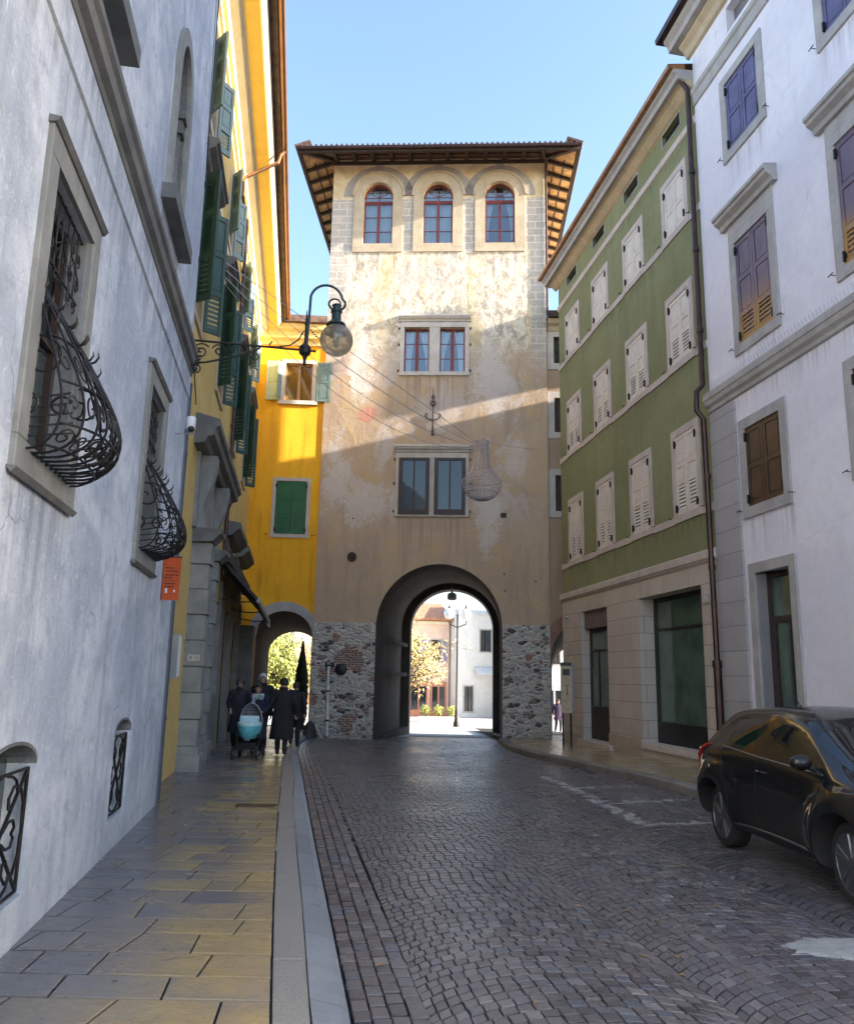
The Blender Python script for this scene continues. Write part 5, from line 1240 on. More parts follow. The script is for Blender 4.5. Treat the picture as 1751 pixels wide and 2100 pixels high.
mb.build('downpipe', M['pipe_brown'], gh)

# ------------------------------------------------------------------ unseen house shape behind the green house, added to cast the tower's shadow bands
bh = thing('shade_block', (12.4, 27, 0), 'unseen building block added behind the green house to shade the tower', 'house')
FB = Frame((12.0, 0, 0), (0, 1), (-1, 0))
mb = MB(); mb.prism(FB, [(20, -.5), (28.9, -.5), (28.9, 14.2), (28.3, 14.45), (26.45, 15.85), (25.6, 15.95), (20, 15.95)], -1.5, 0); mb.build('wall', M['annex_plaster'], bh)
mb = MB(); mb.prism(FB, [(26.98, 16.3), (28.3, 15.15), (29.2, 14.9), (29.2, 18.5), (27.3, 18.5), (27.2, 20.1), (26.98, 20.1)], -1.2, 0); mb.build('upper_shade_block', M['annex_plaster'], bh)  # added upper block; the slot below it lets the sun strip through
mb = MB()
for y, z0, z1 in ((27.0, 15.3, 16.4), (28.2, 14.4, 15.4)): mb.box(FB, y, y+.1, -.9, -.8, z0, z1)
mb.build_each('post', M['wood_dark'], bh)  # props between the two added shading blocks
# ------------------------------------------------------------------ wall lamp on its scrolled bracket
LS = 11.2
P = lambda o, z: FL(LS, o, z)
lp = thing('wall_lamp', P(0, 6.4), 'globe street lamp on a long scrolled iron bracket at the corner of the weathered house', 'street lamp')
mb = MB()
mb.tube([P(0, 6.52), P(1.66, 6.50)], .016, 6); mb.tube([P(0, 6.16), P(.25, 6.20), P(.62, 6.31), P(.92, 6.43), P(1.0, 6.49)], .014, 6)
mb.box(Frame(P(0, 0), FL.d, FL.n), -.02, .02, 0, .015, 6.05, 6.62)
for (c, r, tn, a0, sg) in (((.17, 6.36), .13, 1.6, 0.6, 1), ((.42, 6.39), .10, 1.5, 2.8, -1), ((.60, 6.42), .07, 1.5, 0.4, 1), ((.76, 6.44), .045, 1.4, 2.6, -1), ((.12, 6.10), .07, 1.4, -1.5, 1)):
    mb.tube([P(a, b) for a, b in spiral(c, r, tn, a0, sg)], .011, 5)
for k in range(5): mb.tube([P(.02, 6.15+.06*k), P(.10, 6.13+.07*k), P(.18, 6.20+.05*k)], .009, 4)
ring = [P(.93+.05*math.cos(2*math.pi*i/12), 6.34+.05*math.sin(2*math.pi*i/12)) for i in range(12)]; mb.tube(ring, .008, 5, True)
mb.tube([P(.93, 6.29), P(.93, 6.50), P(.93, 6.62)], .009, 5)
mb.tube([P(1.12, 6.54), P(1.16, 6.60), P(1.12, 6.52), P(1.25, 6.52), P(1.42, 6.56), P(1.54, 6.66), P(1.61, 6.80)], .011, 5)
mb.build('bracket', M['iron'], lp)
mb = MB(); mb.lathe(P(1.64, 6.28), [(0, -.03), (.025, 0), (.02, .06), (.03, .09), (.035, .12), (.085, .17), (.085, .27), (.03, .33), (.02, .36), (.018, .62), (.03, .63), (.018, .66), (.006, .84), (0, .86)], 10)
mb.tube([P(1.70, 6.50), P(1.80, 6.50)], [.02, .01], 6); mb.lathe(P(1.78, 6.5), [(0, -.03), (.025, 0), (0, .03)], 8); mb.build('finial', M['iron'], lp)
mb = MB(); arcp = [P(1.66, 6.55), P(1.67, 6.9), P(1.68, 7.12)] + [P(1.92-.24*math.cos(t), 7.30+.26*math.sin(t)) for t in [math.pi*i/14 for i in range(1, 14)]] + [P(2.20-.05*math.sin(t), 7.26-.0-.13*(1-math.cos(t))*.8) for t in (.3, .8)] 
sp = [P(2.06+.14*(1-.75*t)*math.cos(-.2-t*8.5), 7.28+.12*(1-.75*t)*math.sin(-.2-t*8.5)) for t in [i/22 for i in range(23)]]
mb.tube(arcp[:-2]+[P(2.20, 7.31)]+sp, [.020]*(len(arcp)-1)+[.020-.011*i/22 for i in range(23)], 7); mb.build('gooseneck', M['lamp_green'], lp)
mb = MB(); mb.lathe(P(2.075, 6.93), [(.15, 0), (.135, .03), (.085, .06), (.07, .10), (.07, .20), (.085, .21), (.085, .235), (.062, .24), (.06, .31), (.075, .315), (.06, .33), (.03, .34), (0, .35)], 18); mb.build('lamp_cap', M['lamp_green'], lp)
gm = bpy.data.materials.new('smoked amber globe'); gm.use_nodes = True; t_ = gm.node_tree; t_.nodes.clear(); g_ = G(t_)
out_ = g_.n('ShaderNodeOutputMaterial'); tr_ = g_.n('ShaderNodeBsdfTransparent'); gl_ = g_.n('ShaderNodeBsdfGlossy'); mx_ = g_.n('ShaderNodeMixShader'); df_ = g_.n('ShaderNodeBsdfTranslucent'); m2_ = g_.n('ShaderNodeMixShader')
tr_.inputs[0].default_value = (.95, .89, .77, 1); gl_.inputs['Roughness'].default_value = .03; gl_.inputs[0].default_value = (.9, .9, .92, 1); df_.inputs[0].default_value = (.95, .86, .68, 1)
fr_ = g_.n('ShaderNodeFresnel'); fr_.inputs[0].default_value = 1.6
g_.link(g_.math('ADD', g_.math('MULTIPLY', fr_.outputs[0], .7), .02, clamp=True), mx_.inputs[0]); m2_.inputs[0].default_value = .55
g_.link(tr_.outputs[0], m2_.inputs[1]); g_.link(df_.outputs[0], m2_.inputs[2]); g_.link(m2_.outputs[0], mx_.inputs[1]); g_.link(gl_.outputs[0], mx_.inputs[2]); g_.link(mx_.outputs[0], out_.inputs[0])
mb = MB(); mb.ball(P(2.09, 6.70), .245, 32, 20); mb.build('globe', gm, lp)
mb = MB(); mb.lathe(P(2.085, 6.60), [(.05, .34), (.06, .24), (.15, .20), (.155, .19), (.06, .20), (.03, .12), (.05, .06), (.03, 0), (0, -.01)], 14); mb.build('bulb_holder', M['grey_metal'], lp)
mb = MB()
pts = [P(1.68+.20*t, 6.88-.16*math.sin(t*math.pi*.5)-.02) for t in [i/7 for i in range(8)]]
for i, p in enumerate(pts): mb.lathe(p, [(.005, -.012), (.016, 0), (.005, .012)], 6, (1, 0, .4) if i % 2 else (0, 1, .4))
mb.build('chain', M['iron'], lp)

# ------------------------------------------------------------------ bead chandelier hung over the street
CC = Vector((1.36, 20.0, 0))
ch = thing('chandelier', (1.36, 20, 7.7), 'giant grey bead chandelier hung on wires across the street', 'chandelier')
bead = simple('smoky glass bead', (.40, .37, .41), .10, .3, var=.6, vscale=60, spec=.9)
prof = [(.165, 7.73), (.155, 7.60), (.16, 7.45), (.175, 7.30), (.20, 7.15), (.25, 7.00), (.32, 6.88), (.42, 6.77), (.50, 6.70)]
bowl = [(.50, 6.70), (.495, 6.62), (.465, 6.50), (.40, 6.38), (.31, 6.29), (.20, 6.23), (.08, 6.205), (.02, 6.20)]
def along(pr, n):
    L_ = [0]
    for a, b in zip(pr, pr[1:]): L_.append(L_[-1]+math.hypot(a[0]-b[0], a[1]-b[1]))
    o = []
    for i in range(n):
        d = L_[-1]*i/(n-1); k = max(j for j in range(len(L_)-1) if L_[j] <= d+1e-9); t = (d-L_[k])/(L_[k+1]-L_[k])
        o.append((pr[k][0]+(pr[k+1][0]-pr[k][0])*t, pr[k][1]+(pr[k+1][1]-pr[k][1])*t))
    return o
def octa(mb, p, r, h):
    x, y, z = p; mb.add([(x+r, y, z), (x, y+r, z), (x-r, y, z), (x, y-r, z), (x, y, z+h), (x, y, z-h)], [(0, 1, 4), (1, 2, 4), (2, 3, 4), (3, 0, 4), (1, 0, 5), (2, 1, 5), (3, 2, 5), (0, 3, 5)])
rng = random.Random(2)
for nm, pr, n, ns in (('bead_net', prof, 34, 18), ('bead_net', bowl, 20, 32)):
    mb = MB()
    for k in range(ns):
        a = 2*math.pi*k/ns
        for i, (r, z) in enumerate(along(pr, n)):
            if r < .1 and k % 3: continue
            aa = a+(.5*math.pi*2/ns if i % 2 else 0)+rng.uniform(-.03, .03)
            octa(mb, (CC.x+r*math.cos(aa), CC.y+r*math.sin(aa), z+rng.uniform(-.004, .004)), .0125, .021)
    for i_, (r, z) in enumerate(along(pr, n)):
        if i_ % 2 == 0: mb.tube([(CC.x+r*math.cos(2*math.pi*k/36), CC.y+r*math.sin(2*math.pi*k/36), z) for k in range(36)], .004, 3, True)
    for k in range(ns):
        a = 2*math.pi*k/ns; mb.tube([(CC.x+r*math.cos(a), CC.y+r*math.sin(a), z) for r, z in along(pr, n)], .004, 3)
    mb.build(nm, bead, ch, recalc=False)
mb = MB()
for r, z in ((.165, 7.73), (.50, 6.70), (.40, 6.38)): mb.tube([(CC.x+r*math.cos(2*math.pi*i/28), CC.y+r*math.sin(2*math.pi*i/28), z) for i in range(28)], .010, 5, True)
for k in range(6):
    a = 2*math.pi*k/6; mb.tube([(CC.x+r*math.cos(a), CC.y+r*math.sin(a), z) for r, z in prof], .006, 4)
mb.build('hoop_frame', M['grey_metal'], ch)
def sag(p, q, s, n=20):
    p, q = Vector(p), Vector(q)
    return [p.lerp(q, i/n)-Vector((0, 0, s*4*(i/n)*(1-i/n))) for i in range(n+1)]
wires = []
for i, (dz, sg, a) in enumerate(((.0, .0, .3), (-.10, .32, 1.6), (-.2, .62, 2.8), (-.3, .92, 4.2))):
    mb = MB(); mb.tube(sag(FY(15.6+.05*i, 0, 10.2+dz), (CC.x-.16, CC.y+.03*i, 7.72-.06*i), sg), .0075, 4)
    tag(mb.build('guy_wire', M['grey_metal']), ['uppermost straight wire from the ochre house to the chandelier', 'second wire from the top slung to the chandelier', 'third wire down slung to the chandelier', 'lowest most sagging wire slung to the chandelier'][i], 'wire', 'wires holding the chandelier')
mb = MB(); mb.tube(sag((CC.x+.16, CC.y, 7.7), FR(27.6, 0, 9.6), .05), .006, 4); tag(mb.build('guy_wire', M['grey_metal']), 'thin wire from the chandelier to the green house', 'wire', 'wires holding the chandelier')
mb = MB(); mb.tube(sag(FL(11.5, 0, 9.2), FL(11.0, 0, 13.0), 0), .008, 4); mb.tube([FL(11.3, .01, 13.3), FL(11.42, .02, 9.2), FY(13.2, .02, 7.6), FY(14.4, .02, 6.6)], .010, 4)
tag(mb.build('wall_cable', M['black']), 'dark cable running down from the weathered house onto the ochre house', 'cable')

# ------------------------------------------------------------------ small things on the walls
sc = thing('security_camera', FL(10.53, 0, 4.95), 'white security camera on a thin arm at the house corner', 'security camera')
mb = MB(); mb.tube([FL(10.53, 0, 4.92), FL(10.53, .26, 4.94)], .009, 6); mb.tube([FL(10.53, 0, 4.80), FL(10.53, .10, 4.92)], .006, 5); mb.tube([FL(10.53, .20, 4.93), FL(10.53, .20, 5.02)], .02, 6); mb.build('arm', M['grey_metal'], sc)
mb = MB(); mb.lathe(FL(10.53, .20, 4.98), [(.045, 0), (.06, .03), (.062, .16), (.055, .18), (0, .185)], 16); mb.build('housing', M['white_metal'], sc)
mb = MB(); mb.ball(FL(10.50, .21, 4.99), .045, 12, 8); mb.build('lens_dome', M['black'], sc)
sg = thing('shop_sign', FL(10.5, 0, 3.0), 'orange red hanging sign at the corner of the weathered house', 'sign')
FS = Frame(FL(10.5, .01, 0), FL.n, -FL.d)
mb = MB(); mb.box(FS, .0, .21, -.015, .015, 2.73, 3.27); mb.build('board', simple('orange sign enamel', (.50, .075, .012), .35, var=.15), sg)
mb = MB(); rng = random.Random(4)
for k, (z, n) in enumerate(((3.13, 3), (3.09, 4), (3.04, 4), (3.005, 3), (2.93, 4), (2.89, 3))):
    x = .03; mb = MB()
    for i in range(n):
        w_ = rng.uniform(.022, .042)
        if x+w_ > .19: break
        mb.box(FS, x, x+w_, .014, .0165, z, z+.014); x += w_+.008
    mb.build('lettering', M['black'], sg)
mb = MB(); mb.box(FS, .02, .19, .014, .0165, 2.975, 2.98); mb.build('underline', M['black'], sg)
mb = MB(); mb.box(FS, .04, .065, .014, .017, 2.82, 2.88); mb.box(FS, .14, .16, .014, .017, 2.83, 2.86); mb.build('sticker', M['white_metal'], sg)
mb = MB(); mb.box(FS, -.01, .215, -.02, .02, 3.27, 3.285); mb.box(FS, -.012, .0, -.02, .02, 2.73, 3.285); mb.build('sign_frame', M['rusty_iron'], sg)
ub = thing('utility_box', FY(13.0, 0, 1.9), 'dark grey metal box on the ochre wall next to the stone pier', 'utility box')
mb = MB(); mb.box(FY, 12.9, 13.2, 0, .10, 1.65, 2.25); mb.build('case', simple('dark box', (.035, .04, .045), .5), ub); mb = MB(); mb.box(FY, 12.93, 13.17, .10, .108, 1.68, 2.22); mb.build('door', M['iron'], ub)
ub = thing('utility_box', FY(13.6, 0, 1.9), 'light grey metal box on the ochre wall next to the stone pier', 'utility box')
mb = MB(); mb.box(FY, 13.5, 13.85, 0, .16, 1.75, 2.45); mb.build('case', M['grey_metal'], ub); mb = MB(); mb.box(FY, 13.53, 13.82, .16, .168, 1.78, 2.42); mb.build('door', M['white_metal'], ub)
FN = Frame(FY(15.45-.03, 0, 0), FY.n, -FY.d)
npl = thing('number_plate', FN(.17, .02, 2.1), 'small pale stone number plate on the near pier of the portal', 'plate')
mb = MB(); mb.box(FN, .08, .29, .0, .012, 2.06, 2.17); mb.build('plate', M['pale_stone'], npl)
mb = MB()
for q in ((.11, .12, 2.085, 2.145), (.12, .145, 2.085, 2.095), (.12, .145, 2.135, 2.145), (.135, .145, 2.095, 2.135), (.18, .21, 2.11, 2.12), (.24, .252, 2.085, 2.145)): mb.box(FN, q[0], q[1], .011, .0145, q[2], q[3])
mb.build('digits', M['black'], npl)
# standpipe, round lamp and notice on the rubble base
sp_ = thing('standpipe', FT(-3.36, .04, -.15), 'white vertical pipe with a bent top fixed to the rubble base of the tower', 'pipe')
mb = MB(); mb.tube([FT(-3.34, .10, -.2), FT(-3.38, .10, 2.18)], .045, 8); mb.build('pipe', M['white_metal'], sp_)
mb = MB(); mb.tube([FT(-3.50, .09, 2.22), FT(-3.20, .09, 2.22)], .03, 6); mb.box(FT, -3.50, -3.44, .03, .12, 2.14, 2.34); mb.box(FT, -3.26, -3.18, .03, .12, 2.14, 2.3)
for z in (.3, 1.3): mb.box(FT, -3.43, -3.29, .03, .15, z, z+.05)
mb.build('clamp', M['black'], sp_)
rl = thing('round_wall_mirror', FT(-2.94, .04, 2.08), 'dark round disc fixed to the rubble base beside the white pipe', 'disc')
mb = MB(); mb.lathe(FT(-2.94, .04, 2.08), [(.20, 0), (.20, .05), (.17, .07), (0, .075)], 20, FT.n); mb.build('disc', M['black'], rl); mb = MB(); mb.tube([FT(-2.94+.2*math.cos(2*math.pi*i/20), .09, 2.08+.2*math.sin(2*math.pi*i/20)) for i in range(20)], .012, 5, True); mb.build('rim', M['iron'], rl)
nb = thing('notice', FT(-3.76, .04, 2.29), 'small white notice with a red border on the rubble base near the archway', 'notice')
mb = MB(); mb.box(FT, -3.88, -3.63, .035, .05, 2.20, 2.42); mb.build('board', M['white_metal'], nb)
mb = MB()
for q in ((-3.88, -3.63, 2.20, 2.225), (-3.88, -3.63, 2.395, 2.42), (-3.88, -3.855, 2.225, 2.395), (-3.655, -3.63, 2.225, 2.395)): mb.box(FT, q[0], q[1], .05, .054, q[2], q[3])
mb.build('border', simple('red border', (.45, .03, .03), .5), nb)
mb = MB(); mb.prism(FT, [(-3.83, 2.26), (-3.80, 2.33), (-3.76, 2.29), (-3.72, 2.34), (-3.69, 2.26), (-3.72, 2.25)], .05, .054); mb.build('symbol', M['black'], nb)
cs = MB(); cs.lathe(FT(-3.95, .10, -.4), [(.27, 0), (.25, .30), (.19, .52), (.09, .66), (0, .70)], 14); tag(cs.build('guard_stone', stone('black guard stone', (.03, .03, .03), (.06, .06, .06), .6)), 'dark worn guard stone at the foot of the tower corner', 'guard stone')
# information stand in front of the green house
tm = thing('information_stand', (4.27, 25.2, -.1), 'tall beige information panel on two dark posts at the corner of the green house', 'information panel')
FM = Frame((4.27, 25.2, -.09), (1, -.08), (-.08, -1))
mb = MB()
for x in (-.10, .13): mb.tube([FM(x, 0, 0), FM(x, 0, 2.35)], .028, 8)
mb.build('post', M['black'], tm)
mb = MB(); mb.box(FM, -.16, .17, .03, .07, .98, 2.36); mb.build('panel', simple('beige panel', (.46, .36, .24), .5, var=.2, vscale=6), tm)
mb = MB(); mb.box(FM, .17, .225, .0, .08, .98, 2.40); mb.build('edge_strip', simple('blue grey edge', (.20, .22, .30), .4), tm)
mb = MB(); mb.box(FM, -.17, .17, .025, .08, 2.36, 2.46); mb.box(FM, -.10, .11, .069, .074, 2.08, 2.27); mb.build('header', M['black'], tm)
mb = MB(); rng = random.Random(9)
for k in range(10): z = 1.50+k*.03; mb.box(FM, .0+rng.uniform(-.01, .01), .03+rng.uniform(0, .05), .069, .073, z, z+.018)
mb.build('map_print', M['rusty_iron'], tm)

# a few fallen leaves on the setts
mb = MB(); rng = random.Random(31)
for i in range(46):
    x, y = (rng.uniform(1.5, 3.3), rng.uniform(5.6, 9.5)) if i < 18 else (rng.uniform(-1.2, 4.2), rng.uniform(5, 22))
    if x < xat(KERB_L, y)+.1 or x > xat(KERB_R, y)-.1: continue
    a = rng.uniform(0, 6.28); s_ = rng.uniform(.018, .034); c, d = math.cos(a)*s_, math.sin(a)*s_; z = zroad(y)+.006
    mb.add([(x-c, y-d, z), (x+d*.6, y-c*.6, z+.006), (x+c, y+d, z+.003), (x-d*.6, y+c*.6, z+.008)], [(0, 1, 2, 3)])
o_ = mb.build('fallen_leaves', simple('dry leaf', (.30, .17, .06), .8, var=.4, vscale=20), recalc=False); o_['kind'] = 'stuff'
# ------------------------------------------------------------------ the square beyond the gate
def leaf_mat(name, a, b_, c):
    m, t, b = nt(name); g = G(t); isl = g.n('ShaderNodeNewGeometry').outputs['Random Per Island']; p, *_ = g.coords()
    col = g.ramp(isl, [(0, a), (.5, b_), (1, c)]); g.link(col, b.inputs['Base Color']); b.inputs['Roughness'].default_value = .6
    b.inputs['Transmission Weight'].default_value = 0.0; b.inputs['Subsurface Weight'].default_value = 0
    return m
M['leaf_gold'] = leaf_mat('golden leaves', (.44, .32, .12), (.58, .44, .18), (.36, .34, .12))
M['leaf_green'] = leaf_mat('yellow green leaves', (.14, .19, .03), (.26, .29, .06), (.40, .36, .10))
M['leaf_cypress'] = leaf_mat('cypress foliage', (.010, .028, .014), (.018, .045, .02), (.012, .034, .02))
M['bark'] = simple('bark', (.10, .075, .055), .9, var=.3, vscale=6, bump=.5)
def leaves(mb, c, r, n, size, rng, flat=1.0):
    for _ in range(n):
        while True:
            p = Vector((rng.uniform(-1, 1), rng.uniform(-1, 1), rng.uniform(-1, 1)))
            if p.length < 1: break
        p = Vector(c)+Vector((p.x*r, p.y*r, p.z*r*flat)); u = Vector((rng.gauss(0, 1), rng.gauss(0, 1), rng.gauss(0, 1))).normalized(); w_ = u.orthogonal().normalized(); s = size*rng.uniform(.6, 1.3)
        mb.add([p-u*s, p+w_*s*.5, p+u*s, p-w_*s*.5], [(0, 1, 2, 3)])
def tree(loc, h, spread, label, lm, seed, nl=26, per=46, size=.09, clump=.42, group=None, bare=0.0, cat='tree'):
    rng = random.Random(seed); t = thing('tree', loc, label, cat, group); L0 = Vector(loc)
    tb = MB(); top = L0+Vector((rng.uniform(-.2, .2), rng.uniform(-.2, .2), h*.55))
    tb.tube([L0, L0.lerp(top, .5)+Vector((rng.uniform(-.08, .08), 0, 0)), top], [.045*h*.6, .03*h*.6, .018*h*.6], 7)
    lb = MB(); cb = MB()
    for i in range(nl):
        a = rng.uniform(0, 2*math.pi); t0 = rng.uniform(.35, 1.0); st = L0.lerp(top, t0); el = rng.uniform(.15, 1.2)
        ln = spread*rng.uniform(.5, 1.0); d = Vector((math.cos(a)*math.cos(el), math.sin(a)*math.cos(el), math.sin(el)))
        m_ = st+d*ln*.5+Vector((0, 0, rng.uniform(-.1, .15)*ln)); e_ = st+d*ln+Vector((0, 0, rng.uniform(-.15, .2)*ln))
        lb.tube([st, m_, e_], [.011*h*.6, .006*h*.6, .002*h*.6], 5)
        for k in range(3):
            q = m_.lerp(e_, rng.uniform(0, 1)); e2 = q+Vector((rng.gauss(0, .3), rng.gauss(0, .3), rng.gauss(.1, .25)))*ln*.6
            lb.tube([q, e2], [.004*h*.6, .0015*h*.6], 4)
            if rng.random() > bare: leaves(cb, e2, clump*rng.uniform(.5, 1.1), per//3, size, rng)
        if rng.random() > bare: leaves(cb, e_, clump*rng.uniform(.6, 1.2), per//2, size, rng)
    tr_ = tb.build('trunk', M['bark'], t); lb.build('limbs', M['bark'], tr_); cb.build('crown', M[lm], t, recalc=False)
    return t
ZS = -0.9
tree((-1.0, 50, ZS), 7.4, 3.1, 'bare branched golden tree seen through the main archway', 'leaf_gold', 21, 90, 34, .09, .55, bare=.25)
tree((-8.9, 49, ZS), 5.6, 2.3, 'leafy yellow green tree seen through the low archway', 'leaf_green', 5, 40, 60, .12, .6)
tree((-6.6, 57, ZS), 6.4, 2.6, 'pale golden tree behind the cypress', 'leaf_gold', 8, 40, 54, .12, .6)
tree((-10.6, 56, ZS), 6.5, 2.6, 'golden green tree farthest along the garden wall', 'leaf_green', 13, 34, 60, .13, .6)
cy = thing('cypress', (-5.4, 37, zroad(37)), 'slim dark green cypress beyond the low archway', 'tree')
mb = MB(); mb.tube([(-5.4, 37, -.65), (-5.4, 37, 3.0)], [.06, .02], 6); mb.build('trunk', M['bark'], cy)
mb = MB(); rng = random.Random(3)
for i in range(2600):
    z = rng.uniform(0, 1)**.9; r = .30*min(1, (1-z)*2.2+.05)*min(1, .55+z*3); a = rng.uniform(0, 6.283); rr = r*math.sqrt(rng.uniform(.2, 1))
    p = Vector((-5.4+rr*math.cos(a), 37+rr*math.sin(a), -.45+z*3.75)); u = Vector((rng.gauss(0, .35), rng.gauss(0, .35), 1)).normalized(); w_ = u.orthogonal().normalized(); s = .10
    mb.add([p-u*s, p+w_*s*.35, p+u*s, p-w_*s*.35], [(0, 1, 2, 3)])
mb.build('crown', M['leaf_cypress'], cy, recalc=False)
# garden wall with orange brick and coping, behind the cypress
gw = thing('garden_wall', (-8, 46, ZS), 'low garden wall with pale coping and orange brick band beyond the low archway', 'wall')
FG = Frame((-14, 47, 0), (1, .02), (.02, -1))
mb = MB(); mb.box(FG, 0, 11.4, -.3, 0, ZS, .9); mb.build('brickwork', simple('orange brick wall', (.55, .30, .16), .8, var=.25, vscale=2), gw)
mb = MB(); mb.box(FG, -.05, 11.45, -.36, .06, .9, 1.08); mb.build('coping', M['pale_stone'], gw)
mb = MB(); mb.box(FG, 0, 11.4, 0, .05, ZS, .25); mb.build('plinth', M['white_metal'], gw)
# houses round the square, turned a little towards the sun
def far_house(name, F, w, z1, label, wallm, wins, shm, roof=True, shops=None, d=8, trim=None):
    t = thing('house', F(w/2, 0, ZS), label, 'house', 'houses on the far side of the square')
    mb = MB(); mb.sheet(F, rect(0, w, ZS-.2, z1), [rect(*x) for x in wins], 0, .18); b2_ = body_box(F, 0, w, -d, 0, ZS-.2, z1); mb.add(b2_.v, b2_.f); mb.build('wall', wallm, t, recalc=False)
    for a, b_, c, e in wins:
        win = surround(F, a, b_, c, e, .10, M['pale_stone'], t, .03, .1); pane(F, a, b_, c, e, -.1, M['glass'], win)
        mb = MB(); mb.box(F, (a+b_)/2-.03, (a+b_)/2+.03, -.1, -.05, c, e); mb.box(F, a, b_, -.1, -.06, (c+e)/2-.02, (c+e)/2+.02); mb.build('sash', M['win_brown'], win)
        if shm:
            for s0, s1 in ((a-.10-(b_-a)/2, a-.10), (b_+.10, b_+.10+(b_-a)/2)): leaf(MB(), F, s0, s1, c, e, .03, .04, 2).build('shutter', shm, win)
    if roof:
        mb = MB(); mb.prism(F, [(0, z1-.1), (.5, z1-.05), (.5, z1+.1), (-d/2, z1+1.6), (-d, z1+.1)], -.2, w+.2, 's'); mb.build('roof', simple('terracotta roof', (.42, .20, .11), .85, var=.3, vscale=4), t)
    mb = MB(); mb.box(F, 0, w, 0, .12, z1-.35, z1-.12); mb.build('cornice', trim or M['cream_trim'], t)
    if shops:
        for (a, b_, c, e, mt) in shops:
            mb = MB(); mb.box(F, a, a+.12, 0, .1, c, e); mb.box(F, b_-.12, b_, 0, .1, c, e); mb.box(F, a+.12, b_-.12, 0, .1, e-.35, e); mb.box(F, a+.12, b_-.12, 0, .1, c, c+.45); mb.box(F, (a+b_)/2-.06, (a+b_)/2+.06, .0, .1, c+.45, e-.35); s_ = mb.build('shopfront', mt, t)
            pane(F, a, b_, c, e, .03, M['glass'], s_)
    return t
terr = simple('salmon render', (.80, .58, .45), .85, var=.12, vscale=.8)
creamy = simple('cream render', (.86, .83, .76), .85, var=.08, vscale=.8)
redw = simple('red shop timber', (.50, .20, .12), .5)
FH1 = Frame((-9.5, 60.5, 0), (.98, .16), (.42, -.9)); FH1 = Frame((-9.5, 60.5, 0), (.98, .20), (.2, -.98))
far_house('h', FH1, 11.6, 6.2, 'salmon house with red shopfront and terracotta roof seen through the main archway', terr, [(x, x+.75, 3.1, 4.7) for x in (4.6, 6.6, 8.6, 10.2)], simple('lilac shutter', (.32, .28, .40), .6), True, [(8.6, 10.0, ZS, 1.6, redw), (10.2, 11.4, ZS, 1.6, redw)])
FH2 = Frame((2.35, 62.0, 0), (.93, .36), (.36, -.93))
far_house('h', FH2, 9.0, 7.0, 'pale cream house with a flat cornice beyond the main archway', creamy, [(2.0, 2.9, 3.9, 5.5), (4.6, 5.5, 3.9, 5.5), (.7, 1.4, -.5, 1.3)], None, False, None, trim=M['white_metal'])
FH3 = Frame((6.2, 60.0, 0), (.98, -.18), (-.18, -.98))
far_house('h', FH3, 9.0, 8.0, 'pale house with white shopfronts beyond the side archway', creamy, [(2.6, 3.5, 3.0, 4.6), (5.0, 5.9, 3.0, 4.6)], None, True, [(2.2, 4.0, ZS, 1.5, M['white_metal']), (4.4, 6.2, ZS, 1.5, M['white_metal'])])
FH4 = Frame((-26, 66, 0), (.97, .22), (.22, -.97))
far_house('h', FH4, 15.0, 7.0, 'long ochre house behind the garden trees', simple('pale ochre render', (.66, .52, .34), .85, var=.1), [(x, x+.8, 3.0, 4.6) for x in (8.0, 10.4, 12.8)], M['shut_teal'], True)
wa = thing('window_awning', FH2(2.4, .1, 2.2), 'small white curved awning on the pale cream house', 'awning')
mb = MB(); mb.prism(FH2, [(0.02, 2.75), (.35, 2.65), (.65, 2.3), (.66, 2.15), (.6, 2.15), (.3, 2.5), (.02, 2.6)], 1.5, 3.4, 's'); mb.build('canopy', M['white_metal'], wa)
# twin globe lamp post
pl = thing('lamp_post', (1.95, 49.5, ZS), 'tall dark lamp post with two white globes in the square', 'lamp post')
mb = MB(); mb.lathe((1.95, 49.5, ZS), [(.20, 0), (.18, .25), (.12, .35), (.10, .9), (.065, 1.0), (.05, 6.4), (.07, 6.45), (.03, 6.55), (.015, 7.2), (0, 7.25)], 12); mb.build('post', M['iron'], pl)
mb = MB(); mb.tube([(1.95-.52, 49.5, ZS+6.15), (1.95-.5, 49.5, ZS+5.95), (1.95, 49.5, ZS+5.75), (1.95+.5, 49.5, ZS+5.95), (1.95+.52, 49.5, ZS+6.15)], .03, 6)
mb.build('cross_arm', M['iron'], pl)
for x in (-.5, .5): MB().lathe((1.95+x, 49.5, ZS+6.98), [(.10, -.1), (.05, 0), (.02, .15), (0, .2)], 8).build('lamp_cap', M['iron'], pl)
for x in (-.5, .5):
    mb = MB(); mb.ball((1.95+x, 49.5, ZS+6.55), .33, 16, 10); mb.build('globe', simple('opal globe', (.85, .86, .88), .25), pl)
# clipped bushes in a stone planter
pt = thing('planter', (.9, 54, ZS), 'long pale stone planter in the square', 'planter')
FP = Frame((-.3, 54, 0), (1, .04), (.04, -1))
mb = MB(); mb.box(FP, 0, 2.6, -.5, 0, ZS, ZS+.35); mb.build('trough', M['pale_stone'], pt); mb = MB(); mb.box(FP, .06, 2.54, -.45, -.05, ZS+.35, ZS+.37); mb.build('soil', M['earth'], pt)
for i, lb_ in enumerate(('small round bush at the near end of the planter by the tree', 'middle round bush of the planter', 'round bush at the planter end by the lamp post')):
    c = FP(.45+.85*i, -.25, ZS+.72); b0 = thing('bush', (c.x, c.y, ZS+.36), lb_, 'bush', 'bushes in the planter')
    mb = MB(); leaves(mb, c, .36, 260, .07, random.Random(40+i)); mb.build('foliage', M['leaf_green'], b0, recalc=False)
    mb = MB(); mb.tube([(c.x, c.y, ZS+.36), (c.x, c.y, ZS+.8)], .03, 5); mb.build('stem', M['bark'], b0)
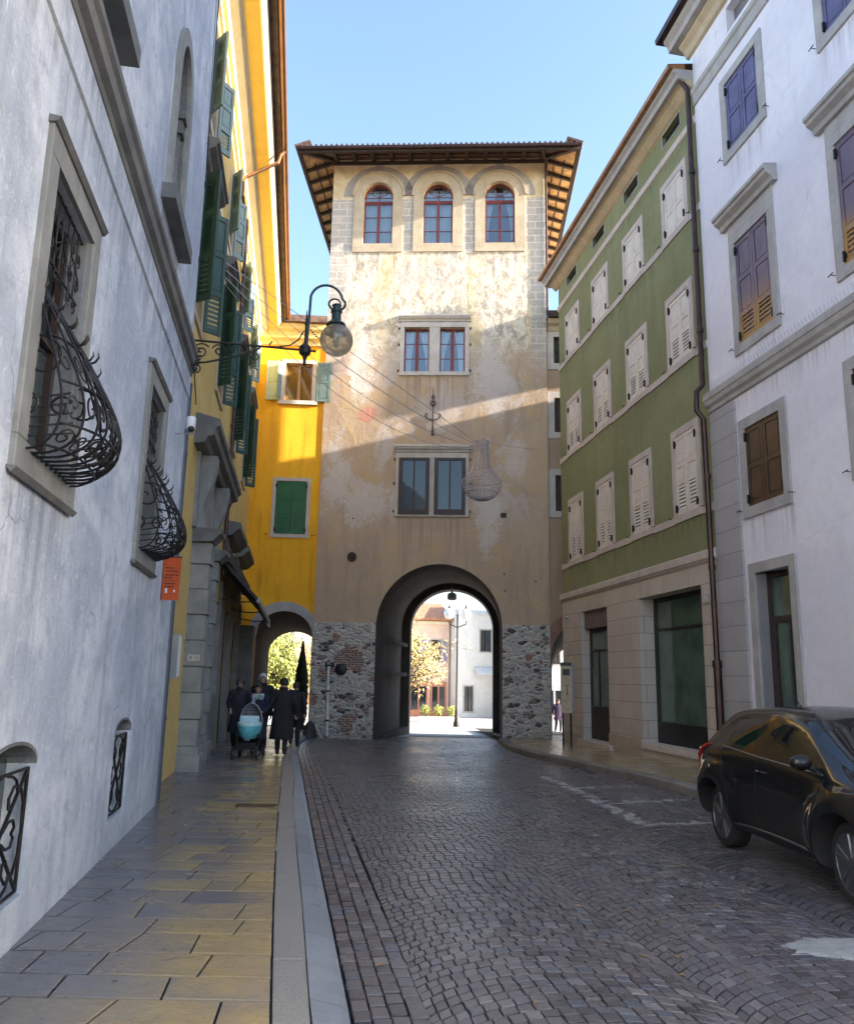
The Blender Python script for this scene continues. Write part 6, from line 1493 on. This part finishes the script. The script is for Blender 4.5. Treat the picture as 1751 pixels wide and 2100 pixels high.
# ------------------------------------------------------------------ people
M['skin'] = simple('skin', (.48, .29, .21), .55, var=.06)
CLO = {}
def cloth(name, col, rough=.85):
    if name not in CLO: CLO[name] = simple(name, col, rough, var=.2, vscale=14, bump=.25, bscale=30)
    return CLO[name]
def skin_mesh(verts, edges, radii, root=0, sub=1):
    me = bpy.data.meshes.new('tmp'); me.from_pydata(verts, edges, [])
    ob = bpy.data.objects.new('tmp', me); COL.objects.link(ob)
    md = ob.modifiers.new('s', 'SKIN'); md.use_smooth_shade = True
    for i, v in enumerate(me.skin_vertices[0].data):
        r = radii[i]; v.radius = r if isinstance(r, tuple) else (r, r); v.use_root = (i == root)
    sb = ob.modifiers.new('u', 'SUBSURF'); sb.levels = sub; sb.render_levels = sub
    dg = bpy.context.evaluated_depsgraph_get(); out = bpy.data.meshes.new_from_object(ob.evaluated_get(dg))
    bpy.data.objects.remove(ob); bpy.data.meshes.remove(me); return out
def limb(mb, pts, rad, n=10): return mb.tube(pts, rad, n)
def smooth_path(pts, rad, m=4):
    P_, R_ = [], []
    for i in range(len(pts)-1):
        p0 = pts[max(i-1, 0)]; p1 = pts[i]; p2 = pts[i+1]; p3 = pts[min(i+2, len(pts)-1)]
        for k in range(m):
            u = k/m; P_.append(.5*((2*p1)+(p2-p0)*u+(2*p0-5*p1+4*p2-p3)*u*u+(3*p1-3*p2+p3-p0)*u**3)); R_.append(rad[i]+(rad[i+1]-rad[i])*u)
    return P_+[pts[-1]], R_+[rad[-1]]
def person(loc, heading, H, label, pose, top, legs, hairc, hair='short', hem=.52, group=None, coatw=1.0, shoes=(.012, .012, .013), extra=None, seed=0, hood=False):
    k = H/1.70; V = lambda x, y, z: Vector((x*k, y*k, z*k))
    t = thing('person', loc, label, 'person', group); t.rotation_euler = (0, 0, heading)
    BASE[t.name] = (0, 0, 0)                               # parts are modelled in the person's own space
    lean = pose.get('lean', 0.0); hd = pose.get('head', (0, .03, 0))
    up = lambda x, y, z: V(x, y+lean*(z-.95), z)
    hips = [V(-.09, 0, .90), V(.09, 0, .90)]
    kn = [V(*pose['lk']), V(*pose['rk'])]; an_ = [V(*pose['la']), V(*pose['ra'])]
    toe = [a+V(0, .17, -.045) for a in an_]
    sh = [up(-.185, 0, 1.395), up(.185, 0, 1.395)]
    el = [V(*pose['le']), V(*pose['re'])]; wr_ = [V(*pose['lw']), V(*pose['rw'])]
    vs, es, rs = [], [], []
    def add(p, r, par=None):
        vs.append(tuple(p)); rs.append(r if not isinstance(r, (int, float)) else r*k); i = len(vs)-1
        if par is not None: es.append((par, i))
        return i
    pel = add(V(0, 0, .93), .105); wai = add(up(0, 0, 1.08), .095, pel); che = add(up(0, 0, 1.26), .10, wai); nb_ = add(up(0, 0, 1.42), .060, che)
    nk = add(up(0, .01, 1.50), .052, nb_); hp = up(hd[0], hd[1], 1.545+hd[2]); hj = add(hp, .068, nk); hc = add(hp+V(0, .012, .065), (.082*k, .092*k), hj); ht = add(hp+V(0, .0, .125), .055, hc)
    for i in (0, 1):
        h_ = add(hips[i], .085, pel); kk = add(kn[i], .058, h_); ak = add(an_[i], .04, kk); add(toe[i], .032, ak)
        s_ = add(sh[i]-V(0, 0, .02), .045, nb_); e_ = add(el[i], .042, s_); w_ = add(wr_[i], .027, e_)
        d = (wr_[i]-el[i]).normalized(); side = d.cross(Vector((0, 1, 0.01))).normalized(); fwd = side.cross(d).normalized(); fwd = fwd if fwd.y >= 0 else -fwd
        pm = wr_[i]+d*.05*k; pi = add(pm, (.034*k, .022*k), w_)
        for j, (off, ln) in enumerate(((-.027, .072), (-.009, .084), (.009, .078), (.026, .062))):
            b_ = pm+d*.042*k+fwd*off*k; a1 = add(b_, .0095, pi); c_ = b_+d*ln*.55*k+side*(.014*k*(1 if i else -1)); a2 = add(c_, .0085, a1); add(c_+(d*.6+side*(.7 if i else -.7))*ln*.45*k, .007, a2)
        th = pm+fwd*(.035*k)-d*.012*k; a1 = add(th, .0105, pi); add(th+(d*.75+fwd*.5)*.05*k, .008, a1)
    body = skin_mesh(vs, es, rs)
    body.materials.clear(); body.materials.append(M['skin']); ob = bpy.data.objects.new('body', body); COL.objects.link(ob); ob.parent = t
    # face
    fc = hp+V(0, .012, .06); fz = lambda x, y, z: fc+V(x, y, z)
    mb = MB()
    for x in (-.031, .031): mb.ball(fz(x, .083, .012), .011*k, 8, 6, (1.3, .6, .8))
    mb.build('eyes', M['black'], t)
    mb = MB(); mb.ball(fz(0, .093, -.012), .016*k, 8, 6, (.75, .9, 1.5)); mb.build('nose', M['skin'], t)
    mb = MB(); mb.ball(fz(0, .082, -.048), .02*k, 8, 5, (1.2, .4, .35)); mb.build('mouth', cloth('lips', (.33, .12, .10)), t)
    mb = MB()
    for x in (-.083, .083): mb.ball(fz(x, -.005, .0), .026*k, 8, 6, (.35, .7, 1.1))
    mb.build('ears', M['skin'], t)
    # hair: shell over the skull, open at the face
    mb = MB(); n, m_ = 20, 12; vs2 = []
    low = {'short': 0.62, 'bob': .80, 'long': .95}[hair]
    for i in range(m_+1):
        for j in range(n):
            b_ = 2*math.pi*j/n; fr = max(0, math.cos(b_-math.pi/2)); a = math.pi*(i/m_)*(low-(low-.36)*fr**1.5); rr = .101*k*(1.0+.05*math.sin(7*b_+i))
            z_ = math.cos(a)*1.12; wd = math.sin(a)*(1.0 if a < 1.6 else 1.0+.12*(a-1.6))
            if a > 1.75 and hair != 'short': z_ = math.cos(1.75)*1.12-(a-1.75)*(.9 if hair == 'long' else .55)
            vs2.append(fz(0, -.012, .018)+Vector((rr*wd*math.cos(b_), rr*1.08*wd*math.sin(b_), rr*z_)))
    mb.add(vs2, [(i*n+j, (i+1)*n+j, (i+1)*n+(j+1) % n, i*n+(j+1) % n) for i in range(m_) for j in range(n)], True); mb.build('hair', cloth('hair '+str(hairc), hairc, .6), t)
    # trousers, shoes
    mb = MB()
    for i in (0, 1):
        p_, r_ = smooth_path([V(-.05+.1*i, 0, .98), hips[i], kn[i], an_[i]+V(0, -.01, .02)], [.10*k, .098*k, .072*k, .056*k]); limb(mb, p_, r_, 12)
    mb.build('trousers', cloth('trousers '+str(legs), legs), t)
    for i in (0, 1):
        mb = MB(); a = an_[i]; p_, r_ = smooth_path([a+V(0, -.045, -.045), a+V(0, .03, -.04), a+V(0, .12, -.052), a+V(0, .19, -.062)], [.036*k, .046*k, .042*k, .026*k]); limb(mb, p_, r_, 10); mb.tube([a+V(0, -.01, -.05), a+V(0, -.015, .05)], [.045*k, .05*k], 10)
        mb.build('shoe', cloth('shoe leather '+str(shoes), shoes, .5), t)
    # coat: torso and skirt as elliptical sections, with sleeves
    mb = MB(); rng = random.Random(seed); secs = [(1.47, .075, .07), (1.44, .13, .085), (1.40, .19, .105), (1.33, .205, .125), (1.2, .20, .135), (1.06, .19, .135), (.95, .205, .145), (.86, .215, .152)]
    if hem < .80: secs += [(.86-(.86-hem)*u, .215+.03*u, .152+.03*u) for u in (.33, .66, 1.0)]
    secs.append((secs[-1][0]+.01, secs[-1][1]-.03, secs[-1][2]-.03)); n = 22; vs2 = []
    for z, rx, ry in secs:
        sway = (0 if z > .95 else (.95-z)*pose.get('sway', 0))
        for j in range(n):
            a = 2*math.pi*j/n; fold = 1+(.035*math.sin(5*a+seed+z*4) if z < 1.3 else 0)
            vs2.append(up(rx*coatw*fold*math.cos(a), ry*coatw*fold*math.sin(a)+sway, z))
    mb.add(vs2, [(i*n+j, (i+1)*n+j, (i+1)*n+(j+1) % n, i*n+(j+1) % n) for i in range(len(secs)-1) for j in range(n)], True)
    for i in (0, 1):
        p_, r_ = smooth_path([sh[i]+V(.06-.12*i, 0, .005)*1.0, sh[i]+V(0, 0, -.01), sh[i].lerp(el[i], .5), el[i], wr_[i]], [.074*k, .084*k, .070*k, .060*k, .046*k]); limb(mb, p_, r_, 12)
    mb.build('coat', cloth('coat '+str(top), top), t)
    mb = MB(); mb.lathe(up(0, .005, 1.435), [(.085*k, 0), (.105*k, .02*k), (.095*k, .07*k), (.072*k, .085*k)], 16); mb.build('collar', cloth('coat '+str(top), top), t)
    if extra: extra(t, up, V, fz, k)
    return t
def zsl(Y): return zpl(Y)
def at_ground(x, y): return (x, y, zsl(y))
DK = (.022, .021, .030)
def glasses(t, up, V, fz, k):
    mb = MB()
    for x in (-.034, .034): mb.ball(fz(x, .092, .012), .028*k, 10, 6, (1, .25, .75))
    mb.tube([fz(-.09, .02, .018), fz(-.03, .095, .018), fz(.03, .095, .018), fz(.09, .02, .018)], .004, 5); mb.build('sunglasses', M['black'], t)
    mb = MB(); mb.ball(fz(0, .072, -.045), .045*k, 10, 8, (1.05, .6, .9)); mb.build('face_scarf', cloth('grey scarf', (.16, .15, .16)), t)
def scarf(t, up, V, fz, k):
    mb = MB(); n = 20
    for q, (r, z) in enumerate(((.125, 1.455), (.14, 1.42), (.13, 1.385))): mb.tube([up(r*math.cos(2*math.pi*i/n), .02+r*.85*math.sin(2*math.pi*i/n), z+.01*math.sin(3*i)) for i in range(n)], .036*k, 8, True)
    mb.tube([up(.07, .13, 1.40), up(.09, .17, 1.25), up(.08, .17, 1.12)], [.04, .045, .04], 8)
    sm, t_, b_ = nt('patterned scarf'); g = G(t_); p, *_ = g.coords(); v = g.vor(p, 26, 'F1', 'Color'); s_ = g.n('ShaderNodeSeparateColor'); g.link(v, s_.inputs[0])
    g.link(g.ramp(s_.outputs[0], [(0, (.55, .50, .55)), (.3, (.10, .16, .38)), (.5, (.62, .58, .60)), (.7, (.12, .30, .16)), (.85, (.45, .42, .50))], 'CONSTANT'), b_.inputs['Base Color']); b_.inputs['Roughness'].default_value = .9
    mb.build('scarf', sm, t)
toC = math.pi                                              # facing the camera
person(at_ground(-4.26, 19.55), toC+.08, 1.69, 'woman in a dark coat and sunglasses walking nearest the ochre house wall', dict(lk=(-.10, .16, .50), la=(-.10, .10, .10), rk=(.10, .03, .49), ra=(.10, -.24, .13), le=(-.25, -.06, 1.14), lw=(-.16, .20, 1.06), re=(.25, -.03, 1.13), rw=(.17, .20, 1.02)), DK, (.012, .012, .015), (.05, .03, .02), 'bob', hem=.50, extra=glasses, seed=1)
person(at_ground(-4.02, 21.0), toC-.05, 1.84, 'tall grey haired man in a black jacket behind the pram', dict(lk=(-.10, .10, .49), la=(-.10, .02, .10), rk=(.10, .12, .50), ra=(.10, -.12, .12), le=(-.27, -.05, 1.14), lw=(-.24, .12, .92), re=(.27, -.05, 1.14), rw=(.25, .10, .92)), (.014, .013, .016), (.015, .015, .02), (.52, .50, .50), 'short', hem=.78, seed=2, coatw=1.1)
person(at_ground(-3.78, 19.30), toC, 1.57, 'short woman in a navy coat and patterned scarf pushing the pram', dict(lk=(-.10, .12, .50), la=(-.10, .06, .10), rk=(.10, .04, .49), ra=(.10, -.22, .13), le=(-.24, .02, 1.15), lw=(-.17, .30, 1.06), re=(.24, .02, 1.15), rw=(.17, .30, 1.06), lean=.06), (.014, .016, .036), (.02, .02, .03), (.035, .02, .015), 'short', hem=.42, extra=scarf, seed=3)
person(at_ground(-3.26, 19.6), .12, 1.72, 'person in a long black coat walking away with their back turned', dict(lk=(-.09, .12, .50), la=(-.08, .02, .10), rk=(.09, .0, .49), ra=(.09, -.20, .12), le=(-.27, -.08, 1.13), lw=(-.27, .10, .90), re=(.27, -.03, 1.13), rw=(.28, .12, .92)), (.016, .015, .016), (.018, .017, .017), (.018, .014, .012), 'bob', hem=.36, seed=4, coatw=1.12)
person(at_ground(-3.40, 22.4), .05, 1.66, 'person in dark trousers striding away beside the tower corner', dict(lk=(-.09, .22, .52), la=(-.09, .02, .18), rk=(.09, .06, .48), ra=(.09, .12, .10), le=(-.26, .02, 1.13), lw=(-.24, .2, .95), re=(.26, -.12, 1.13), rw=(.27, -.10, .90)), (.02, .018, .022), (.025, .024, .03), (.03, .02, .015), 'short', hem=.76, seed=5)
def atr(x, y): return (x, y, zroad(y))
person(atr(6.96, 43.6), toC+.1, 1.70, 'person in a dark purple coat seen through the side archway', dict(lk=(-.1, .12, .5), la=(-.1, .08, .1), rk=(.1, .0, .49), ra=(.1, -.2, .12), le=(-.26, -.05, 1.13), lw=(-.24, .1, .92), re=(.26, -.05, 1.13), rw=(.25, .12, .92)), (.03, .018, .05), (.02, .02, .03), (.03, .02, .015), 'bob', hem=.7, seed=6)
person(atr(7.35, 43.9), toC, 1.58, 'person in a violet jacket and scarf seen through the side archway', dict(lk=(-.1, .05, .5), la=(-.1, -.1, .1), rk=(.1, .14, .49), ra=(.1, .12, .1), le=(-.26, -.05, 1.13), lw=(-.2, .15, .98), re=(.26, -.05, 1.13), rw=(.2, .15, .98)), (.16, .05, .24), (.02, .02, .03), (.02, .015, .012), 'short', hem=.74, seed=7)
# ------------------------------------------------------------------ pram
pr = thing('pram', at_ground(-3.80, 18.62), 'turquoise pram with a grey striped hood pushed towards the camera', 'pram')
PB = Frame(at_ground(-3.80, 18.62), (-1, 0), (0, -1))      # o towards the camera
mb = MB()
n = 18
secs = [(.42, .13, .30), (.48, .20, .37), (.60, .245, .42), (.70, .255, .43), (.72, .24, .41)]
vs = [PB(rx*math.cos(2*math.pi*j/n), ry*math.sin(2*math.pi*j/n), z) for z, rx, ry in secs for j in range(n)]
mb.add(vs, [(i*n+j, i*n+(j+1) % n, (i+1)*n+(j+1) % n, (i+1)*n+j) for i in range(len(secs)-1) for j in range(n)]+[tuple(range(n))], True); mb.build('carrycot', cloth('turquoise cloth', (.16, .58, .66), .6), pr)
mb = MB(); secs = [(.70, .26, .43, .0), (.76, .25, .36, .06), (.79, .17, .22, .10), (.80, .02, .03, .12)]
vs = [PB(rx*math.cos(2*math.pi*j/n), o+ry*math.sin(2*math.pi*j/n), z) for z, rx, ry, o in secs for j in range(n)]
mb.add(vs, [(i*n+j, i*n+(j+1) % n, (i+1)*n+(j+1) % n, (i+1)*n+j) for i in range(3) for j in range(n)], True); mb.build('apron', cloth('pale turquoise cloth', (.58, .88, .92), .6), pr)
mb = MB(); mb.prism(PB, [(.0, .74), (.08, .745), (.10, .86), (.04, .90), (-.05, .80)], -.20, .20, 's'); mb.build('wind_flap', cloth('pale turquoise cloth', (.58, .88, .92), .6), pr)
mb = MB(); na = 10; nb2 = 14; vs = []
for i in range(na+1):
    ph = math.pi*.5+ (math.pi*.62)*i/na                   # from upright hoop back and down
    for j in range(nb2+1):
        a = math.pi*j/nb2; x = .25*math.cos(a); h = math.sin(a)
        vs.append(PB(x, -.08+.36*h*math.cos(ph), .74+.42*h*math.sin(ph)*(1 if math.sin(ph) > 0 else .3)))
mb.add(vs, [(i*(nb2+1)+j, i*(nb2+1)+j+1, (i+1)*(nb2+1)+j+1, (i+1)*(nb2+1)+j) for i in range(na) for j in range(nb2)], True)
hm, t_, b_ = nt('striped hood cloth'); g = G(t_); p, *_ = g.coords(); sp2 = g.n('ShaderNodeSeparateXYZ'); g.link(p, sp2.inputs[0]); wv = g.math('SINE', g.math('MULTIPLY', sp2.outputs[2], 95.0))
g.link(g.ramp(g.math('MULTIPLY_ADD', wv, .5, .5), [(.35, (.20, .20, .23)), (.65, (.34, .32, .38))]), b_.inputs['Base Color']); b_.inputs['Roughness'].default_value = .8
mb.build('hood', hm, pr)
mb = MB(); mb.tube([PB(.25*math.cos(math.pi*j/14), -.08, .74+.425*math.sin(math.pi*j/14)) for j in range(15)], .013, 6); mb.build('hood_hoop', M['grey_metal'], pr)
mb = MB()
for x in (-.24, .24):
    mb.tube([PB(x, .40, .14), PB(x, -.05, .46), PB(x*.9, -.45, .80), PB(x*.8, -.62, .98)], .014, 6); mb.tube([PB(x, -.38, .14), PB(x, .10, .46), PB(x, .28, .52)], .014, 6)
mb.tube([PB(-.19, -.62, .98), PB(.19, -.62, .98)], .018, 6); mb.box(PB, -.22, .22, -.30, .30, .20, .34); mb.build('chassis', M['black'], pr)
for x in (-.26, .26):
    for o in (.40, -.38):
        w_ = MB(); w_.lathe(PB(x, o, .14)-PB.d*.02, [(.04, 0), (.115, .0), (.14, .008), (.14, .032), (.115, .04), (.04, .04)], 18, PB.d); wo = w_.build('wheel', M['black'], pr)
        w_ = MB(); w_.lathe(PB(x, o, .14)-PB.d*.024, [(.02, 0), (.05, .0), (.05, .048), (.02, .048)], 10, PB.d)
        for k in range(5): a = 2*math.pi*k/5; w_.tube([PB(x, o, .14), PB(x, o+.11*math.cos(a), .14+.11*math.sin(a))], .008, 4)
        w_.build('hub', M['grey_metal'], wo)
mb = MB(); mb.ball(PB(.06, -.12, .83), .08, 12, 8, (1.2, 1, .7)); mb.build('blanket', cloth('violet blanket', (.13, .07, .28)), pr)

# ------------------------------------------------------------------ parked black crossover
car = thing('parked_car', (4.34, 8.69, 0), 'glossy black compact crossover car parked against the kerb', 'car')
CF = Vector((.072, -.9974, 0)).normalized(); CL = Vector((-CF.y, CF.x, 0))
car.rotation_euler = (0, 0, math.atan2(CF.y, CF.x)); BASE[car.name] = (0, 0, 0)
def car_paint():
    m, t, b = nt('black car paint'); g = G(t); p, *_ = g.coords()
    b.inputs['Base Color'].default_value = (.006, .006, .007, 1); b.inputs['Roughness'].default_value = .5; b.inputs['Coat Weight'].default_value = .8; b.inputs['Coat Roughness'].default_value = .02; b.inputs['Specular IOR Level'].default_value = .15
    return m
M['paint'] = car_paint(); M['car_glass'] = glassy('tinted car glass', (.006, .007, .008), .015, .8, wob=0)
M['tyre'] = simple('tyre rubber', (.018, .018, .018), .85, var=.2, vscale=20); M['alloy'] = simple('machined alloy', (.22, .23, .25), .28, .9, var=.05); M['cladding'] = simple('black plastic', (.018, .018, .019), .6)
M['tail_red'] = simple('red lamp', (.38, .012, .012), .12, coat=1.0)
# cage stations: (x of body rows, x of rail rows, z belt, z rail, z roof, y max, y belt, y rail, z bottom, has cabin)
ST = [(-1.94, -1.93, .92, .94, .95, .62, .57, .50, .46, 0), (-1.88, -1.88, 1.06, 1.10, 1.11, .81, .71, .60, .34, 0), (-1.70, -1.54, 1.16, 1.46, 1.52, .90, .765, .56, .26, 1), (-1.16, -1.08, 1.135, 1.51, 1.585, .895, .795, .585, .22, 1), (-.32, -.33, 1.09, 1.53, 1.615, .865, .805, .605, .20, 1), (-.24, -.26, 1.085, 1.53, 1.617, .865, .805, .605, .20, 1), (.42, .06, 1.06, 1.51, 1.60, .87, .80, .60, .20, 1), (.96, .36, 1.04, 1.445, 1.535, .895, .79, .60, .21, 1), (1.08, .46, 1.04, 1.41, 1.505, .895, .785, .60, .21, 1), (1.26, 1.22, 1.03, 1.06, 1.10, .895, .77, .64, .22, 0), (1.60, 1.58, .98, 1.02, 1.05, .86, .72, .58, .24, 0), (1.90, 1.90, .87, .92, .94, .78, .64, .50, .28, 0), (2.06, 2.06, .66, .70, .71, .60, .52, .40, .36, 0)]
cv, cf, cm = [], [], []
NR = 11
for sd in (1, -1):
    for (xb, xr, zb, zr, zt, ym, yb, yr, z0, cab) in ST:
        h = zb-z0
        rows = [(xb, 0, z0+.02), (xb, ym-.14, z0), (xb, ym-.05, z0+.10), (xb, ym, z0+.42*h), (xb, ym-.005, z0+.66*h), (xb, (ym+yb)/2+.01, zb-.09*h), (xb, yb, zb), (xr, yr+.03, zr-.03), (xr, yr-.05, zr+(zt-zr)*.55), (xr, yr*.5, zt-.012), (xr, 0, zt)]
        cv += [(x, y*sd, z) for x, y, z in rows]
NS = len(ST)
def idx(sd, i, j): return (0 if sd > 0 else NS*NR)+i*NR+j
for sd in (1, -1):
    for i in range(NS-1):
        for j in range(NR-1):
            m_ = 0
            if j == 6 and i in (3, 5, 6): m_ = 1
            if j >= 7 and i == 8: m_ = 2
            if j >= 7 and i == 1: m_ = 3
            if j <= 1: m_ = 4
            q = (idx(sd, i, j), idx(sd, i+1, j), idx(sd, i+1, j+1), idx(sd, i, j+1)); cf.append(q if sd < 0 else q[::-1]); cm.append(m_)
    for i, rev in ((0, False), (NS-1, True)):
        for j in range(0, NR-1):
            pass
for i in (0, NS-1):
    for j in range(NR-1): cf.append((idx(1, i, j), idx(1, i, j+1), idx(-1, i, j+1), idx(-1, i, j))); cm.append(0)
me = bpy.data.meshes.new('car_cage'); me.from_pydata(cv, [], cf); me.polygons.foreach_set('material_index', cm)
bm = bmesh.new(); bm.from_mesh(me); bmesh.ops.remove_doubles(bm, verts=bm.verts, dist=1e-4); bmesh.ops.dissolve_degenerate(bm, dist=1e-5, edges=bm.edges)
bmesh.ops.recalc_face_normals(bm, faces=bm.faces); bm.to_mesh(me); bm.free()
mats = [M['paint'], M['car_glass'], M['car_glass'], M['car_glass'], M['cladding'], M['tail_red'], M['black']]
for m_ in mats: me.materials.append(m_)
co = bpy.data.objects.new('car_cage', me); COL.objects.link(co)
sb = co.modifiers.new('u', 'SUBSURF'); sb.levels = 3; sb.render_levels = 3
WX = (1.27, -1.30); WR = .345
dg = bpy.context.evaluated_depsgraph_get(); sm_ = bpy.data.meshes.new_from_object(co.evaluated_get(dg)); co.modifiers.clear(); co.data = sm_
bm = bmesh.new(); bm.from_mesh(sm_)                       # swell the fenders round the wheels
for v in bm.verts:
    for wx in WX:
        d = math.hypot(v.co.x-wx, (v.co.z-.42)*1.05); e = 1.35*math.exp(-((d-.42)/.15)**2)
        if abs(v.co.y) > .5 and v.co.z < .95: v.co.y += math.copysign(.040*e, v.co.y)
bm.to_mesh(sm_); bm.free()
cut = bpy.data.meshes.new('cut'); bm = bmesh.new()
for wx in WX:
    for sd in (1, -1):
        r_ = bmesh.ops.create_cone(bm, cap_ends=True, segments=48, radius1=.405, radius2=.405, depth=.6, matrix=Matrix.Translation((wx, sd*.86, WR+.01)) @ Matrix.Rotation(math.pi/2, 4, 'X'))
bm.to_mesh(cut); bm.free()
for m_ in mats: cut.materials.append(m_)
cut.polygons.foreach_set('material_index', [6]*len(cut.polygons))
cu = bpy.data.objects.new('cut', cut); COL.objects.link(cu)
bo = co.modifiers.new('b', 'BOOLEAN'); bo.object = cu; bo.operation = 'DIFFERENCE'; bo.solver = 'EXACT'
dg = bpy.context.evaluated_depsgraph_get(); fin = bpy.data.meshes.new_from_object(co.evaluated_get(dg))
bpy.data.objects.remove(co); bpy.data.objects.remove(cu)
from mathutils.bvhtree import BVHTree
bm = bmesh.new(); bm.from_mesh(fin); tree_ = BVHTree.FromBMesh(bm)
def split_mat(k, name, mat, sidefilter=None):
    b2 = bm.copy(); dl = [f for f in b2.faces if f.material_index not in k or (sidefilter and not sidefilter(f.calc_center_median()))]
    bmesh.ops.delete(b2, geom=dl, context='FACES'); m_ = bpy.data.meshes.new(name); 
    for f in b2.faces: f.material_index = 0; f.smooth = True
    b2.to_mesh(m_); b2.free(); m_.materials.append(mat)
    try: m_.set_sharp_from_angle(angle=R(40))
    except Exception: pass
    o = bpy.data.objects.new(name, m_); COL.objects.link(o); o.parent = car; BASE[o.name] = (0, 0, 0); return o
split_mat((0,), 'body', M['paint'])
split_mat((2,), 'windscreen', M['car_glass']); split_mat((3,), 'rear_window', M['car_glass']); split_mat((4, 6), 'lower_cladding', M['cladding'])
for sd in (1, -1):
    for lo_, hi_ in ((-2, -.30), (-.30, 2)): split_mat((1,), 'side_window', M['car_glass'], lambda c, sd=sd, lo_=lo_, hi_=hi_: c.y*sd > 0 and lo_ < c.x < hi_)
bm.free()
def surf(x, z, sd, off=.004):
    h = tree_.ray_cast(Vector((x, sd*2, z)), Vector((0, -sd, 0)))
    y = h[0].y if h[0] else sd*.85
    return Vector((x, y+sd*off, z))
def seam(mb, pts, sd, r=.006, m=8):
    q = []
    for (x0, z0), (x1, z1) in zip(pts, pts[1:]): q += [surf(x0+(x1-x0)*i/m, z0+(z1-z0)*i/m, sd, .0) for i in range(m)]
    mb.tube(q+[surf(*pts[-1], sd, .0)], r, 4)
for sd in (1, -1):
    mb = MB()
    seam(mb, [(-.28, 1.07), (-.30, .60), (-.26, .32)], sd); seam(mb, [(.98, 1.0), (.90, .60), (.78, .34)], sd); seam(mb, [(-1.18, 1.11), (-1.02, .86), (-.86, .62), (-.84, .33)], sd)
    mb.build_each('door_seam', M['black'], car)
    mb = MB(); mb.tube([surf(-.22, .945, sd, .005), surf(-.19, .948, sd, .03), surf(-.05, .942, sd, .03), surf(-.01, .938, sd, .005)], .011, 7); mb.build('door_handle', M['paint'], car)
    mb = MB(); mb.tube([surf(x, .335+.02*math.sin((x+.9)*1.7), sd, .012) for x in [-.80+1.5*i/16 for i in range(17)]], [.004]+[.013]*15+[.004], 7); mb.build('sill_highlight', M['alloy'], car)  # pale strip stands in for the highlight along the sill ridge
    mb = MB(); mb.tube([surf(x, z, sd, .004) for x, z in ((-1.16, 1.13), (-.8, 1.11), (-.3, 1.08), (.3, 1.055), (.92, 1.035))], .008, 6); mb.build('window_trim', M['alloy'], car)
    b0_ = surf(.80, 1.06, sd, 0)
    mb = MB(); mb.ball(b0_+Vector((-.02, sd*.13, .065)), .10, 16, 10, (.75, 1.05, .72)); mb.tube([b0_, b0_+Vector((0, sd*.07, .03))], [.03, .025], 7); mb.build('wing_mirror', M['paint'], car)
    mb = MB(); c = surf(1.14, .70, sd, .0); mb.ball(c, .026, 10, 8, (1, .5, 1)); mb.build('side_repeater', M['white_metal'], car)
    mb = MB(); c = surf(-1.30, .885, sd, .0); mb.ball(c, .02, 8, 6, (.7, .5, 1.6)); mb.build('fuel_catch' if sd > 0 else 'rear_handle', M['alloy'], car)
    mb = MB(); q_ = [surf(x, z, sd, .012) for x, z in ((-1.50, 1.13), (-1.62, 1.10), (-1.72, 1.05), (-1.80, .98), (-1.84, .88))]; mb.tube(q_, [.010, .022, .03, .03, .015], 8); mb.build('tail_light', M['tail_red'], car)
    mb = MB(); c = surf(1.72, .72, sd, -.02); mb.ball(c, .10, 14, 10, (1, .55, 1)); mb.build('headlight', M['white_metal'], car)
    for wx in WX:
        c0 = Vector((wx, sd*.775, WR)); ax = Vector((0, sd, 0)); w_ = MB()
        w_.lathe(c0-ax*.20, [(.225, 0), (.31, .0), (.338, .02), (.345, .06), (.345, .155), (.338, .195), (.322, .212), (.252, .216), (.245, .20), (.232, .1)], 40, ax); tob = w_.build('wheel', M['tyre'], car)
        w_ = MB(); w_.lathe(c0-ax*.0, [(.252, .012), (.252, .02), (.238, .018), (.226, -.02), (.215, -.12)], 40, ax); 
        for k in range(5):
            for e in (-.17, .17):
                a0 = 2*math.pi*k/5+.3; a1 = a0+e; p = lambda r, a, o: c0+Vector((r*math.cos(a), 0, r*math.sin(a)))+ax*o
                w_.tube([p(.05, a0+e*.4, .002), p(.13, a0+e*.75, .006), p(.240, a1*1.0, .004)], [.020, .018, .020], 6)
        w_.lathe(c0-ax*.01, [(.062, -.02), (.062, .02), (.045, .028), (0, .03)], 20, ax); w_.build('rim', M['alloy'], tob)
        w_ = MB(); w_.lathe(c0-ax*.13, [(.21, 0), (0, .001)], 30, ax); w_.build('brake_disc', M['black'], tob)
mb = MB(); mb.tube([(-.62, -.12, 1.565), (-.64, -.12, 1.60)], [.02, .012], 7); mb.tube([(-.64, -.12, 1.60), (-.78, -.12, 1.72)], .005, 5); mb.build('aerial', M['black'], car)

FCAR = Frame((0, 0, 0), (0, 1), (1, 0))
mb = MB(); mb.box(FCAR, -.42, .42, 1.90, 2.05, .52, .66); mb.build('front_grille', M['cladding'], car)
mb = MB(); mb.box(FCAR, -.26, .26, 2.02, 2.06, .40, .51); mb.build('number_plate', M['white_metal'], car)
bpy.context.view_layer.update()
